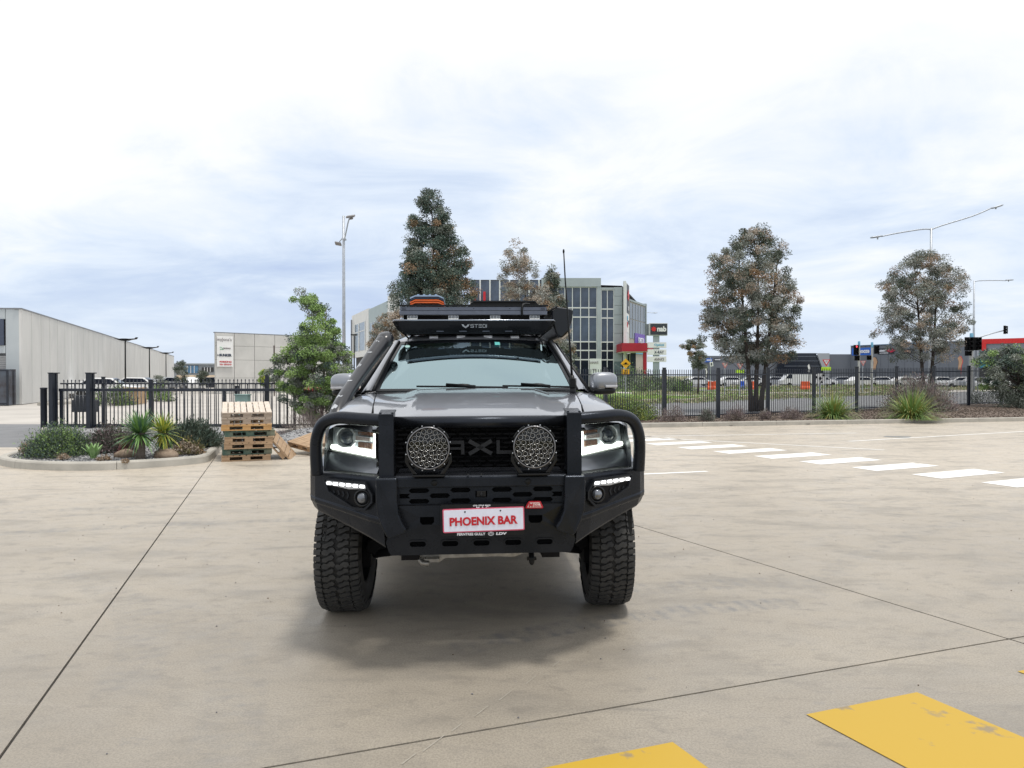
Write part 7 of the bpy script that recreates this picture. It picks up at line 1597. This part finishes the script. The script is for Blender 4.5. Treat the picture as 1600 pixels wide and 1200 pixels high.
give_way(1290.5, 565.5, 55, 0.30, 'clean red and white give way sign over the fence between two trees', board=0.85); give_way(1132.5, 570, 60, 0.27, 'faded give way sign left of the three-trunked tree', True); give_way(1156, 571, 58, 0.27, 'faded give way sign with a bright green board below, beside the tree trunk', True, board=0.8); give_way(1348, 566.5, 62, 0.26, 'give way sign between the two traffic light poles', True)
e_ = sign_post(1281, 42, 592, 'round black and white roundabout marker low behind the fence'); z = HC - 4 * 42 / F
b = MB(); b.prism(circ(0, 0, 0.30, 28), lambda u_, v_, w_: (u_, w_ - 0.06, z + v_), 0, 0.01); dsc = b.build('marker_disc', M_white, e_)
b = MB(); b.prism(circ(0, 0, 0.10, 4), lambda u_, v_, w_: (u_, w_ - 0.075, z + v_), 0, 0.01)
for a in (45, 165, 285): b.prism([(0.27 * math.cos(R(a + d_)) * k_, 0.27 * math.sin(R(a + d_)) * k_) for d_, k_ in ((-18, 1.1), (18, 1.1), (10, 0.62), (-10, 0.62))], lambda u_, v_, w_: (u_, w_ - 0.075, z + v_), 0, 0.01)
b.build('arrow_pattern', M_void, dsc)
e_ = sign_post(1110, 80, 558, 'white direction sign in front of the grey retail wall'); b = MB(); b.box((0.1, -0.05, HC + 18 * 80 / F), (0.34, 0.03, 0.48), (0, R(-8), 0)); t_ = b.build('sign_plate', M_white, e_); b = MB(); b.box((0.1, -0.08, HC + 18 * 80 / F), (0.14, 0.02, 0.28), (0, R(-8), 0)); b.build('symbol', M_slate, t_)
e_ = sign_post(977.5, 49, 561, 'yellow diamond road hump warning sign with a speed plate below'); z = HC + 19 * 49 / F
M_ye = mat('warning_yellow', (0.78, 0.42, 0.01), 0.5, var=0.05, vs=4)
b = MB(); b.prism([(0, 0.34), (0.34, 0), (0, -0.34), (-0.34, 0)], lambda u_, v_, w_: (u_, w_ - 0.05, z + v_), 0, 0.015); t_ = b.build('sign_plate', M_ye, e_); b = MB(); b.prism([(-0.2, -0.03), (-0.1, -0.02), (-0.05, 0.07), (0.05, 0.07), (0.1, -0.02), (0.2, -0.03), (0.2, -0.06), (-0.2, -0.06)], lambda u_, v_, w_: (u_, w_ - 0.065, z + v_), 0, 0.01); b.build('hump_symbol', M_void, t_)
b = MB(); b.bb((-0.26, -0.05, z - 0.72), (0.26, -0.035, z - 0.38)); t_ = b.build('speed_plate', M_ye, e_); text('sign_lettering', '20\nkm/h', 0.26, 0.26, (0, -0.055, z - 0.55), M_void, t_, thick=0.004)
# traffic lights
def head(parent, x, z, w_, h, lit=None, n=3, y=-0.12):
    b = MB(); b.bb((x - w_ / 2, y - 0.03, z - h / 2), (x + w_ / 2, y, z + h / 2)); hd = b.build('signal_head', M_void, parent, bevel=0.02)
    for k in range(n):
        zz = z + h / 2 - h * (k + 0.5) / n; r_ = min(w_ * 0.30, h / n * 0.40)
        b = MB(); b.lathe([(r_, -0.22), (r_ * 1.02, -0.02), (r_ * 0.9, -0.02)], (x, y, zz), (0, 1, 0), 12); b.build('visor', M_satin, hd)
        b = MB(); b.lathe([(r_ * 0.9, 0), (0, -0.03)], (x, y - 0.04, zz), (0, 1, 0), 12)
        b.build('lens', mat('red_signal', (0.5, 0.02, 0.03), 0.3, emit=(1, 0.08, 0.10), es=1.3, var=0.1, vs=9) if lit == k else mat('dark_signal', (0.03, 0.02, 0.025), 0.3, var=0.2, vs=9), hd)
def tl(px_, D, ytop, heads, lb):
    e_ = empty('traffic_light', (P(px_, 0, D).x, D, 0)); tag(e_, lb, 'traffic light'); zt_ = HC + (587 - ytop) * D / F; b = MB(); b.lathe([(0.10, 0), (0.09, zt_)], n=10); b.build('pole', mat('pole_cream', (0.42, 0.42, 0.40), 0.5, var=0.08, vs=3), e_)
    b = MB(); b.lathe([(0.10, zt_ - 0.45), (0.10, zt_), (0, zt_ + 0.03)], n=10); b.build('finial', mat('pole_blue', (0.10, 0.28, 0.42), 0.5, var=0.08, vs=3), e_)
    for hx, hy0, hy1, wpx, lit, n in heads: head(e_, (hx - px_) * D / F, HC + (587 - (hy0 + hy1) / 2) * D / F, wpx * D / F, (hy1 - hy0) * D / F, lit, n)
tl(1342, 65, 533.5, ((1336.5, 539, 555, 8.5, 0, 3), (1338, 555.5, 563.5, 8.5, None, 2)), 'traffic light showing red left of the essential sign')
tl(1362.3, 65, 535, ((1368.5, 540, 553, 8.5, None, 3), (1356.5, 555.5, 562.5, 7.5, None, 2)), 'traffic light turned away, one pole right of the red one')
tl(1517.5, 45, 521, ((1512, 527, 548, 15, None, 3), (1525.5, 527, 547.5, 12, None, 3), (1510.5, 548.5, 556, 11, None, 2)), 'cluster of black traffic signal heads on a pole near the right edge tree')
e_ = empty('mast_arm_signal', (P(1528, 0, 70).x, 70, 0)); tag(e_, 'traffic signal hanging on a mast arm above the red store', 'traffic light'); Hm = lambda q_: HC + (587 - q_) * 70 / F
b = MB(); b.tube([(0, 0, 0), (0, 0, Hm(530)), (0.3, 0, Hm(526)), (1.4, 0, Hm(520.5)), (2.4, 0, Hm(516.5))], 0.06, 8); b.build('mast', M_galv, e_)
head(e_, (1568 - 1528) * 70 / F, Hm(515.5), 0.27, 0.80, None, 3); b = MB(); b.bb(((1572 - 1528) * 70 / F, -0.1, Hm(521.5)), ((1573.2 - 1528) * 70 / F, 0.0, Hm(509.5))); b.build('target_board', M_void, e_)
# banners
M_bt = mat('banner_tan', (0.42, 0.26, 0.16), 0.6, var=0.1, vs=2)
for i, (px_, y0, y1, mm, lb) in enumerate(((1366, 558, 578, M_bt, 'tan feather banner behind the second traffic light'), (1499, 557, 578, M_bt, 'feather banner with a dark red edge near the right traffic signals'), (1263.5, 569, 582, M_white, 'slim white feather banner before the dark glass entry'), (1103, 575, 590, M_white, 'white and red feather banner beside the orange barriers'))):
    D = 100; z0, z1 = HC + (587 - y1) * D / F, HC + (587 - y0) * D / F; w_ = 0.42 if i < 2 else 0.22
    e_ = empty('feather_banner', (P(px_, 0, D).x, D, 0)); tag(e_, lb, 'banner', 'feather banners in the car park')
    pts = [(-w_ * 0.4, z0 + 0.1), (w_ * 0.3, z0), (w_, z1 - 0.6), (w_ * 0.6, z1 - 0.1), (0, z1), (-w_ * 0.6, z1 - 0.2), (-w_ * 0.2, z1 - 0.7)]
    b = MB(); b.prism(pts, FR(0), 0, 0.02); b.build('flag', mm, e_); b = MB(); b.tube([(w_ * 0.2, 0, 0), (w_ * 0.6, 0, z0 + 0.5), (w_ + 0.05, 0, z1 - 0.6), (w_ * 0.5, 0, z1), (0, 0, z1 + 0.03)], 0.035, 6); b.build('pole', M_nabred if i == 1 else M_satin, e_)
# ---- cars and barriers far away
def car_proto(col, van=False):
    e_ = empty('parked_car', (0, 0, 0)); b = MB()
    if van: body = [(-2.4, 0.35), (2.5, 0.35), (2.5, 0.95), (2.1, 1.15), (1.6, 1.9), (-2.35, 1.95), (-2.4, 1.0)]; win = [(1.0, 1.2), (1.95, 1.2), (1.5, 1.78), (1.0, 1.78)]
    else: body = [(-2.2, 0.3), (2.2, 0.3), (2.25, 0.75), (1.2, 0.98), (0.55, 1.42), (-1.0, 1.45), (-1.75, 1.0), (-2.2, 0.92)]; win = [(-1.45, 1.0), (0.95, 1.0), (0.5, 1.35), (-0.95, 1.38)]
    b.prism(body, lambda u_, v_, w_: (u_, w_, v_), -0.88, 0.88); b.build('body', col, e_, bevel=0.08)
    for s_ in (-1, 1): b = MB(); b.prism(win, lambda u_, v_, w_: (u_, w_, v_), s_ * 0.885 - 0.01, s_ * 0.885 + 0.01); b.build('side_window', M_off2, e_)
    b = MB(); b.add([(2.0 if van else 1.15, -0.75, 1.22 if van else 1.01), (2.0 if van else 1.15, 0.75, 1.22 if van else 1.01), (1.62 if van else 0.6, 0.7, 1.84 if van else 1.42), (1.62 if van else 0.6, -0.7, 1.84 if van else 1.42)], [(0, 1, 2, 3)]); b.v = [(q_[0] + 0.02, q_[1], q_[2] + 0.02) for q_ in b.v]; b.build('windscreen', M_off2, e_)
    for x in (-1.4, 1.4):
        for s_ in (-1, 1): b = MB(); b.lathe([(0.18, s_ * 0.11), (0.30, s_ * 0.1), (0.32, 0), (0.30, -0.1)], (x, s_ * 0.82, 0.32), (0, 1, 0), 14); b.lathe([(0.0, s_ * 0.1), (0.19, s_ * 0.1)], (x, s_ * 0.82, 0.32), (0, 1, 0), 10); b.build('wheel', M_rubber, e_)
    return e_
cw = mat('car_white', (0.78, 0.79, 0.80), 0.3, coat=0.6, var=0.02, vs=2); cs_ = mat('car_silver', (0.45, 0.47, 0.50), 0.3, metal=0.5, coat=0.6, var=0.02, vs=2); cdk = mat('car_dark', (0.03, 0.035, 0.05), 0.3, coat=0.6, var=0.02, vs=2); cbl = mat('car_blue', (0.01, 0.05, 0.45), 0.3, coat=0.6, var=0.02, vs=2)
pr_ = {'w': car_proto(cw), 's': car_proto(cs_), 'd': car_proto(cdk), 'v': car_proto(cw, True)}; used_ = set()
GC = 'cars parked in front of the shops'
carlist = [('w', 1090, 112, 0.2, 'white car parked behind the small wispy tree'), ('w', 1143, 110, 0.1, 'white car seen between the fence bars right of the orange barriers'), ('w', 1172, 108, 3.0, 'white car behind the trunks of the three-trunked tree'), ('s', 1212, 112, 0.1, 'silver car in front of the left part of the dark glass entry'), ('v', 1246, 106, 3.1, 'white van beside the second group of orange barriers'), ('w', 1283, 112, 0.1, 'white car behind the round black and white marker'), ('s', 1311, 115, 3.1, 'silver car right of the give way sign with the green board'), ('w', 1346, 104, 0.15, 'white car between the two traffic light poles'), ('w', 1372, 108, 3.0, 'white car under the tan feather banner'), ('d', 1397, 110, 0.1, 'dark car left of the rusty tree trunks'), ('w', 1415, 104, 0.1, 'white car just left of the rusty tree trunks'), ('w', 1436, 108, 3.05, 'white car behind the rusty tree trunks'), ('w', 1470, 100, 0.1, 'white hatch right of the rusty tree trunks'), ('w', 1500, 98, 3.0, 'white car below the red-edged feather banner'), ('s', 1530, 96, 0.1, 'silver car under the cluster of traffic signals'), ('w', 1545, 90, 3.05, 'white car before the dark doors of the red store')]
for k, px_, D, rz_, lb in carlist:
    if k not in used_: o = pr_[k]; used_.add(k)
    else: o = copy_tree(pr_[k])
    o.location = (P(px_, 0, D).x, D, 0); o.rotation_euler = (0, 0, rz_); tag(o, lb, 'van' if k == 'v' else 'car', GC)
M_bar = mat('barrier_orange', (0.72, 0.10, 0.02), 0.5, var=0.1, vs=3)
for i, (px_, D, mm, lb) in enumerate(((1109, 84, M_bar, 'left one of the two orange plastic barriers left of the tree'), (1117, 84, M_bar, 'right one of the two orange plastic barriers left of the tree'), (1255, 84, M_bar, 'left orange barrier next to the white van'), (1261, 84, M_bar, 'right orange barrier next to the white van'), (1159.5, 88, mat('barrier_blue', (0.02, 0.10, 0.55), 0.5, var=0.05, vs=3), 'blue plastic barrier left of the tree trunks'), (1178, 86, M_bar, 'orange barrier glimpsed between the tree trunks'))):
    b = MB(); b.prism([(-0.24, 0), (0.24, 0), (0.24, 0.25), (0.12, 0.45), (0.10, 0.95), (-0.10, 0.95), (-0.12, 0.45), (-0.24, 0.25)], lambda u_, v_, w_: (w_, u_, v_), -0.27, 0.27)
    o = b.build('traffic_barrier', mm, loc=(P(px_, 0, D).x, D, 0), bevel=0.03); tag(o, lb, 'barrier', 'plastic barriers along the far road')
# behind the left fence
cr = empty('timber_crate', (P(205, 0, 42).x, 42, 0)); tag(cr, 'large orange-brown timber crate behind the left fence', 'crate'); M_cr = mat('crate_timber', (0.36, 0.24, 0.14), 0.8, col2=(0.46, 0.33, 0.20), vs=2, detail=8)
for k in range(8): b = MB(); b.bb((-0.60 + k * 0.155, -0.6, 0.0), (-0.60 + k * 0.155 + 0.14, 0.5, 0.92 + (k % 2) * 0.01)); b.build('plank', M_cr, cr)
for z in (0.15, 0.75): b = MB(); b.bb((-0.62, -0.64, z), (0.63, -0.605, z + 0.10)); b.build('batten', M_cr, cr)
o = copy_tree(pr_['w']); o.location = (P(165, 0, 54).x, 54, 0.0); o.rotation_euler = (0, 0, 0.3); tag(o, 'white car parked against the warehouse behind the left fence', 'car', 'vehicles behind the left fence')
for i, (px_, D, k, lb) in enumerate(((218, 66, 'w', 'white car left of the second wing-shaped light'), (262, 80, 's', 'silver car near the far end of the warehouse'), (300, 78, 'w', 'white car below the distant workshop'), (330, 80, 'd', 'dark car left of the tenant sign board'))):
    o = copy_tree(pr_[k]); o.location = (P(px_, 0, D).x, D, 0.0); o.rotation_euler = (0, 0, 0.2 + i); tag(o, lb, 'car', 'vehicles behind the left fence')
o = copy_tree(pr_['w']); o.location = (P(520, 0, 44).x, 44, 0.0); o.rotation_euler = (0, 0, 1.4); tag(o, 'red car behind the fence beside the truck mirror', 'car', 'vehicles behind the left fence'); o.children[0].data = o.children[0].data.copy()
for c_ in o.children:
    if c_.name.startswith('body'): c_.data = c_.data.copy(); c_.data.materials[0] = mat('car_red', (0.35, 0.02, 0.02), 0.3, coat=0.6, var=0.02, vs=2)
kerb('service_kerb', [P(60, 0, 40).xy, P(150, 0, 44).xy, P(262, 0, 64).xy, P(290, 0, 100).xy], 0.2, 0.15, 8)
kerb('road_kerb', [(-1, 41.2), (11, 46.2), (18, 55.2), (40, 70.2)], 0.2, 0.15, 10)
kerb('lawn_kerb', [(12, 62.5), (19, 64), (26, 66), (30, 66.5)], 0.25, 0.14, 8)
# overflow concrete pit lid near the right kerb
o = sheet('drain_stain', gp((1385, 681), (1425, 682), (1420, 684.5), (1380, 683)), 0.003, mat('damp_patch', (0.20, 0.20, 0.19), 0.6, var=0.2, vs=3, world=True))
